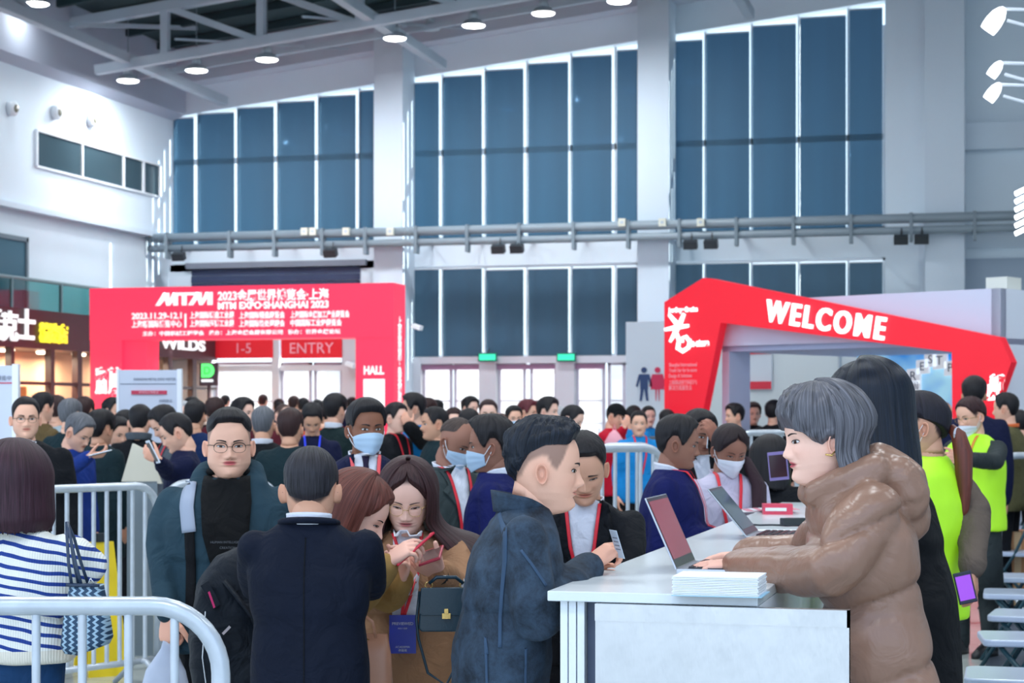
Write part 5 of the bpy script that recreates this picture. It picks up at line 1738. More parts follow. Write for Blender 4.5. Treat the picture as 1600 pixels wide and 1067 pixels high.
# ================================================================== COUNTER AND WHAT LIES ON IT
ZC = 1.13
c0 = P(855, 922, 5.2)
CX0 = c0.x; CY0 = c0.y
CX1 = CX0 + 0.58; CY1 = 10.4
m_ctop = mat('white counter laminate', rgb(222, 230, 234), 0.22)
m_cedge = mat('white counter edge', rgb(232, 238, 244), 0.35)
def brushed():
    m = bpy.data.materials.new('brushed silver panel'); m.use_nodes = True
    n = m.node_tree; b = n.nodes['Principled BSDF']; b.inputs['Metallic'].default_value = 0.9
    b.inputs['Base Color'].default_value = (*rgb(204, 206, 208), 1); b.inputs['Roughness'].default_value = 0.3
    t = n.nodes.new('ShaderNodeTexCoord'); nz = n.nodes.new('ShaderNodeTexNoise'); nz.inputs['Scale'].default_value = 3.5; nz.inputs['Detail'].default_value = 6
    mp = n.nodes.new('ShaderNodeMapping'); mp.inputs['Scale'].default_value = (1, 1, .35)
    n.links.new(t.outputs['Object'], mp.inputs[0]); n.links.new(mp.outputs[0], nz.inputs[0])
    bp = n.nodes.new('ShaderNodeBump'); bp.inputs['Strength'].default_value = 0.3; bp.inputs['Distance'].default_value = 0.06
    n.links.new(nz.outputs['Fac'], bp.inputs['Height']); n.links.new(bp.outputs[0], b.inputs['Normal'])
    r = n.nodes.new('ShaderNodeMapRange'); r.inputs['To Min'].default_value = .22; r.inputs['To Max'].default_value = .42
    n.links.new(nz.outputs['Fac'], r.inputs['Value']); n.links.new(r.outputs[0], b.inputs['Roughness'])
    return m
m_brush = brushed()
root = tag(empty('registration_counter', (CX0, CY0, 0)), 'long white registration counter with a brushed silver end panel, bottom right', 'counter')
L = CY1 - CY0; W_ = CX1 - CX0
g = G(); g.box((-0.0, 0, ZC - 0.028), (W_, L, ZC)); g.obj('worktop', m_ctop, root, bevel=0.003)
g = G(); g.box((0.03, 0.05, 0.06), (0.06, L - 0.05, ZC - 0.03)); g.obj('front_board', m_cedge, root)
for k in range(3):
    g = G(); g.box((0.03 + k * 0.024, 0.03, 0), (0.05 + k * 0.024, 0.07 + 0.01 * k, ZC - 0.028)); g.obj('end_post', m_cedge, root)
g = G(); g.box((0.10, 0.06, 0.05), (0.13, 0.10, ZC - 0.03)); g.obj('dark_post', mat('slate blue post', rgb(70, 84, 110), 0.4), root)
pe = P(1335, 945, 5.12)
g = G(); xw = pe.x - CX0
g.box((0.14, -0.02, 0.02), (xw, 0.01, ZC - 0.03)); g.obj('end_panel', m_brush, root)
g = G(); g.box((0.14, -0.027, ZC - 0.075), (xw, -0.02, ZC - 0.0295)); g.box((xw - 0.006, -0.027, 0.02), (xw, 0.012, ZC - 0.0295)); g.obj('panel_trim', m_brush, root)
g = G(); g.box((W_, 0.03, 0.80), (xw, 0.5, 0.83)); g.obj('side_shelf', m_cedge, root)
g = G(); g.box((W_ - 0.03, 0.05, 0.06), (W_, L - .05, ZC - 0.03)); g.obj('back_board', m_cedge, root)

def on_counter(px, py, z=ZC):
    r = ray(px, py); t = (z - CAM_H) / r.z
    return C0 + r * t

m_alu = mat('silver laptop shell', rgb(190, 196, 206), 0.3, 0.7)
m_keys = mat('dark keyboard', rgb(46, 50, 60), 0.45)
m_scr = mat('glossy screen, dull red picture', rgb(150, 52, 66), 0.12, emit=rgb(168, 50, 66), estr=0.15)
m_scr2 = mat('glossy screen, dark green picture', rgb(52, 74, 80), 0.1, emit=rgb(50, 80, 84), estr=0.08)
m_bez = mat('black bezel', rgb(34, 32, 38), 0.2)
def laptop(hn, hf, tilt, msc, label, w=0.33, dp=0.235):
    """hn, hf = near and far ends of the hinge; the base reaches to the right, the screen leans left"""
    hn = Vector(hn); hf = Vector(hf)
    ax = (hf - hn); w = ax.length; ax.normalize()
    rt = Vector((ax.y, -ax.x, 0))
    root = tag(empty('laptop', (hn + hf) / 2), label, 'laptop', 'laptops on the counter')
    g = G(); g.obox(rt * dp / 2 + Vector((0, 0, .008)), rt * dp / 2, ax * w / 2, Vector((0, 0, .008))); g.obj('base', m_alu, root, bevel=.003)
    g = G(); g.obox(rt * dp * .42 + Vector((0, 0, .0175)), rt * dp * .27, ax * w * .46, Vector((0, 0, .0015))); kb = g.obj('keyboard', m_keys, root)
    g = G()
    for i in range(5):
        for j in range(14):
            g.obox(rt * (dp * (.19 + .11 * i)) + ax * (w * (-.42 + .0645 * j)) + Vector((0, 0, .0205)), rt * .0085, ax * .0085, Vector((0, 0, .0012)))
    tag(g.obj('keys', m_bez, root), kind='stuff')
    up = (Vector((0, 0, 1)) * math.cos(tilt) - rt * math.sin(tilt)); nn = up.cross(ax).normalized()
    if nn.dot(rt) < 0: nn = -nn
    h = 0.235
    g = G(); g.obox(up * h / 2 + Vector((0, 0, .014)), ax * w / 2, up * h / 2, nn * .003); g.obj('lid', m_alu, root, bevel=.002)
    g = G(); g.obox(up * h / 2 + Vector((0, 0, .014)) + nn * .0034, ax * (w / 2 - .004), up * (h / 2 - .004), nn * .0005); g.obj('bezel', m_bez, root)
    g = G(); g.obox(up * (h / 2 + .008) + Vector((0, 0, .014)) + nn * .0042, ax * (w / 2 - .014), up * (h / 2 - .022), nn * .0004); g.obj('screen', msc, root)
    return root
# paper pads under and before the near laptop
a = on_counter(1056, 893 + 4); b = on_counter(1078, 872 + 4)
hn = Vector((a.x, a.y, ZC + .0005)); hf = hn + Vector((0.0, 0.345, 0))
lap1 = laptop(hn, hf, math.radians(24), m_scr, 'open silver laptop with a dull red screen, nearest on the white counter')
a = on_counter(1166, 844); hn2 = Vector((a.x, a.y, ZC + .0005)); hf2 = hn2 + Vector((0.0, 0.34, 0))
lap2 = laptop(hn2, hf2, math.radians(40), m_scr2, 'open laptop with a dark green screen, farther along the white counter')
m_paper = mat('white paper', rgb(238, 242, 246), 0.6)
q = on_counter(1050, 931)
r = tag(empty('paper_stack', (q.x + 0.11, q.y + 0.09, ZC)), 'thick stack of white paper at the near end of the counter', 'paper')
g = G()
for k in range(12):
    o_ = 0.0015 * math.sin(k * 2.3)
    g.box((-0.11 + o_, -0.085 + o_, 0.0045 * k), (0.12 + o_, 0.085, 0.0045 * k + 0.0036))
g.obj('sheets', m_paper, r)
g = G(); g.box((-0.112, -0.088, -0.0), (0.13, 0.085, 0.002)); g.obj('blue_cover', mat('pale blue cover', rgb(150, 196, 222), .5), r)
# documents, leaflets, cables further along
q = on_counter(1190, 834)
r = tag(empty('printed_sheets', (q.x + .04, q.y, ZC)), 'loose printed sheets beside the farther laptop', 'paper')
for k in range(3):
    g = G(); g.obox((.02 * k, .03 * k, .002 + .002 * k), (.105, .01 * k, 0), (-.012 * k, .148, 0), (0, 0, .0006)); s_ = g.obj('sheet', m_paper, r)
g = G()
for k in range(12): g.box((-.04, -.10 + .02 * k, .0075), (.12, -.094 + .02 * k, .0080))
g.obj('printed_lines', mat('grey print', rgb(110, 120, 140), .6), r)
q = on_counter(1175, 799)
r = tag(empty('leaflets', (q.x, q.y, ZC)), 'spread of pale pink and white leaflets at the far part of the counter', 'leaflets')
for k in range(6):
    g = G(); g.obox((.03 * k, .04 * math.sin(k), .003 + .003 * k), (.07, .02, 0), (-.03, .11, 0), (0, 0, .001)); g.obj('leaflet', mat('pink leaflet', rgb(226, 150, 166), .5) if k % 2 else m_paper, r)
q = on_counter(1208, 803)
r = tag(empty('leaflet_pack', (q.x + .02, q.y, ZC)), 'small red and white printed pack on the counter by the leaflets', 'pack')
g = G(); g.obox((0, 0, .025), (.07, .01, 0), (-.01, .05, 0), (0, 0, .025)); g.obj('pack', mat('coral red print', rgb(222, 70, 96), .4), r)
g = G(); g.obox((0, -.053, .025), (.05, .007, 0), (0, .001, 0), (0, 0, .008)); g.obj('white_strip', m_paper, r)
q = on_counter(1195, 822)
r = tag(empty('black_cable', (q.x, q.y, ZC + .004)), 'black cable and plug lying behind the farther laptop', 'cable')
g = G(); g.tube([(-.12, 0, 0.001), (-.08, .03, 0.001), (-.02, -.01, 0.001), (.03, .02, 0.001), (.10, .0, 0.001), (.16, .03, .001)], .004, 8); g.obj('cord', m_dark, r, True)
g = G(); g.obox((.12, .03, .016), (.05, .02, 0), (-.01, .02, 0), (0, 0, .016)); g.obj('plug', m_dark, r, bevel=.004)
q = on_counter(1010, 0 + 868)
# ================================================================== BARRIERS
m_bar = mat('galvanised barrier tube', rgb(192, 200, 208), 0.32, 0.35, var=.08, vscale=14, bump=.05, bscale=90)
def barrier(p, ang, length, h, label, r=0.021, rv=0.010, gap=0.10, bend=0.16, grp='crowd barriers', foot=True):
    """crowd barrier; p = ground point of the right-hand end, ang = direction it runs away to (world angle)"""
    root = tag(empty('crowd_barrier', p, ang), label, 'barrier', grp)
    L_ = length; pts = [(0, 0, .16)]
    z0 = .16
    loop = []
    loop += [(0, 0, z0 + .02), (0, 0, h - bend)]
    for k in range(1, 9):
        a = PI / 2 * k / 9; loop.append((bend * (1 - math.cos(a)), 0, h - bend + bend * math.sin(a)))
    loop += [(bend, 0, h), (L_ - bend, 0, h)]
    for k in range(1, 9):
        a = PI / 2 * k / 9; loop.append((L_ - bend + bend * math.sin(a), 0, h - bend + bend * math.cos(a)))
    loop += [(L_, 0, h - bend), (L_, 0, z0 + .02)]
    g = G(); g.tube(loop, r, 16); g.obj('top_rail', m_bar, root, True)
    g = G(); g.tube([(0, 0, z0), (L_, 0, z0)], r * .8, 12); g.obj('bottom_rail', m_bar, root, True)
    n = int((L_ - .1) / gap)
    for k in range(1, n + 1):
        x = k * (L_ / (n + 1)); z1 = h
        if x < bend: z1 = h - bend + bend * math.sin(math.acos(1 - x / bend))
        if L_ - x < bend: z1 = h - bend + bend * math.sin(math.acos(1 - (L_ - x) / bend))
        g = G(); g.tube([(x, 0, z0), (x, 0, z1)], rv, 10, False); g.obj('bar', m_bar, root, True)
    if foot:
        for x in (.12, L_ - .12):
            g = G(); g.tube([(x, -.25, .015), (x, -.05, z0), (x, .05, z0), (x, .25, .015)], r * .7, 8); g.obj('foot', m_bar, root, True)
    return root
def barrier_px(pa, pb, da, db, h, label, **kw):
    """from the right-hand end (pixel column pb, distance db) to the left one (pa, da)"""
    a = GZ(pa, da); b = GZ(pb, db); v = a - b
    return barrier(b, math.atan2(v.y, v.x), v.length, h, label, **kw)
barrier_px(-160, 345, 4.45, 4.45, 1.165, 'grey steel crowd barrier nearest the camera, cut by the bottom left', r=.0225, rv=.0105, gap=.1)
barrier_px(40, 246, 10.5, 11.2, 1.19, 'bright steel barrier behind the striped woman, left of the glasses man', r=.024, rv=.013, gap=.09)
barrier_px(254, 434, 11.2, 11.6, 1.20, 'steel barrier behind the man in glasses, its right end showing', r=.024, rv=.013, gap=.09)
barrier_px(440, 560, 11.6, 12.0, 1.20, 'steel barrier behind the grey-haired man seen from behind', r=.024, rv=.013, gap=.09)
barrier_px(600, 668, 12.3, 12.6, 1.28, 'white-glaring steel barrier behind the long-haired woman', r=.026, rv=.013, gap=.09)
barrier_px(676, 790, 12.6, 12.2, 1.30, 'steel barrier between the grey suit and the navy suit men', r=.026, rv=.013, gap=.09)
barrier_px(560, 700, 17.5, 18.0, 1.20, 'farther grey barrier behind the masked man in a navy suit', r=.024, rv=.013, gap=.16)
barrier_px(900, 1040, 11.6, 11.9, 1.40, 'steel barrier right of the leaning man in black suit', r=.026, rv=.013, gap=.09)
barrier_px(928, 1028, 15.5, 15.7, 1.35, 'second steel barrier in front of the red hooded person', r=.026, rv=.013, gap=.16)
barrier_px(1150, 1290, 16.0, 16.4, 1.45, 'white steel barrier under the welcome arch', r=.028, rv=.014, gap=.16)
barrier_px(1560, 1760, 15.0, 15.2, 1.28, 'white steel barrier at the right edge behind the chairs', r=.028, rv=.014, gap=.5)
# ================================================================== YELLOW FLOOR SIGN
m_yel2 = mat('yellow plastic', rgb(246, 214, 30), .4)
p = GZ(158, 11.75)
r = tag(empty('wet_floor_sign', p, CAM_A + 0.5), 'yellow folding wet floor sign standing behind the steel barrier', 'sign')
for s_ in (-1, 1):
    g = G(); V = [(-.15, s_ * .17, 0), (.15, s_ * .17, 0), (.09, s_ * .01, .62), (-.09, s_ * .01, .62)]
    V2 = [(x, y + .012, z) for x, y, z in V]
    g.add(V + V2, [(0, 1, 2, 3), (7, 6, 5, 4), (0, 4, 5, 1), (1, 5, 6, 2), (2, 6, 7, 3), (3, 7, 4, 0)]); g.obj('panel', m_yel2, r)
g = G(); g.prism([(0, .14), (.05, .05), (-.05, .05)], (0, -.115, .2), (1, 0, 0), (0, .27, .96), (0, -.004, 0)); g.obj('warning_triangle', m_dark, r)
g = G(); g.box((-.05, -.02, .62), (.05, .02, .66)); g.obj('handle', m_dark, r)
r.scale = (0.85, 1.0, 1.32)
# cream trapezoid board in the crowd
p = GZ(222, 12.6)
r = tag(empty('cream_lectern_board', p, CAM_A + 0.1), 'blank cream tapered board standing in the crowd behind the barrier', 'board')
k_ = 12.6 / FPX
g = G(); zz = lambda y: CAM_H + (HOR - y) * k_
pts = [(-32 * k_, zz(752)), (30 * k_, zz(756)), (12 * k_, zz(706)), (-15 * k_, zz(693))]
g.prism(pts, (0, 0, 0), (1, 0, 0), (0, 0, 1), (0, .08, 0)); g.obj('panel', mat('cream board', rgb(216, 212, 196), .6), r)
g = G(); g.box((-.10, .0, 0), (.10, .07, zz(752))); g.obj('stand', m_tray, r)
# ================================================================== CHAIRS, right edge
m_seat = mat('pale grey blue seat', rgb(186, 198, 220), .3)
m_cleg = mat('dark teal chair frame', rgb(28, 66, 78), .4)
def folding_chair():
    r = empty('folding_chair')
    g = G(); 
    pts = []
    for cx_, cy_, a0 in ((.17, .17, 0), (-.17, .17, 90), (-.17, -.17, 180), (.17, -.17, 270)):
        for q in range(6):
            t = math.radians(a0 + q * 18); pts.append((cx_ + .05 * math.cos(t), cy_ + .05 * math.sin(t)))
    g.prism(pts, (0, 0, .44), (1, 0, 0), (0, 1, 0), (0, 0, .035)); g.obj('seat', m_seat, r, bevel=.008)
    for s_ in (-1, 1):
        g = G(); g.tube([(-.24, s_ * .21, 0), (.05, s_ * .21, .46), (.22, s_ * .21, .84)], .013, 8); g.obj('leg', m_cleg, r, True)
        g = G(); g.tube([(.24, s_ * .19, 0), (-.14, s_ * .19, .44)], .013, 8); g.obj('leg', m_cleg, r, True)
    g = G(); g.obox((.21, 0, .79), (.012, 0, .03), (0, .21, 0), (-.03, 0, .07)); g.obj('backrest', m_cleg, r, bevel=.01)
    g = G(); g.tube([(-.2, -.21, .06), (-.2, .21, .06)], .009, 6); g.obj('crossbar', m_cleg, r, True)
    return r
proto = folding_chair()
chs = [(1588, 1055), (1600, 1000), (1610, 968), (1592, 932), (1600, 905), (1580, 862), (1582, 842), (1590, 822), (1600, 806)]
names = ['lowest, nearest the bottom right corner', 'second up from the bottom right corner', 'third up from the bottom right corner', 'fourth up in the stack of seats', 'fifth up in the stack of seats', 'sixth up, beyond the long gap', 'seventh up, near the lime vest', 'eighth up, near the lime vest', 'farthest, by the white barrier']
ds_ = [8.3, 9.7, 10.8, 12.1, 13.3, 15.7, 17.2, 19.0, 20.8]
for k, ((px, py), d) in enumerate(zip(chs, ds_)):
    o = proto if k == 0 else copy_tree(proto)
    p = GZ(px, d); o.location = p; o.rotation_euler = (0, 0, 0.12 * math.sin(k * 2.1) + (0.0))
    tag(o, 'pale-seated folding chair at right, ' + names[k], 'chair', 'folding chairs at the right edge')
# dark carpet strip and a cardboard box by the chairs
g = G(); q = GZ(1490, 9); g.box((-0.2, 6.0, 0.0), (4.5, 30, 0.006)); tag(g.obj('grey_carpet', mat('blue grey carpet', rgb(58, 68, 82), .8, var=.05, vscale=20)), 'blue grey carpet area under the folding chairs', 'carpet')
q = GZ(1590, 15.8)
r = tag(empty('cardboard_box', q + Vector((0, 0, .006)), CAM_A), 'brown cardboard box standing behind the barrier at the right edge', 'box')
g = G(); g.box((-.16, 0, 0), (.16, .3, .62)); g.obj('box', mat('brown cardboard', rgb(186, 130, 84), .7), r)
g = G(); g.box((-.03, -.003, 0), (.03, 0, .62)); g.obj('tape', mat('tan tape', rgb(206, 168, 120), .3), r)
# ================================================================== THE PEOPLE IN FRONT
SK_L = rgb(234, 182, 156); SK_M = rgb(212, 160, 132); SK_P = rgb(242, 196, 176); SK_D = rgb(136, 88, 66); SK_D2 = rgb(150, 104, 86)
def dirw(sx, fy, z):
    """world direction from screen right, away, up"""
    return RT * sx + FW * fy + Vector((0, 0, z))
PLACED = []
def put(sp):
    o, inf = person(sp)
    PLACED.append((o.matrix_world.translation.x, o.matrix_world.translation.y))
    return o, inf

# ---- woman in the striped sweater, from behind
def stripes():
    m = bpy.data.materials.new('striped knit'); m.use_nodes = True
    n = m.node_tree; b = n.nodes['Principled BSDF']; b.inputs['Roughness'].default_value = .85
    t = n.nodes.new('ShaderNodeTexCoord'); s = n.nodes.new('ShaderNodeSeparateXYZ'); n.links.new(t.outputs['Object'], s.inputs[0])
    nz = n.nodes.new('ShaderNodeTexNoise'); nz.inputs['Scale'].default_value = 5; n.links.new(t.outputs['Object'], nz.inputs[0])
    ax = n.nodes.new('ShaderNodeMath'); ax.operation = 'ABSOLUTE'; n.links.new(s.outputs['X'], ax.inputs[0])
    m1 = n.nodes.new('ShaderNodeMath'); m1.operation = 'MULTIPLY_ADD'; n.links.new(ax.outputs[0], m1.inputs[0]); m1.inputs[1].default_value = .22; n.links.new(s.outputs['Z'], m1.inputs[2])
    m2 = n.nodes.new('ShaderNodeMath'); m2.operation = 'MULTIPLY_ADD'; n.links.new(nz.outputs['Fac'], m2.inputs[0]); m2.inputs[1].default_value = .03; n.links.new(m1.outputs[0], m2.inputs[2])
    m3 = n.nodes.new('ShaderNodeMath'); m3.operation = 'MULTIPLY'; m3.inputs[1].default_value = 1 / .031; n.links.new(m2.outputs[0], m3.inputs[0])
    m4 = n.nodes.new('ShaderNodeMath'); m4.operation = 'FRACT'; n.links.new(m3.outputs[0], m4.inputs[0])
    cr = n.nodes.new('ShaderNodeValToRGB'); cr.color_ramp.interpolation = 'CONSTANT'
    cr.color_ramp.elements[0].color = (*rgb(24, 58, 136), 1); cr.color_ramp.elements[0].position = 0
    cr.color_ramp.elements[1].color = (*rgb(228, 228, 220), 1); cr.color_ramp.elements[1].position = .36
    n.links.new(m4.outputs[0], cr.inputs[0])
    lt = n.nodes.new('ShaderNodeMath'); lt.operation = 'LESS_THAN'; lt.inputs[1].default_value = .905; n.links.new(s.outputs['Z'], lt.inputs[0])
    mx = n.nodes.new('ShaderNodeMix'); mx.data_type = 'RGBA'; n.links.new(lt.outputs[0], mx.inputs['Factor']); n.links.new(cr.outputs[0], mx.inputs['A']); mx.inputs['B'].default_value = (*rgb(222, 216, 200), 1)
    n.links.new(mx.outputs['Result'], b.inputs['Base Color'])
    wv = n.nodes.new('ShaderNodeTexWave'); wv.inputs['Scale'].default_value = 45; n.links.new(t.outputs['Object'], wv.inputs[0])
    bp = n.nodes.new('ShaderNodeBump'); bp.inputs['Strength'].default_value = .35; bp.inputs['Distance'].default_value = .003; n.links.new(wv.outputs['Fac'], bp.inputs['Height']); n.links.new(bp.outputs[0], b.inputs['Normal'])
    return m
m_jean = cloth('blue jeans', rgb(22, 66, 110), .8, .15)
o, inf = put(dict(px=22, top=692, d=5.8, phi=176, fem=1, k=.93, skin=SK_L, hairc=rgb(52, 30, 40), hairname='plum brown', hairhi=1.7,
    label='woman from behind with plum brown bob and blue striped white sweater, bottom left',
    hair=dict(top=.024, side=.012, back=.02, line=lambda t: np.interp(t, [0, 60, 180], [.19, .13, .06]), rough=.002, length=.012, open=52, vol=.034, curl=.10, flare=.04),
    R=dict(el=('P', 138, 880, 5.75), wr=('P', 100, 930, 6.1)),
    top_=dict(m=stripes(), name='sweater', hem=.93, bulk=1.08, wr=.010, wf=5, collar=(cloth('cream knit', rgb(226, 222, 208)), .03, .074, .02)), bot=dict(m=m_jean, name='jeans')))
# her patterned handbag
def chevron():
    m = bpy.data.materials.new('navy and white woven pattern'); m.use_nodes = True
    n = m.node_tree; b = n.nodes['Principled BSDF']; b.inputs['Roughness'].default_value = .6
    t = n.nodes.new('ShaderNodeTexCoord'); s = n.nodes.new('ShaderNodeSeparateXYZ'); n.links.new(t.outputs['Object'], s.inputs[0])
    def M(op, a, bb, c=None):
        k = n.nodes.new('ShaderNodeMath'); k.operation = op
        for i, v in enumerate((a, bb, c)):
            if v is None: continue
            if isinstance(v, (int, float)): k.inputs[i].default_value = v
            else: n.links.new(v, k.inputs[i])
        return k.outputs[0]
    zx = M('PINGPONG', M('MULTIPLY', s.outputs['Z'], 60), 0.5)
    u_ = M('ADD', M('MULTIPLY', s.outputs['X'], 42), M('MULTIPLY', zx, .9))
    f = M('FRACT', u_, None)
    cr = n.nodes.new('ShaderNodeValToRGB'); cr.color_ramp.interpolation = 'CONSTANT'
    cr.color_ramp.elements[0].color = (*rgb(26, 60, 88), 1); cr.color_ramp.elements[1].position = .60; cr.color_ramp.elements[1].color = (*rgb(150, 178, 196), 1)
    n.links.new(f, cr.inputs[0]); n.links.new(cr.outputs[0], b.inputs['Base Color'])
    return m
m_chev = chevron(); m_navl = mat('navy leather', rgb(34, 52, 76), .4)
p = P(138, 965, 5.62)
r = tag(empty('patterned_handbag', p, CAM_A - .1), 'navy and white patterned tote bag hanging on the striped woman’s arm', 'handbag')
V = []; F = []
S = [(-.105, .085, .045), (-.085, .085, .03)]
g = G(); k_ = 5.62 / FPX
for z, x0, x1, yd in ((-.098, -.030, .034, .03), (-.092, -.066, .060, .05), (-.07, -.078, .070, .055), (0.0, -.070, .062, .05), (.085, -.055, .046, .035), (.10, -.055, .044, .03)):
    for q in range(20):
        a = 2 * PI * q / 20; ca, sa = math.cos(a), math.sin(a)
        V.append(((x0 + x1) / 2 + (x1 - x0) / 2 * math.copysign(abs(ca) ** .5, ca), yd * math.copysign(abs(sa) ** .6, sa), z + (.014 * ca if z < -.05 else 0)))
for i in range(5):
    for q in range(20): F.append((i * 20 + q, i * 20 + (q + 1) % 20, (i + 1) * 20 + (q + 1) % 20, (i + 1) * 20 + q))
F.append(tuple(range(19, -1, -1))); F.append(tuple(5 * 20 + q for q in range(20)))
g.add(V, F); g.obj('bag_body', m_chev, r, True)
g = G(); g.tube([(-.055, -.035, .10), (0, -.038, .10), (.045, -.035, .10)], .005, 8); g.obj('rim', m_navl, r, True)
for dy in (-.03, .03):
    g = G(); g.tube([(-.04, dy, .095), (-.052, dy * .8, .16), (-.06, dy * .5, .24), (-.066, 0, .285)], .005, 8, flat=.5); g.tube([(-.01, dy, .095), (-.03, dy * .8, .16), (-.05, dy * .5, .24), (-.066, 0, .285)], .005, 8, flat=.5); g.obj('handle', m_navl, r, True)
g = G(); g.tube([(.01, -.036, .10), (.02, -.04, .12), (.035, -.036, .10)], .0025, 6); g.obj('ring', m_silver, r, True)

# ---- man with glasses in a teal grey hooded coat
m_coat = cloth('teal grey coat', rgb(46, 74, 88), .85, .1)
m_tee = cloth('black knit', rgb(12, 14, 17), .85)
def hoodcoat(g, inf):
    k = inf['k']; zn = inf['zn']; s = inf['spine']
    limb(g, [s(zn - .12 * k) + Vector((.10 * k, -.105, 0)), s(zn - .03 * k) + Vector((.115 * k, -.04, 0)), s(zn + .025 * k) + Vector((.09 * k, .045, 0)), s(zn + .03 * k) + Vector((0, .085, 0)), s(zn + .025 * k) + Vector((-.09 * k, .045, 0)), s(zn - .03 * k) + Vector((-.115 * k, -.04, 0)), s(zn - .12 * k) + Vector((-.10 * k, -.105, 0))], [.025, .036, .042, .048, .042, .036, .025], 12)
o, inf = put(dict(px=358, top=634, d=7.0, phi=2, head=(8, 2, 0), hs=1.03, bw=1.16, bd=1.2, k=1.0, skin=SK_L, fat=.18, glasses='half', lips=rgb(206, 96, 100), eye=.8, brow=.8, neckr=.066,
    label='stout man with half-rim glasses, cropped hair and teal grey hooded coat over black shirt',
    hair=dict(top=.016, side=.001, back=.004, quiff=.006, rough=.0015, edge=.10, line=lambda t: np.interp(t, [0, 38, 46, 60, 75, 90, 130, 180], [.197, .193, .176, .165, .160, .16, .12, .08])), stubble=1,
    R=dict(el=('P', 252, 850, 7.0), wr=('P', 262, 962, 6.85), hdw=dirw(0, -.1, -1), bkw=dirw(-.6, -.8, 0), hand=dict(curl=(1.3, 1.35, 1.4, 1.45), thumb=.7)),
    L=dict(el=('P', 425, 850, 7.05), wr=('P', 400, 900, 6.8)),
    top_=dict(m=m_coat, name='coat', hem=.74, bulk=1.06, extra=hoodcoat, wr=.012, wf=4.5), bot=dict(m=m_trou)))
k = inf['k']; zn = inf['zn']
patch(inf['bvh'], [(-.085, zn + .01), (-.088, zn - .06), (-.075, zn - .20), (-.03, zn - .36), (.02, zn - .48), (.060, zn - .44), (.090, zn - .25), (.098, zn - .08), (.085, zn + .01)], 'front', .010, 'black_shirt', m_tee, o, .006, cuts=3)
g = G(); c0_ = inf['spine'](zn + .03); g.tube([c0_ + Vector((.072 * math.cos(a), .012 + .068 * math.sin(a), -.012 - .018 * math.cos(a + PI / 2) * -1)) for a in [2 * PI * q / 24 for q in range(25)]], .016, 10, False); g.obj('shirt_collar', m_tee, o, True)
for k2, s_ in enumerate(('HUMAN INTELLIGENCE', 'CREATION')):
    h = cast(inf['bvh'], .018, zn - .225 - .02 * k2, 'front', .02)
    text('shirt_lettering', s_, .012, h, (1, 0, 0), (0, 0, 1), mat('faint grey print', rgb(90, 94, 100), .7), o, .0006)
ribbon(inf['bvh'], [(-.135, zn - .01), (-.138, zn - .10), (-.125, zn - .19)], .052, 'front', .012, 'pack_strap', mat('grey webbing', rgb(150, 160, 178), .6), o, .006)
ribbon(inf['bvh'], [(-.125, zn - .18), (-.12, zn - .30), (-.12, zn - .46)], .036, 'front', .010, 'pack_strap', m_black, o, .005)
# rucksack on his back, its edge showing
Mw = inf['Mw']
r = tag(empty('rucksack'), 'grey blue rucksack on the back of the man with glasses, edge showing', 'rucksack')
r.matrix_world = Mw @ Matrix.Translation((-.05, .235, 1.08))
g = G(); rings(g, [((-.03, 0, -.30), .14, .07), ((-.03, 0, -.27), .19, .085), ((-.02, 0, 0), .20, .09), ((0, 0, .20), .17, .08), ((0, 0, .26), .10, .05)], 24, 3); g.obj('pack_body', mat('grey blue nylon', rgb(92, 106, 132), .6, bump=.2), r, True)
g = G(); g.tube([(-.08, -.02, .24), (-.04, -.03, .30), (.04, -.03, .30), (.08, -.02, .24)], .008, 8); g.obj('handle', m_black, r, True)
# plastic bag in his hand
p = P(262, 1000, 6.85)
r = tag(empty('plastic_bag', p), 'thin whitish plastic carrier bag in the hand of the glasses man', 'bag')
m_pl = bpy.data.materials.new('milky plastic film'); m_pl.use_nodes = True
n = m_pl.node_tree; b = n.nodes['Principled BSDF']; b.inputs['Base Color'].default_value = (*rgb(196, 206, 226), 1); b.inputs['Roughness'].default_value = .3; b.inputs['Alpha'].default_value = .72
g = G(); rings(g, [((0, 0, .02), .010, .010), ((0, 0, -.03), .026, .02), ((-.005, 0, -.11), .075, .04), ((-.01, 0, -.20), .10, .06), ((0, 0, -.30), .105, .07), ((0, 0, -.34), .07, .04)], 28)
V, F = wrinkle(np.array(g.v), g.f, .010, 14, 4), g.f
me = mesh_from(V, F); link('bag_film', me, m_pl, r)
g = G(); g.tube([(-.010, 0, .00), (-.014, 0, .05), (0, 0, .075), (.014, 0, .05), (.010, 0, .0)], .004, 8); g.obj('handle', m_pl, r, True)

# ---- grey-haired man seen from behind, midnight suit
o3, inf3 = put(dict(px=486, top=695, d=5.65, phi=178, head=(2, 12, 0), hs=.99, k=.92, bw=1.0, znoff=.022, skin=SK_M, hairc=rgb(26, 25, 30), hairname='greying black', hairhi=3.4,
    label='man from behind in a midnight blue suit, short greying hair, in front of glasses man',
    hair=dict(top=.010, side=.005, back=.007, rough=.003, edge=.10, line=lambda t: np.interp(t, [0, 60, 75, 90, 110, 130, 180], [.20, .17, .13, .14, .12, .085, .065])), hairtop=.01,
    R=dict(el=('P', 578, 915, 5.72), wr=('P', 560, 890, 6.0)), L=dict(el=('P', 402, 915, 5.75), wr=('P', 440, 930, 6.0)),
    top_=dict(m=m_midnight, name='suit_jacket', hem=.74, wr=.008, wf=4, bulk=.99, ws=(1, 1, .5), collar=(m_shirt, .040, .067, .02)), bot=dict(m=m_trou)))
gh = G()
g = G(); c0_ = inf3['spine'](inf3['zn'] - .01)
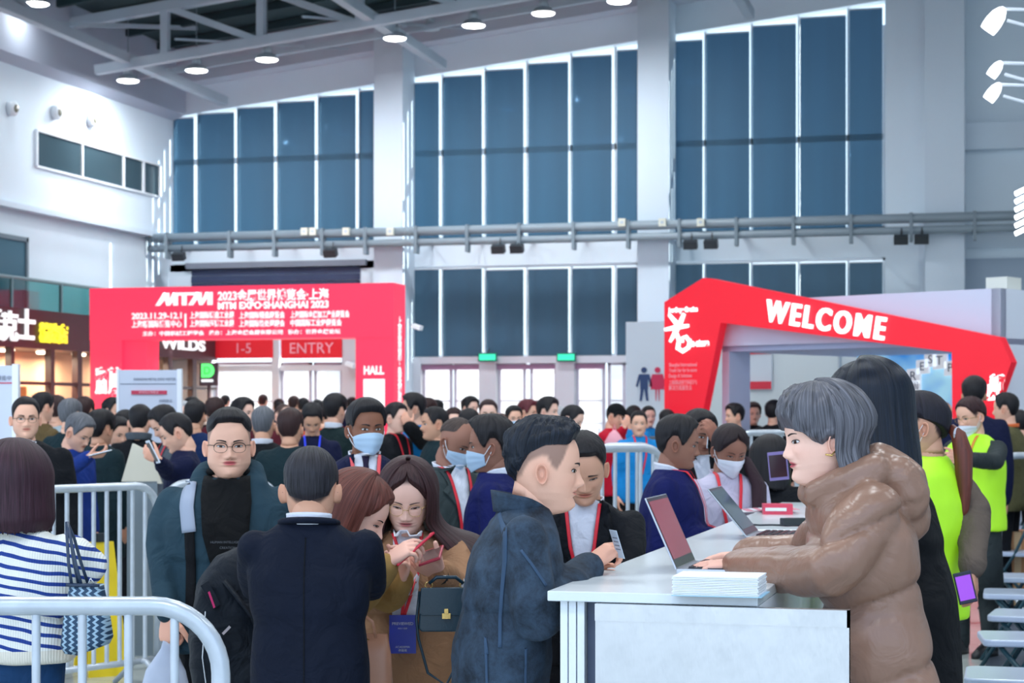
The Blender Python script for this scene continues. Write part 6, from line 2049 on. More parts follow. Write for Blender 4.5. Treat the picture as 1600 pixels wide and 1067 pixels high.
g.tube([c0_ + Vector((.080 * math.cos(a), .012 + .075 * math.sin(a), .012 * math.sin(a))) for a in [math.radians(v) for v in range(-35, 216, 12)]], .014, 10, True, .7); g.obj('jacket_collar', m_midnight, o3, True)
ribbon(inf3['bvh'], [(0, inf3['zn'] - .05), (0, .80)], .003, 'back', .002, 'back_seam', m_black, o3, .001)
g = G(); a1 = inf3['hp'](-.081, -.07, .108); a2 = inf3['hp'](-.084, .0, .118); g.tube([a1, a2, inf3['hp'](-.083, .02, .10)], .0015, 6); a1 = inf3['hp'](.081, -.07, .108); a2 = inf3['hp'](.084, .0, .118); g.tube([a1, a2, inf3['hp'](.083, .02, .10)], .0015, 6); g.obj('spectacle_arms', m_wire, o3)

# black rucksack hanging between them
p = P(365, 950, 6.25)
r = tag(empty('black_backpack', p, CAM_A + .25), 'large black backpack with pink tag between the glasses man and the suited man', 'backpack')
m_bp = cloth('black nylon', rgb(20, 30, 42), .6, .1)
g = G(); rings(g, [((0, 0, -.34), .10, .06), ((0, 0, -.31), .135, .085), ((0, 0, -.1), .145, .095), ((.01, 0, .08), .13, .085), ((.03, 0, .17), .085, .06), ((.04, 0, .20), .03, .03)], 28, 3)
V, F = remesh(g, .012, 3); V = wrinkle(V, F, .010, 8, 2); me = mesh_from(V, F); link('pack_body', me, m_bp, r)
g = G(); g.tube([(-.04, -.09, .10), (.05, -.11, -.02), (.12, -.09, -.2), (.125, -.06, -.34)], .020, 8, flat=.4); g.obj('strap', m_bp, r, True)
g = G(); g.obox((-.085, -.098, .055), (.020, -.006, -.038), (0, .004, 0), (.012, 0, .008)); g.obj('flap', m_bp, r)
g = G(); g.obox((-.082, -.106, .040), (.009, -.001, -.026), (0, .001, 0), (.003, 0, .002)); g.obj('pink_tag', mat('pink thread', rgb(214, 40, 110), .5), r)
g = G(); g.tube([(-.10, -.085, 0), (-.11, -.09, -.15), (-.09, -.09, -.3)], .002, 6); g.obj('zip', m_silver, r)
g = G(); g.obox((-.035, -.112, -.06), (.012, 0, .012), (0, .001, 0), (-.003, 0, .003)); g.obj('label', mat('pale label', rgb(190, 180, 184), .6), r)

# ---- woman with brown bob in profile, camel coat
m_camel = cloth('olive camel wool', rgb(166, 130, 76), .9, .08)
m_camel2 = cloth('tan camel wool', rgb(168, 126, 94), .9, .06)
oW1, iW1 = put(dict(px=560, top=737, d=6.1, phi=76, head=(4, 24, 0), fem=1, k=.93, bw=.92, hfwd=.05, lean=(0, -.05, 0), skin=SK_P, hairc=rgb(92, 50, 42), hairname='chestnut', hairhi=1.9, eye=.6,
    label='woman in profile with chestnut hair and olive camel coat, tapping a phone',
    hair=dict(top=.022, side=.012, back=.02, line=lambda t: np.interp(t, [0, 25, 50, 75, 180], [.19, .185, .15, .12, .06]), rough=.003, length=.085, open=70, vol=.030, curl=.18, flare=.02),
    R=dict(el=('P', 566, 935, 6.0), wr=('P', 604, 880, 5.93), hdw=dirw(1, -.1, .75), bkw=dirw(-.5, -.6, .8), hand=dict(curl=(.55, .8, .95, 1.0), thumb=.5)),
    L=dict(el=('P', 610, 935, 6.35), wr=('P', 626, 905, 6.15), hdw=dirw(.25, -.5, .8), bkw=dirw(.8, .5, -.2), hand=dict(curl=(.7, .8, .85, .9), thumb=.3)),
    top_=dict(m=m_camel, name='coat', hem=.56, hemw=1.05, bulk=.98, wr=.010, wf=5, cuff=.050, collar=(m_camel, .03, .078, .1)), bot=dict(m=m_trou)))
g = G(); wv_ = iW1['J'](('P', 600, 884, 5.94)); ev = iW1['J'](('P', 584, 902, 5.96)); g.tube([wv_, wv_.lerp(ev, .5), ev], [.042, .045, .046], 18); g.obj('ribbed_cuff', mat('ribbed olive knit', rgb(150, 122, 70), .9, stretch=(60, 60, 1), bump=.5, bscale=3), oW1, True)
# phones
def phone(name_label, px, py, d, right, up, m_case, m_face, tilt_=None, w=.037, h=.078, lab=None):
    r = tag(empty('smartphone', P(px, py, d)), name_label, 'phone')
    R_ = Vector(right).normalized(); U_ = Vector(up); U_ = (U_ - R_ * U_.dot(R_)).normalized(); N_ = R_.cross(U_)
    g = G(); g.obox((0, 0, 0), R_ * w, U_ * h, N_ * .0042); g.obj('case', m_case, r, bevel=.003)
    g = G(); g.obox(N_ * .0045, R_ * (w - .006), U_ * (h - .014), N_ * .0004); g.obj('screen', m_face, r)
    return r
m_redph = mat('red phone case', rgb(214, 30, 58), .3); m_redph2 = mat('dark red phone case', rgb(170, 18, 52), .3)
m_phs = mat('dark phone glass', rgb(50, 30, 40), .1)
phone('slim bright red phone held between the two women in camel coats', 648, 858, 5.95, dirw(.15, -1, .1), dirw(.85, 0, .75), m_redph, m_phs)
# ---- woman with long wavy hair and round glasses
def wind(p, th):
    """hair on her left side blown outward"""
    if p[0] > 0.02 and p[2] < 0.06:
        t = min(1.0, (0.06 - p[2]) / .22); return (0.12 * t * t + .04 * t, .02 * t, .045 * t)
    if p[0] < -0.02 and p[2] < 0.05:
        t = min(1.0, (0.05 - p[2]) / .25); return (-0.035 * t, .0, 0)
    return (0, 0, 0)
oW2, iW2 = put(dict(px=637, top=716, d=6.55, phi=2, head=(-2, 20, 2), fem=1, k=.95, bw=.94, hs=.99, lean=(0, -.04, 0), skin=SK_P, hairc=rgb(48, 28, 30), hairname='dark brown', hairhi=2.3, glasses='gold', eye=.5, lips=rgb(190, 104, 104),
    label='woman with long windblown hair, round glasses and tan coat, holding dark red phone',
    hair=dict(top=.018, side=.012, back=.015, line=lambda t: np.interp(t, [0, 4, 30, 52, 75, 180], [.222, .205, .180, .140, .12, .06]), rough=.003, length=.27, open=50, vol=.026, flare=.32, wave=.010, sh=.05, drag=wind),
    L=dict(el=('P', 722, 925, 6.35), wr=('P', 690, 898, 6.15), hdw=dirw(-.8, -.3, .45), bkw=dirw(.2, -.5, -.8), hand=dict(curl=(.55, .6, .65, .7), thumb=.1)),
    R=dict(el=('P', 580, 940, 6.55), wr=('P', 628, 912, 6.25), hdw=dirw(.35, -.2, .85), bkw=dirw(.4, -.7, -.3), hand=dict(curl=(.75, .85, .9, .95), thumb=.2)),
    top_=dict(m=m_camel2, name='coat', hem=.50, hemw=1.05, bulk=1.02, wr=.012, wf=5, cuff=.05), bot=dict(m=m_trou)))
zn = iW2['zn']; cx0 = iW2['spine'](zn).x
patch(iW2['bvh'], [(-.050, zn + .01), (-.045, zn - .15), (-.052, zn - .29), (.032, zn - .29), (.040, zn - .15), (.050, zn + .01)], 'front', .010, 'blouse', m_shirt, oW2, .006, cuts=3)
for s_ in (-1, 1):
    ribbon(iW2['bvh'], [(s_ * .050, zn - .0), (.018 + s_ * .018, zn - .14), (-.015 + s_ * .003, zn - .29)], .011, 'front', .019, 'lanyard', mat('red lanyard', rgb(224, 36, 54), .5), oW2, .002)
h = cast(iW2['bvh'], -.015, zn - .345, 'front', .025)
g = G(); g.obox(h, (.046, 0, 0), (0, .0015, 0), (0, 0, .066)); bd_ = g.obj('name_badge', mat('royal blue badge', rgb(28, 50, 176), .35), oW2)
text('badge_lettering', 'PREVIEWED', .014, h + Vector((0, -.0025, .036)), (1, 0, 0), (0, 0, 1), m_shirt, bd_, .0003)
text('badge_lettering', 'NO.1 2023', .007, h + Vector((0, -.0025, .020)), (1, 0, 0), (0, 0, 1), m_shirt, bd_, .0003)
text('badge_lettering', 'ACADEMIA', .010, h + Vector((0, -.0025, -.044)), (1, 0, 0), (0, 0, 1), m_shirt, bd_, .0003)
text('badge_lettering', '参展商', .010, h + Vector((0, -.0025, -.056)), (1, 0, 0), (0, 0, 1), m_shirt, bd_, .0003)
g = G(); wp = iW2['J'](('P', 694, 901, 6.17)); w2 = iW2['J'](('P', 706, 912, 6.22)); g.tube([wp, wp.lerp(w2, .5), w2], [.034, .040, .046], 18); g.obj('white_cuff', m_shirt, oW2, True)
g = G(); g.tube([iW2['J'](('P', 688, 899, 6.14)), iW2['J'](('P', 692, 901, 6.15))], .033, 16); g.obj('watch', m_leather, oW2, True)
h = cast(iW2['bvh'], .13, zn - .27, 'front', .012)
g = G(); g.tube([h, h + Vector((0, -.006, 0))], .013, 12); g.obj('coat_button', mat('dark horn', rgb(70, 36, 34), .3), oW2, True)
phone('dark red phone in the hand of the woman with round glasses', 674, 868, 6.05, dirw(.92, -.1, .32), dirw(.1, 1, .22), m_redph2, m_phs)
# teal satchel on her forearm
p = P(697, 952, 6.0)
r = tag(empty('teal_satchel', p, CAM_A + .05), 'dark teal leather satchel with a gold lock on the tan coat woman’s arm', 'handbag')
m_tl = mat('dark teal leather', rgb(18, 52, 68), .32, bump=.05, bscale=150)
hw, hh, hd = .088, .068, .032
g = G(); g.prism([(-hw, -hh + .01), (-hw + .01, -hh), (hw - .01, -hh), (hw, -hh + .01), (hw - .006, hh - .01), (hw - .016, hh), (-hw + .016, hh), (-hw + .006, hh - .01)], (0, -hd, 0), (1, 0, 0), (0, 0, 1), (0, 2 * hd, 0)); g.obj('bag_body', m_tl, r, bevel=.005)
g = G(); g.prism([(-hw + .008, hh + .004), (hw - .008, hh + .004), (hw - .002, -.008), (hw - .012, -.016), (-hw + .012, -.016), (-hw + .002, -.008)], (0, -hd - .006, 0), (1, 0, 0), (0, 0, 1), (0, .006, 0)); g.obj('flap', m_tl, r, bevel=.002)
g = G(); g.box((-.014, -hd - .012, -.026), (.014, -hd - .006, -.008)); g.box((-.007, -hd - .013, -.010), (.007, -hd - .006, .006)); g.obj('lock', m_gold, r, bevel=.001)
for s_ in (-1, 1):
    g = G(); g.tube([(s_ * .055 + .012 * math.cos(a), -.01, hh + .010 + .010 * math.sin(a)) for a in [2 * PI * q / 12 for q in range(13)]], .002, 6, False); g.obj('ring', m_gold, r, True)
g = G(); g.tube([(-.055, -.01, hh + .015), (-.03, -.01, hh + .035), (.03, -.01, hh + .035), (.055, -.01, hh + .015)], .006, 8); g.obj('handle', m_tl, r, True)
g = G(); g.tube([(-hw + .004, 0, hh - .01), (-hw - .006, -.01, -.03), (-hw + .0, -.01, -.09), (-hw + .03, -.01, -.2), (0, -.01, -.24), (.04, -.01, -.16), (hw - .01, 0, -.06)], .0045, 8, flat=.5); g.obj('shoulder_strap', m_tl, r, True)
# tan leather tote
p = P(573, 1040, 5.95)
r = tag(empty('tan_tote_bag', p, CAM_A), 'smooth tan leather tote low between the suited man and the camel coat', 'handbag')
g = G(); rings(g, [((0, 0, -.16), .075, .04), ((0, 0, -.1), .085, .045), ((0, 0, .03), .078, .035), ((0, 0, .10), .066, .02)], 24, 4); g.obj('bag_body', mat('tan leather', rgb(186, 132, 104), .4), r, True)
g = G(); g.tube([(-.04, -.02, .09), (-.035, -.02, .14), (-.02, -.01, .17)], .005, 8); g.tube([(.03, -.02, .09), (.02, -.02, .14), (-.02, -.01, .17)], .005, 8); g.obj('handle', mat('tan leather', rgb(186, 132, 104), .4), r, True)
g = G(); g.tube([(-.02, -.028, .085), (-.005, -.03, .09), (.01, -.028, .085)], .002, 6); g.obj('clasp', m_gold, r, True)

# ---- man in the denim jacket at the counter
def denim():
    m = bpy.data.materials.new('washed blue black denim'); m.use_nodes = True
    n = m.node_tree; b = n.nodes['Principled BSDF']; b.inputs['Roughness'].default_value = .85
    t = n.nodes.new('ShaderNodeTexCoord'); nz = n.nodes.new('ShaderNodeTexNoise'); nz.inputs['Scale'].default_value = 11; nz.inputs['Detail'].default_value = 12; nz.inputs['Roughness'].default_value = .75; nz.inputs['Distortion'].default_value = .3
    n.links.new(t.outputs['Object'], nz.inputs[0])
    cr = n.nodes.new('ShaderNodeValToRGB')
    cr.color_ramp.elements[0].position = .36; cr.color_ramp.elements[0].color = (*rgb(14, 26, 38), 1)
    cr.color_ramp.elements[1].position = .72; cr.color_ramp.elements[1].color = (*rgb(58, 80, 102), 1)
    n.links.new(nz.outputs['Fac'], cr.inputs[0]); n.links.new(cr.outputs[0], b.inputs['Base Color'])
    n2 = n.nodes.new('ShaderNodeTexNoise'); n2.inputs['Scale'].default_value = 400; n.links.new(t.outputs['Object'], n2.inputs[0])
    bp = n.nodes.new('ShaderNodeBump'); bp.inputs['Strength'].default_value = .3; bp.inputs['Distance'].default_value = .004; n.links.new(n2.outputs['Fac'], bp.inputs['Height']); n.links.new(bp.outputs[0], b.inputs['Normal'])
    return m
m_den = denim(); m_dens = mat('denim seam', rgb(50, 74, 100), .85)
oD, iD = put(dict(px=852, top=646, d=5.6, phi=96, head=(-8, 4, 0), hs=1.07, k=.985, bw=1.10, bd=1.02, lean=(0, -.07, 0), hfwd=.055, skin=SK_L, hairc=rgb(20, 26, 36), hairname='blue black', hairhi=2.2, stubble=1, neckr=.064, hairtop=.03,
    label='man in profile in a washed dark denim jacket, holding a card at the white counter',
    hl=lambda t: np.interp(t, [0, 30, 42, 55, 66, 72, 80, 90, 110, 130, 180], [.197, .195, .188, .165, .128, .110, .120, .150, .13, .09, .06]),
    hair=dict(top=.026, side=.006, back=.012, quiff=.005, freq=17, rough=.012, edge=.16, seed=5, line=lambda t: np.interp(t, [0, 30, 45, 55, 70, 90, 110, 130, 160, 180], [.199, .196, .186, .182, .182, .178, .155, .110, .075, .07])),
    R=dict(el=('P', 838, 968, 5.35), wr=('P', 921, 884, 5.72), hdw=dirw(.75, .25, .55), bkw=dirw(-.5, -.6, .7), hand=dict(curl=(.8, 1.0, 1.15, 1.25), thumb=.4)),
    L=dict(el=('P', 850, 950, 6.0), wr=('P', 905, 915, 5.95)),
    top_=dict(m=m_den, name='denim_jacket', hem=.66, bulk=1.07, wr=.016, wf=5.5, vox=.0095, collar=(m_den, .065, .080, .10), gap=.5, sleeve=1.10, cuff=.046), bot=dict(m=cloth('dark jeans', rgb(26, 38, 56)))))
zn = iD['zn']; zs = iD['zs']
ribbon(iD['bvh'], [(.01, zn - .005), (.012, zs - .05), (.02, zs - .16), (.025, zs - .30)], .010, 'right', .003, 'shoulder_seam', m_dens, oD, .002)
ribbon(iD['bvh'], [(-.03, zs - .02), (-.06, zs - .06), (-.10, zs - .12)], .008, 'right', .003, 'yoke_seam', m_dens, oD, .002)
ribbon(iD['bvh'], [(.06, zs - .32), (.065, .98), (.06, .80)], .007, 'right', .003, 'side_seam', m_dens, oD, .002)
ribbon(iD['bvh'], [(-.05, zs - .36), (-.05, .95), (-.05, .78)], .007, 'right', .003, 'side_seam', m_dens, oD, .002)
# the card in his hand
r = tag(empty('card', P(964, 850, 5.70)), 'small pale card held up by the man in denim', 'card')
R_ = dirw(.35, -1, 0).normalized(); U_ = dirw(-.30, 0, 1).normalized()
g = G(); g.obox((0, 0, 0), R_ * .028, U_ * .044, R_.cross(U_) * .0007); g.obj('card_sheet', mat('pale card', rgb(206, 222, 236), .4), r)
g = G(); 
for q in range(4): g.obox(R_.cross(U_) * .001 + U_ * (.02 - .012 * q), R_ * .018, U_ * .0015, R_.cross(U_) * .0003)
g.obj('print', m_ink, r)

# ---- man in black suit leaning in beside him
oM, iM = put(dict(px=911, top=672, d=6.75, phi=-6, head=(6, 26, -3), hs=1.0, k=.95, lean=(.0, -.10, 0), hfwd=.05, skin=SK_M, hairc=rgb(22, 20, 24), hairname='soft black', hairhi=1.9, eye=.45, browslant=-.010,
    label='man in black suit and open white shirt with red lanyard, head bent, behind denim man',
    hair=dict(top=.018, side=.005, back=.007, rough=.002, edge=.1, line=lambda t: np.interp(t, [0, 40, 55, 70, 85, 180], [.200, .196, .176, .140, .150, .07])),
    R=dict(el=('P', 880, 890, 6.9), wr=('P', 880, 925, 6.6)), L=dict(el=('P', 985, 880, 6.7), wr=('P', 965, 925, 6.62)),
    top_=dict(m=m_black2, name='suit_jacket', hem=.74, bulk=1.0, wr=.009, open='suit', vdepth=.36, collar=(m_shirt, .042, .068, .06), lanyard=m_lany, lany=.25), bot=dict(m=m_trou)))
h = cast(iM['bvh'], .0, iM['zs'] - .22, 'front', .03)
g = G(); rings(g, [((h.x, h.y, h.z - .045), .02, .012), ((h.x, h.y, h.z - .02), .045, .02), ((h.x, h.y, h.z + .015), .035, .018), ((h.x, h.y, h.z + .04), .012, .01)], 20)
V = wrinkle(np.array(g.v), g.f, .008, 20, 3); me = mesh_from(V, g.f); link('red_badge_cloth', me, mat('crumpled red fabric', rgb(226, 30, 46), .6), oM)
h2 = cast(iM['bvh'], .12, iM['zs'] - .10, 'front', .010)
g = G(); g.obox(h2, (.012, 0, -.004), (0, .002, 0), (0, 0, .003)); g.obj('lapel_pin', m_silver, oM)

# ---- woman in the brown puffer coat
m_puff = mat('glossy brown nylon', rgb(146, 112, 94), .34, var=.08, vscale=3, bump=.10, bscale=30, fold=.22, fscale=9)
def hood(g, inf):
    k = inf['k']; zn = inf['zn']; s = inf['spine']; c = s(zn)
    # roll of the hood round the neck and the hood bag behind
    limb(g, [c + Vector((.04, -.11, -.05)), c + Vector((.095, -.05, -.015)), c + Vector((.10, .05, .020)), c + Vector((.0, .10, .03)), c + Vector((-.10, .05, .020)), c + Vector((-.095, -.05, -.015)), c + Vector((-.04, -.11, -.05))], [.032, .040, .046, .05, .046, .040, .032], 16)
    limb(g, [c + Vector((.0, .08, .02)), c + Vector((0, .14, -.03)), c + Vector((0, .165, -.13))], [.075, .095, .070], 16)
    limb(g, [c + Vector((.08, .12, .01)), c + Vector((.07, .15, -.06))], [.055, .065], 12)
    limb(g, [c + Vector((-.08, .12, .01)), c + Vector((-.07, .15, -.06))], [.055, .065], 12)
def quilt(V, F, inf):
    V = np.asarray(V, float)
    me = bpy.data.meshes.new('t'); me.from_pydata(V.tolist(), [], F); me.update()
    N = np.empty(len(V) * 3); me.vertices.foreach_get('normal', N); N = N.reshape(-1, 3); bpy.data.meshes.remove(me)
    zn = inf['zn']
    x, y, z = V[:, 0], V[:, 1], V[:, 2]
    ph = (z - .35 * (y + .05)) / .235 + .35
    b = np.abs(np.sin(PI * ph)) ** .38
    w_ = 1 - sm(z, zn - .12, zn - .04)
    D = (.034 * (b - .74)) * w_
    el = np.array(inf['arms']['L']['el'])
    return V + N * D[:, None]
oP, iP = put(dict(px=1283, top=594, d=5.45, phi=-84, head=(2, 6, 0), fem=1, hs=1.10, k=.97, bw=1.0, bd=1.05, lean=(0, -.09, 0), hfwd=.07, skin=SK_P, hairc=rgb(80, 80, 86), hairname='ash grey', hairhi=2.3, hairrough=.42, lips=rgb(190, 70, 84), hairtop=.03,
    label='woman in profile with ash grey bob and brown hooded puffer coat, typing on laptop',
    hair=dict(top=.030, side=.016, back=.03, quiff=.004, line=lambda t: np.interp(t, [0, 25, 50, 64, 78, 92, 110, 180], [.150, .146, .134, .110, .100, .114, .06, .03]), rough=.010, freq=14, edge=.2, length=.045, open=94, vol=.036, neck=.22, curl=-.10, seed=3),
    L=dict(el=('P', 1296, 888, 5.25), wr=('P', 1152, 882, 5.75), hdw=dirw(-1, .12, -.02), bkw=dirw(0, -.15, 1), shoff=(0, .0, 0), hand=dict(curl=(.25, .3, .35, .35), thumb=.35)),
    R=dict(el=('P', 1270, 874, 6.0), wr=('P', 1165, 868, 6.15), hdw=dirw(-1, .0, -.02), bkw=dirw(0, 0, 1), hand=dict(curl=(.25, .3, .35, .35), thumb=.35)),
    top_=dict(m=m_puff, name='puffer_coat', hem=.80, bulk=1.10, sleeve=1.22, cuff=.050, wr=.012, wf=5.0, vox=.011, extra=hood, shape=quilt), bot=dict(m=cloth('navy trousers', rgb(26, 34, 66)))))
g = G(); e = iP['hp'](.086, .004, .072); g.tube([e + Vector((0, 0, .008)), e + Vector((.002, -.010, -.004)), e + Vector((.002, -.028, -.001))], [.0022, .0035, .0028], 8); g.obj('earring', m_gold, oP, True)

# ---- woman with long black hair, black coat
oK, iK = put(dict(px=1352, top=560, d=6.35, phi=-108, head=(-4, 4, 0), fem=1, hs=1.10, k=1.06, bw=1.05, lean=(0, -.13, 0), skin=SK_P, hairc=rgb(10, 18, 30), hairname='blue black long', hairhi=2.6, hairrough=.34, mask='white', hairtop=.03,
    label='tall woman with long blue black hair, mask and black coat behind brown puffer woman',
    hair=dict(top=.026, side=.02, back=.03, rough=.002, line=lambda t: np.interp(t, [0, 60, 180], [.185, .13, .06]), length=.12, open=72, vol=.040, flare=.06, curl=.04),
    
    top_=dict(m=m_black, name='coat', hem=.45, hemw=1.0, bulk=1.08, wr=.010, wf=4, collar=(m_black, .05, .082, .08)), bot=dict(m=m_trou)))

# ---- lime vest woman with ponytail
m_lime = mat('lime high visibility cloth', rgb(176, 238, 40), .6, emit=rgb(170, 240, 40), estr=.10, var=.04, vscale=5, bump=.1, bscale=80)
m_taupe = cloth('taupe fleece', rgb(116, 102, 92), .9)
oL, iL = put(dict(px=1437, top=609, d=7.5, phi=-128, head=(32, 4, 0), fem=1, hs=1.02, k=1.0, skin=SK_M, hairc=rgb(24, 22, 32), hairname='black tied', hairhi=2.0, mask='white',
    label='woman in lime vest with a reddish ponytail and white mask, phone in lowered hand',
    hair=dict(top=.018, side=.010, back=.022, rough=.0015, edge=.1, line=lambda t: np.interp(t, [0, 30, 50, 68, 82, 180], [.192, .190, .165, .135, .15, .055])),
    R=dict(el=('P', 1524, 800, 7.5), wr=('P', 1519, 888, 7.3), hdw=dirw(0.1, -.1, -1), bkw=dirw(.9, -.4, 0), hand=dict(curl=(.5, .55, .6, .65), thumb=.3)),
    top_=dict(m=m_taupe, name='fleece', hem=.84, bulk=1.0, wr=.010, wf=7, sleeve=1.1, cuff=.05), bot=dict(m=m_trou)))
def vest(inf, parent, hem=.80, front_open=False, k=1.0, name='lime_vest', m=None, bulk=1.10, res=.012):
    g = G(); s = inf['spine']; zn, zs, zh = inf['zn'], inf['zs'], inf['zh']; wb, db, kk = inf['bw'] * bulk, inf['bd'] * bulk, inf['k']
    rings(g, [(s(hem), .205 * wb, .138 * db), (s(zh + .02), .20 * wb, .138 * db), (s(zh + .16 * kk), .188 * wb, .132 * db), (s(zs - .2 * kk), .197 * wb, .140 * db), (s(zs - .09 * kk), .197 * wb, .135 * db), (s(zs + .015), .175 * wb, .108 * db), (s(zs + .058 * kk), .12 * wb, .088 * db), (s(zn + .01), .078 * wb, .075 * db)], 32)
    V, F = remesh(g, res, 4); V = wrinkle(V, F, .006, 6, 8)
    me = mesh_from(V, F); o = link(name, me, m or m_lime, parent)
    return o
vest(iL, oL, bulk=1.04)
# ponytail
c = iL['hp'](0, .115, .10)
g = G(); g.tube([c, c + Vector((0, .035, -.03)), c + Vector((0, .055, -.10)), c + Vector((0, .06, -.22)), c + Vector((.0, .055, -.32)), c + Vector((0, .05, -.40))], [.020, .030, .036, .034, .024, .008], 20)
V = wrinkle(np.array(g.v), g.f, .008, 30, 3, (1, 1, .08)); me = mesh_from(V, g.f); link('ponytail', me, mat('reddish brown hair', rgb(104, 48, 36), .5, stretch=(80, 80, 2), var=.4, vscale=1), oL)
g = G(); g.tube([c + Vector((0, .030 + .0, -.028)) + Vector((.026 * math.cos(a), .0, .026 * math.sin(a))) for a in [2 * PI * q / 14 for q in range(15)]], .005, 8, False); g.obj('hair_tie', mat('pale scrunchie', rgb(190, 192, 204), .6), oL, True)
r = phone('phone with a purple lit screen in the lowered hand of the lime vest woman', 1508, 918, 7.05, dirw(.95, -.1, .22), dirw(-.3, 0, 1), mat('navy phone case', rgb(24, 34, 60), .3), mat('purple lit screen', rgb(120, 60, 170), .2, emit=rgb(150, 70, 210), estr=.5), w=.034, h=.060)
r.children[1].scale = (1, 1, 1)

# ---- second lime vest woman, arms reaching left
m_grey = cloth('charcoal cloth', rgb(62, 70, 72), .85)
oL2, iL2 = put(dict(lod=1, face=True, px=1516, top=617, d=12.6, phi=-48, head=(-8, 12, 0), fem=1, k=1.0, skin=SK_L, hairc=rgb(40, 26, 26), hairname='dark brown', mask='white', maskdown=True, glasses='gold',
    label='woman in lime vest over charcoal top, mask and glasses, facing left beside the chairs',
    hair=dict(top=.014, side=.008, back=.02, rough=.001, line=lambda t: np.interp(t, [0, 30, 50, 68, 82, 180], [.196, .190, .165, .135, .15, .055])),
    L=dict(el=('P', 1555, 722, 12.3), wr=('P', 1500, 716, 11.9)), R=dict(el=('P', 1470, 735, 12.9), wr=('P', 1488, 712, 12.3)),
    top_=dict(m=m_grey, name='top', hem=.86), bot=dict(m=m_grey, skirt=.42, name='skirt')))
v2 = vest(iL2, oL2, hem=.84, res=.02)
bv = BVHTree.FromPolygons([tuple(v.co) for v in v2.data.vertices], [tuple(p.vertices) for p in v2.data.polygons])
zn = iL2['zn']
for s_ in (-1, 1): ribbon(bv, [(s_ * .07, zn + .0), (s_ * .05, zn - .15), (s_ * .01, zn - .30)], .016, 'front', .006, 'lanyard', mat('orange lanyard', rgb(226, 140, 50), .5), oL2, .003)

# ================================================================== MIDDLE GROUND
def mid(label, px, top, d, phi, **kw):
    sp = dict(lod=1, label=label, px=px, top=top, d=d, phi=phi); sp.update(kw)
    return put(sp)
short = dict(top=.022, side=.007, back=.010, rough=.003)
bl = dict(hairc=rgb(16, 15, 20), hairname='black')
mid('masked man in a dark blue suit with black side-parted hair, facing the camera', 572, 622, 8.6, 8, head=(14, 0, 0), skin=SK_D, mask='blue', hair=dict(top=.024, side=.010, back=.010, quiff=.004, rough=.002, line=lambda t: np.interp(t, [0, 40, 55, 70, 85, 180], [.190, .186, .165, .120, .14, .06])), **bl,
    bw=1.12, bd=1.1, top_=dict(m=m_navy, name='suit_jacket', open='suit', hem=.74, collar=(m_shirt, .042, .068, .05), lanyard=mat('pink red lanyard', rgb(236, 84, 90), .5), tie=cloth('dark tie', rgb(50, 40, 70))), bot=dict(m=m_trou))
mid('masked man in bright navy suit seen from the side, facing left', 766, 647, 8.7, -98, head=(8, 2, 0), skin=SK_D2, mask='blue', hair=dict(top=.030, side=.014, back=.016, rough=.004, quiff=.006), **bl, hairtop=.025,
    bw=1.12, bd=1.1, k=.98, top_=dict(m=m_navyb, name='suit_jacket', hem=.74, collar=(m_shirt, .046, .070, .05)), bot=dict(m=m_trou))
o, i_ = PLACED and (None, None)
mid('balding masked man in a grey suit, head bowed, facing navy suit man', 716, 652, 9.7, 38, head=(8, 30, 0), skin=SK_D2, mask='blue', maskdown=False, hair=dict(top=.0015, side=.006, back=.008, rough=.001, line=lambda t: np.interp(t, [0, 60, 75, 90, 180], [.233, .228, .185, .17, .08])), hairc=rgb(60, 48, 44), hairname='thin brown', hairtop=.004, hl=lambda t: np.interp(t, [0, 60, 75, 90, 180], [.30, .28, .185, .17, .08]),
    bw=1.1, k=1.0, top_=dict(m=cloth('grey green suit', rgb(62, 74, 76)), name='suit_jacket', open='suit', hem=.74, collar=(m_shirt, .042, .068, .05), lanyard=m_lany), bot=dict(m=m_trou))
mid('man with moustache in a bright navy suit, in profile facing right at the counter', 1060, 647, 9.1, 80, head=(2, 8, 0), skin=SK_D2, moustache=1, hair=dict(top=.024, side=.010, back=.012, rough=.002), **bl, stubble=1,
    bw=1.2, bd=1.15, k=.99, top_=dict(m=m_navyb, name='suit_jacket', hem=.74, bulk=1.05, collar=(m_shirt, .050, .070, .06), lanyard=m_lany, belly=.03), bot=dict(m=m_trou))
mid('man in black suit holding a phone to his ear, behind the man with the moustache', 1093, 638, 10.2, 15, head=(8, 8, 0), skin=SK_D2, hair=dict(top=.022, side=.012, back=.012, rough=.003), **bl,
    L=dict(el=('P', 1128, 745, 10.1), wr=('P', 1118, 690, 9.95), hdw=dirw(-.4, -.1, 1), bkw=dirw(.6, -.8, .1), hand=dict(curl=(.6, .7, .8, .9), thumb=.3)),
    top_=dict(m=m_black, name='suit_jacket', hem=.74, open='suit', collar=(m_shirt, .042, .068, .05)), bot=dict(m=m_trou))
phone('silver phone at the ear of the man in black suit', 1109, 683, 9.98, dirw(.4, .9, 0), dirw(.1, 0, 1), m_silver, m_phs, w=.03, h=.06)
o, i_ = mid('woman in a pale lilac shirt with white mask and red lanyard, looking down', 1141, 660, 9.6, 8, head=(10, 22, 0), fem=1, skin=SK_D2, mask='white', eye=.5, hair=dict(top=.016, side=.012, back=.02, rough=.002, line=lambda t: np.interp(t, [0, 3, 30, 50, 70, 180], [.215, .200, .180, .150, .12, .05])), hairc=rgb(30, 18, 22), hairname='brown black',
    k=.95, top_=dict(m=cloth('pale lilac cotton', rgb(206, 200, 222), .8, .04), name='shirt', hem=.8, collar=(cloth('pale lilac cotton', rgb(206, 200, 222)), .035, .07, .05), lanyard=m_lany), bot=dict(m=m_trou))
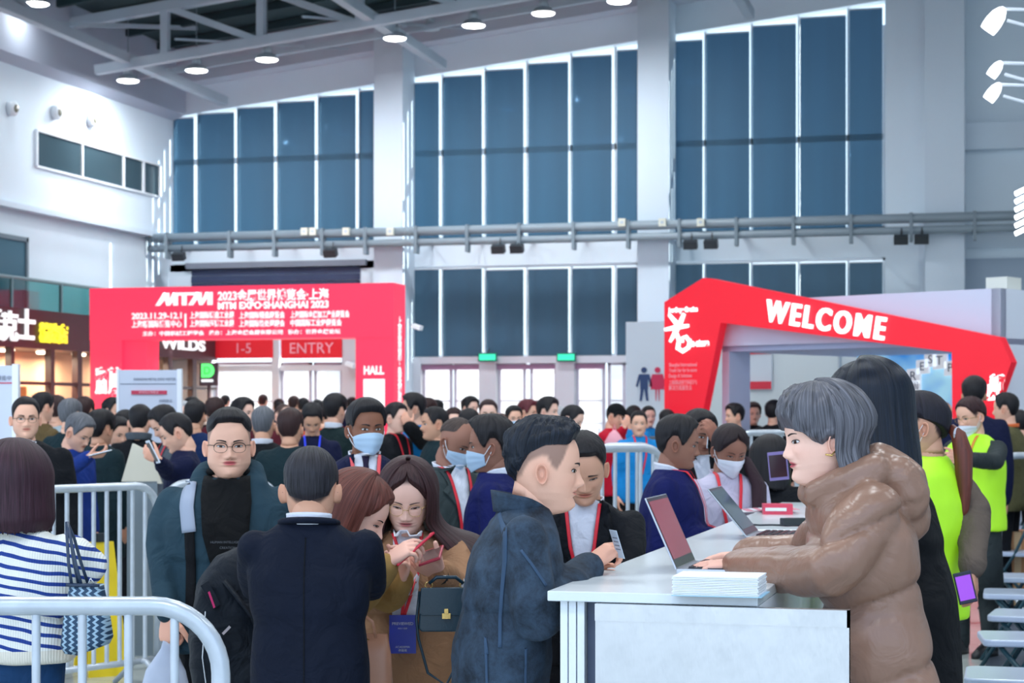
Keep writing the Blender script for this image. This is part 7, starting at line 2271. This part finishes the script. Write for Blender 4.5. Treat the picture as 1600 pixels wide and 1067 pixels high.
g = G(); s = i_['spine'](i_['zn']); g.tube([s + Vector((-.03, .05, .08)), s + Vector((.11, .0, .06)), s + Vector((.15, -.09, -.06)), s + Vector((.14, -.15, -.25)), s + Vector((.13, -.15, -.50))], [.03, .045, .05, .05, .04], 14, flat=.6)
V = wrinkle(np.array(g.v), g.f, .006, 20, 3); me = mesh_from(V, g.f); link('scarf', me, cloth('dark plum scarf', rgb(62, 44, 52)), o)
mid('woman with black hair and black coat, back turned, beside the far end of the counter', 1203, 682, 10.6, 150, head=(20, 10, 0), fem=1, skin=SK_D2, k=.92, hair=dict(top=.02, side=.014, back=.03, rough=.003, length=.06, open=60, vol=.035), **bl,
    top_=dict(m=m_black2, name='coat', hem=.6, bulk=1.1), bot=dict(m=m_trou))
p_ = phone('purple tinted tablet held up beside the black-coated woman', 1216, 728, 8.6, dirw(.9, -.3, .1), dirw(-.2, .1, 1), mat('violet cover', rgb(120, 104, 160), .3), m_phs, w=.045, h=.065)
# ================================================================== THE CROWD BEHIND
CL = dict(black=m_black2, navy=m_navy, blue=cloth('royal blue coat', rgb(24, 60, 150)), teal=cloth('green black jacket', rgb(20, 48, 56)), olive=cloth('olive brown jacket', rgb(112, 92, 58)),
          grey=cloth('mid grey jacket', rgb(96, 104, 114)), pale=cloth('pale grey hoodie', rgb(176, 194, 202)), sky=cloth('bright blue jacket', rgb(22, 140, 214)), red=cloth('red hooded top', rgb(206, 18, 50)),
          white=m_shirt, maroon=cloth('maroon coat', rgb(96, 24, 40)), dgreen=cloth('dark green suit', rgb(22, 46, 48)), bnavy=cloth('navy blue puffy jacket', rgb(16, 46, 96)), khaki=cloth('khaki jacket', rgb(104, 100, 66)))
HR = dict(black=(rgb(16, 15, 20), 'black'), brown=(rgb(48, 30, 30), 'dark brown crowd'), grey=(rgb(90, 92, 98), 'grey crowd'), red=(rgb(88, 36, 44), 'reddish crowd'), white=(rgb(170, 172, 176), 'white crowd'))
HS = dict(short=dict(top=.022, side=.008, back=.010, rough=.002), crop=dict(top=.012, side=.003, back=.005, rough=.001), full=dict(top=.034, side=.018, back=.02, rough=.004),
          bob=dict(top=.022, side=.014, back=.02, rough=.002, length=.03, open=52, vol=.03), long=dict(top=.02, side=.012, back=.02, rough=.003, length=.16, open=48, vol=.03),
          bun=dict(top=.014, side=.008, back=.016, rough=.001), bald=dict(top=.0, side=.003, back=.004, rough=0, line=lambda t: np.interp(t, [0, 70, 90, 180], [.232, .20, .17, .08])))
def place_d(px, d, dmin=0):
    best = None
    for q in (0, .25, -.25, .5, -.5, .8, -.8, 1.1, -1.1, 1.5, -1.5, 2, -2, 2.6, 3.2, 4):
        dd = d + q * (1 if d > 14 else .7)
        if dd < dmin: continue
        g = GZ(px, dd)
        m = min([math.hypot(g.x - a, g.y - b) for a, b in PLACED] + [9])
        if best is None or m > best[0]: best = (m, dd)
        if m > .52: return dd
    return best[1]
FAR = 'far heads by the doors'
def C_(label, px, top, d, phi, hair='short', hc='black', cl='black', pitch=0, yaw=0, skin=SK_L, group=None, **kw):
    d = place_d(px, d, 12.0 if (px < 620 and d > 11.5) else 0)
    h = HR[hc]
    tp = dict(m=CL[cl] if isinstance(cl, str) else cl, name='jacket', hem=.78)
    tp.update(kw.pop('tp', {}))
    sp = dict(lod=2 if d > 12.2 else 1, label=label, px=px, top=top, d=d, phi=phi, hair=dict(HS[hair]), hairc=h[0], hairname=h[1], head=(yaw, pitch, 0), skin=skin, group=group,
              top_=tp, bot=dict(m=m_trou), face=(abs(((phi + yaw + 180) % 360) - 180) < 115 and d < 24))
    if hair in ('bob', 'long', 'bun'): sp['fem'] = 1
    sp.update(kw)
    return put(sp)
ph = dict(curl=(.6, .7, .8, .9), thumb=.3)
# --- left
C_('man in dark glasses, black jacket and white tee at the left edge', 40, 617, 11.1, 14, 'crop', cl='black', yaw=4, glasses='half', fat=.08, bw=1.15, lod=1, tp=dict(open='vee', vdepth=.24, shirt=m_shirt), k=1.02)
C_('man with grey hair in a royal blue coat, bowed over a phone', 124, 645, 13.0, 62, 'short', 'grey', 'blue', pitch=28, lod=1, R=dict(el=('P', 118, 728, 12.7), wr=('P', 140, 712, 12.5), hdw=dirw(1, -.1, .1), bkw=dirw(0, -.5, -1), hand=ph), tp=dict(hem=.55))
phone('phone in the hand of the man in the blue coat', 157, 708, 12.4, dirw(.2, -1, .1), dirw(.9, 0, .25), m_silver, m_phs)
C_('man with tall dark hair in a green black hooded jacket, back turned', 158, 641, 13.8, 150, 'full', cl='teal', skin=SK_M, tp=dict(bulk=1.15, hem=.6))
C_('person with a black bun and navy jacket looking at a phone, facing left', 274, 643, 12.2, -78, 'bun', cl='navy', pitch=24, lod=1, L=dict(el=('P', 262, 738, 12.0), wr=('P', 248, 718, 11.75), hdw=dirw(-1, 0, .5), bkw=dirw(0, -1, -.3), hand=ph), tp=dict(bulk=1.08, hem=.6))
phone('white phone held by the person with the black bun', 239, 706, 11.66, dirw(.5, -1, .1), dirw(-.5, 0, .9), m_maskw, m_phs)
C_('person in a grey jacket with a red strap, bowed beside the info board', 256, 633, 13.6, -60, 'short', cl='grey', pitch=32, tp=dict(lanyard=m_lany))
C_('man with shaved neck in black and grey jacket below the info board', 219, 631, 14.6, 178, 'short', cl='black', pitch=8, tp=dict(collar=(CL['grey'], .06, .09, .1)))
C_('man in an olive brown jacket in front of the orange shop panel', 67, 612, 16.5, 140, 'short', cl='olive')
C_('person in a pale grey hoodie in front of the dark shop door', 88, 619, 17.8, 172, 'full', 'brown', 'pale')
C_('man with greying hair and green black coat near the shop window', 110, 622, 15.2, 160, 'short', 'grey', 'teal')
C_('dark-haired person in black before the red arch’s left pillar', 132, 621, 18.6, 170, 'full', 'brown', 'black')
C_('dark-haired person in navy close to the red arch’s left pillar', 176, 622, 20, 60, 'full', 'black', 'navy')
C_('small dark-haired woman with white collar beside the green black jacket', 185, 650, 15.6, 40, 'short', cl='navy', pitch=15, tp=dict(collar=(m_shirt, .05, .07, .05)))
C_('person in navy with white armband, between the shop and info board', 196, 640, 16.2, 160, 'short', cl='bnavy')
C_('grey-haired person right of the info board’s edge', 286, 626, 20.5, 30, 'short', 'white', 'pale', skin=SK_P)
C_('man in a dark blue jacket from behind, black hair with a bright crown', 305, 624, 15.3, 176, 'short', cl='bnavy', skin=SK_M, tp=dict(bulk=1.15))
C_('tall dark head right of the info board', 300, 621, 22, 170, 'full', cl='black')
C_('dark-haired person behind the glasses man’s hair', 336, 622, 19, 170, 'full', 'brown', 'maroon')
C_('man with pale profile and maroon coat, right of the glasses man’s head', 380, 622, 17.4, 60, 'full', 'black', 'maroon', skin=SK_P)
C_('grey-cropped man from behind in a black coat with white collar', 411, 632, 13.2, 178, 'crop', 'grey', 'black', skin=SK_M, tp=dict(collar=(m_shirt, .04, .07, .03), bulk=1.1))
C_('man from behind in a wide dark teal jacket, short brown hair', 454, 637, 12.7, 172, 'short', 'brown', 'teal', skin=SK_M, tp=dict(bulk=1.18))
C_('bald-headed pale person between the grey-cropped man and the teal jacket', 443, 628, 18.5, 40, 'bald', 'brown', 'maroon', skin=SK_P)
C_('man looking down with a bright blue lanyard', 488, 630, 15.2, 6, 'short', cl='navy', pitch=36, skin=SK_M, tp=dict(lanyard=mat('bright blue lanyard', rgb(30, 60, 240), .5)))
C_('person in orange-red collar behind the blue lanyard man', 507, 626, 19.5, 170, 'short', cl=cloth('orange red jacket', rgb(216, 80, 50)))
C_('tall man in dark green suit with white collar and red strap, from behind', 524, 616, 16.2, 150, 'full', cl='dgreen', tp=dict(collar=(m_shirt, .05, .07, .03), lanyard=m_lany))
# --- far ones
for px, top, d, lab in ((352, 617, 36, 'tiny far person before the pink glass door'), (411, 616, 35, 'tiny far person at the dark door post'), (436, 623, 31, 'tiny far person just right of the door post'), (459, 618, 30, 'tiny far person before the white doors'),
                        (474, 621, 29, 'far person half hidden left of the blue lanyard man'), (496, 624, 27, 'far dark head behind the blue lanyard man'), (550, 620, 32, 'far person under the HALL pillar')):
    C_(lab, px, top, d, 170, 'short', 'brown' if px % 2 else 'black', ('black', 'navy', 'grey')[px % 3], k=.98)
# --- middle
C_('man in black with red lanyard and pale face, facing right under the red pillar', 619, 628, 16, 55, 'short', cl='black', yaw=0, skin=SK_P, tp=dict(lanyard=m_lany))
o, i_ = C_('man in a bright blue jacket with black sleeves, facing left', 645, 615, 16.4, -78, 'full', cl='sky', tp=dict(bulk=1.1), L=dict(el=('P', 662, 690, 16.1), wr=('P', 640, 668, 15.9), hdw=dirw(-.5, 0, 1), bkw=dirw(0, -1, 0), hand=ph))
g = G(); a = i_['arms']['L']; limb(g, [a['sh'].lerp(a['el'], .15), a['el'], a['wr']], [.085, .078, .06], 12); g.obj('black_sleeve', m_black, o, True)
C_('dark cap man just right of the bright blue jacket', 668, 621, 21, -60, 'short', 'brown', 'black')
C_('second dark head right of the bright blue jacket', 682, 624, 24, 150, 'short', cl='navy')
C_('man in a dark teal tee facing left, shaved sides', 679, 633, 14.0, -72, 'crop', cl='teal', skin=SK_M, tp=dict(bulk=1.1))
C_('woman with long dark hair and pale face, far behind the grey suit', 709, 638, 20, 5, 'long', 'brown', 'black', skin=SK_P)
C_('man with dark hair before the white doors, white collar', 735, 620, 22, 40, 'full', 'black', 'pale', skin=SK_P)
C_('person with dark green cap-like hair behind the navy suit man', 733, 638, 15.5, 170, 'short', cl='dgreen')
C_('man with glasses and receding hair facing the camera, before the white doors', 763, 622, 15.8, 2, 'crop', 'brown', 'grey', skin=SK_P, glasses='gold', fat=.1)
C_('pale half-hidden face right of the receding-hair man', 784, 643, 22, 5, 'bald', 'brown', 'grey', skin=SK_P)
C_('man in blue mask and dark navy coat left of the denim man’s hair', 803, 633, 19, 15, 'short', cl='bnavy', mask='blue')
C_('reddish-haired person with a white hair clip behind the denim man', 825, 625, 20, 60, 'full', 'red', 'maroon')
C_('pale person with reddish hair facing right behind the denim man', 839, 626, 23.5, 50, 'short', 'red', 'grey', skin=SK_P)
C_('tall black-haired person in white behind the denim man', 857, 621, 18.2, 60, 'full', cl='white', skin=SK_P)
C_('person with a pale cap above the leaning man', 873, 634, 21, 60, 'short', 'white', 'grey')
C_('woman with dark tied hair and grey coat behind the leaning man', 895, 631, 16.4, 60, 'bun', cl='grey', pitch=20, skin=SK_P)
# --- right
o, i_ = C_('person in a red hooded top and black cap by the restroom wall', 962, 630, 20, 62, 'crop', cl='red', pitch=16, tp=dict(bulk=1.2, hem=.75), R=dict(el=('P', 962, 690, 19.7), wr=('P', 976, 668, 19.5), hdw=dirw(.4, 0, 1), bkw=dirw(0, -1, 0), hand=ph))
g = G(); mh = i_['Mh']
V = []; F = []
for q in range(7):
    a = q / 6 * PI / 2
    for j in range(20):
        t = 2 * PI * j / 20; V.append(mh @ Vector((.094 * math.cos(a) * math.cos(t), .112 * math.cos(a) * math.sin(t), .155 + .105 * math.sin(a))))
for q in range(6):
    for j in range(20): F.append((q * 20 + j, q * 20 + (j + 1) % 20, (q + 1) * 20 + (j + 1) % 20, (q + 1) * 20 + j))
g.add(V, F); g.obox(mh @ Vector((0, -.13, .155)), mh.to_3x3() @ Vector((.06, 0, 0)), mh.to_3x3() @ Vector((0, .05, .006)), Vector((0, 0, .005))); g.obj('cap', m_black, o, True)
p = P(960, 690, 19.2); r = tag(empty('pink_bag', p), 'small shiny pink bag hanging before the red hooded top', 'bag')
g = G(); rings(g, [((0, 0, -.11), .09, .04), ((0, 0, 0), .10, .05), ((0, 0, .08), .05, .03), ((0, 0, .12), .01, .01)], 16); V = wrinkle(np.array(g.v), g.f, .012, 14, 2); me = mesh_from(V, g.f); link('bag_film', me, mat('pale pink plastic', rgb(244, 170, 184), .3), r)
g = G(); g.tube([(-.02, 0, .10), (0, 0, .17), (.02, 0, .10)], .006, 6); g.obj('handle', mat('pale pink plastic', rgb(244, 170, 184), .3), r)
C_('woman with a black top bun and bright blue vest by the restroom wall', 990, 632, 21.5, 150, 'bun', cl='sky')
C_('woman in a bright blue vest with a red lanyard, facing the camera', 998, 640, 18.4, 10, 'bun', cl='sky', yaw=-10, tp=dict(lanyard=m_lany))
C_('smiling woman in a blue vest over navy, rightmost of the blue vests', 1013, 633, 22.5, 15, 'bun', cl='sky', skin=SK_P)
C_('small dark head at the foot of the red arch', 1042, 639, 20.5, 175, 'short', cl='grey')
C_('person in a dark hooded coat in profile under the welcome arch', 1147, 631, 21.2, -70, 'full', cl='black', tp=dict(bulk=1.25))
C_('masked person in a dark coat inside the welcome arch', 1164, 627, 25, 10, 'short', cl='navy', mask='white')
C_('person in a black coat inside the arch, facing the camera', 1177, 629, 22.5, 5, 'full', 'brown', 'black', tp=dict(bulk=1.15))
C_('dark figure in black partly behind the ash grey hair', 1209, 626, 21.5, 150, 'full', cl='black', tp=dict(bulk=1.1))
C_('tall man with tousled black hair in a navy suit behind the second lime vest', 1522, 589, 14.6, 165, 'full', cl='navy', skin=SK_M, tp=dict(bulk=1.1, hem=.7), k=1.08)
C_('man in a khaki jacket with orange collar facing left, right edge', 1571, 613, 15.8, -120, 'short', cl='khaki', tp=dict(bulk=1.15, collar=(mat('orange collar', rgb(230, 110, 50), .6), .03, .08, .05)))
C_('grey-haired old man seen small between the two lime vests', 1473, 624, 18.5, 40, 'bald', 'grey', 'pale', skin=SK_M)
C_('person in a dark jacket behind the khaki jacket, right edge', 1593, 640, 18, 180, 'short', cl='black')
p = P(1557, 715, 15.2); r = tag(empty('blue_shopping_bag', p), 'bright blue bag hanging by the khaki-jacketed man', 'bag')
g = G(); rings(g, [((0, 0, -.12), .07, .05), ((0, 0, .02), .07, .045), ((0, 0, .14), .05, .02)], 16, 3); g.obj('bag_body', mat('bright blue fabric', rgb(24, 84, 226), .5), r, True)
g = G(); g.tube([(-.03, 0, .13), (-.02, 0, .24), (.02, 0, .24), (.03, 0, .13)], .008, 6); g.obj('handle', mat('bright blue fabric', rgb(24, 84, 226), .5), r)
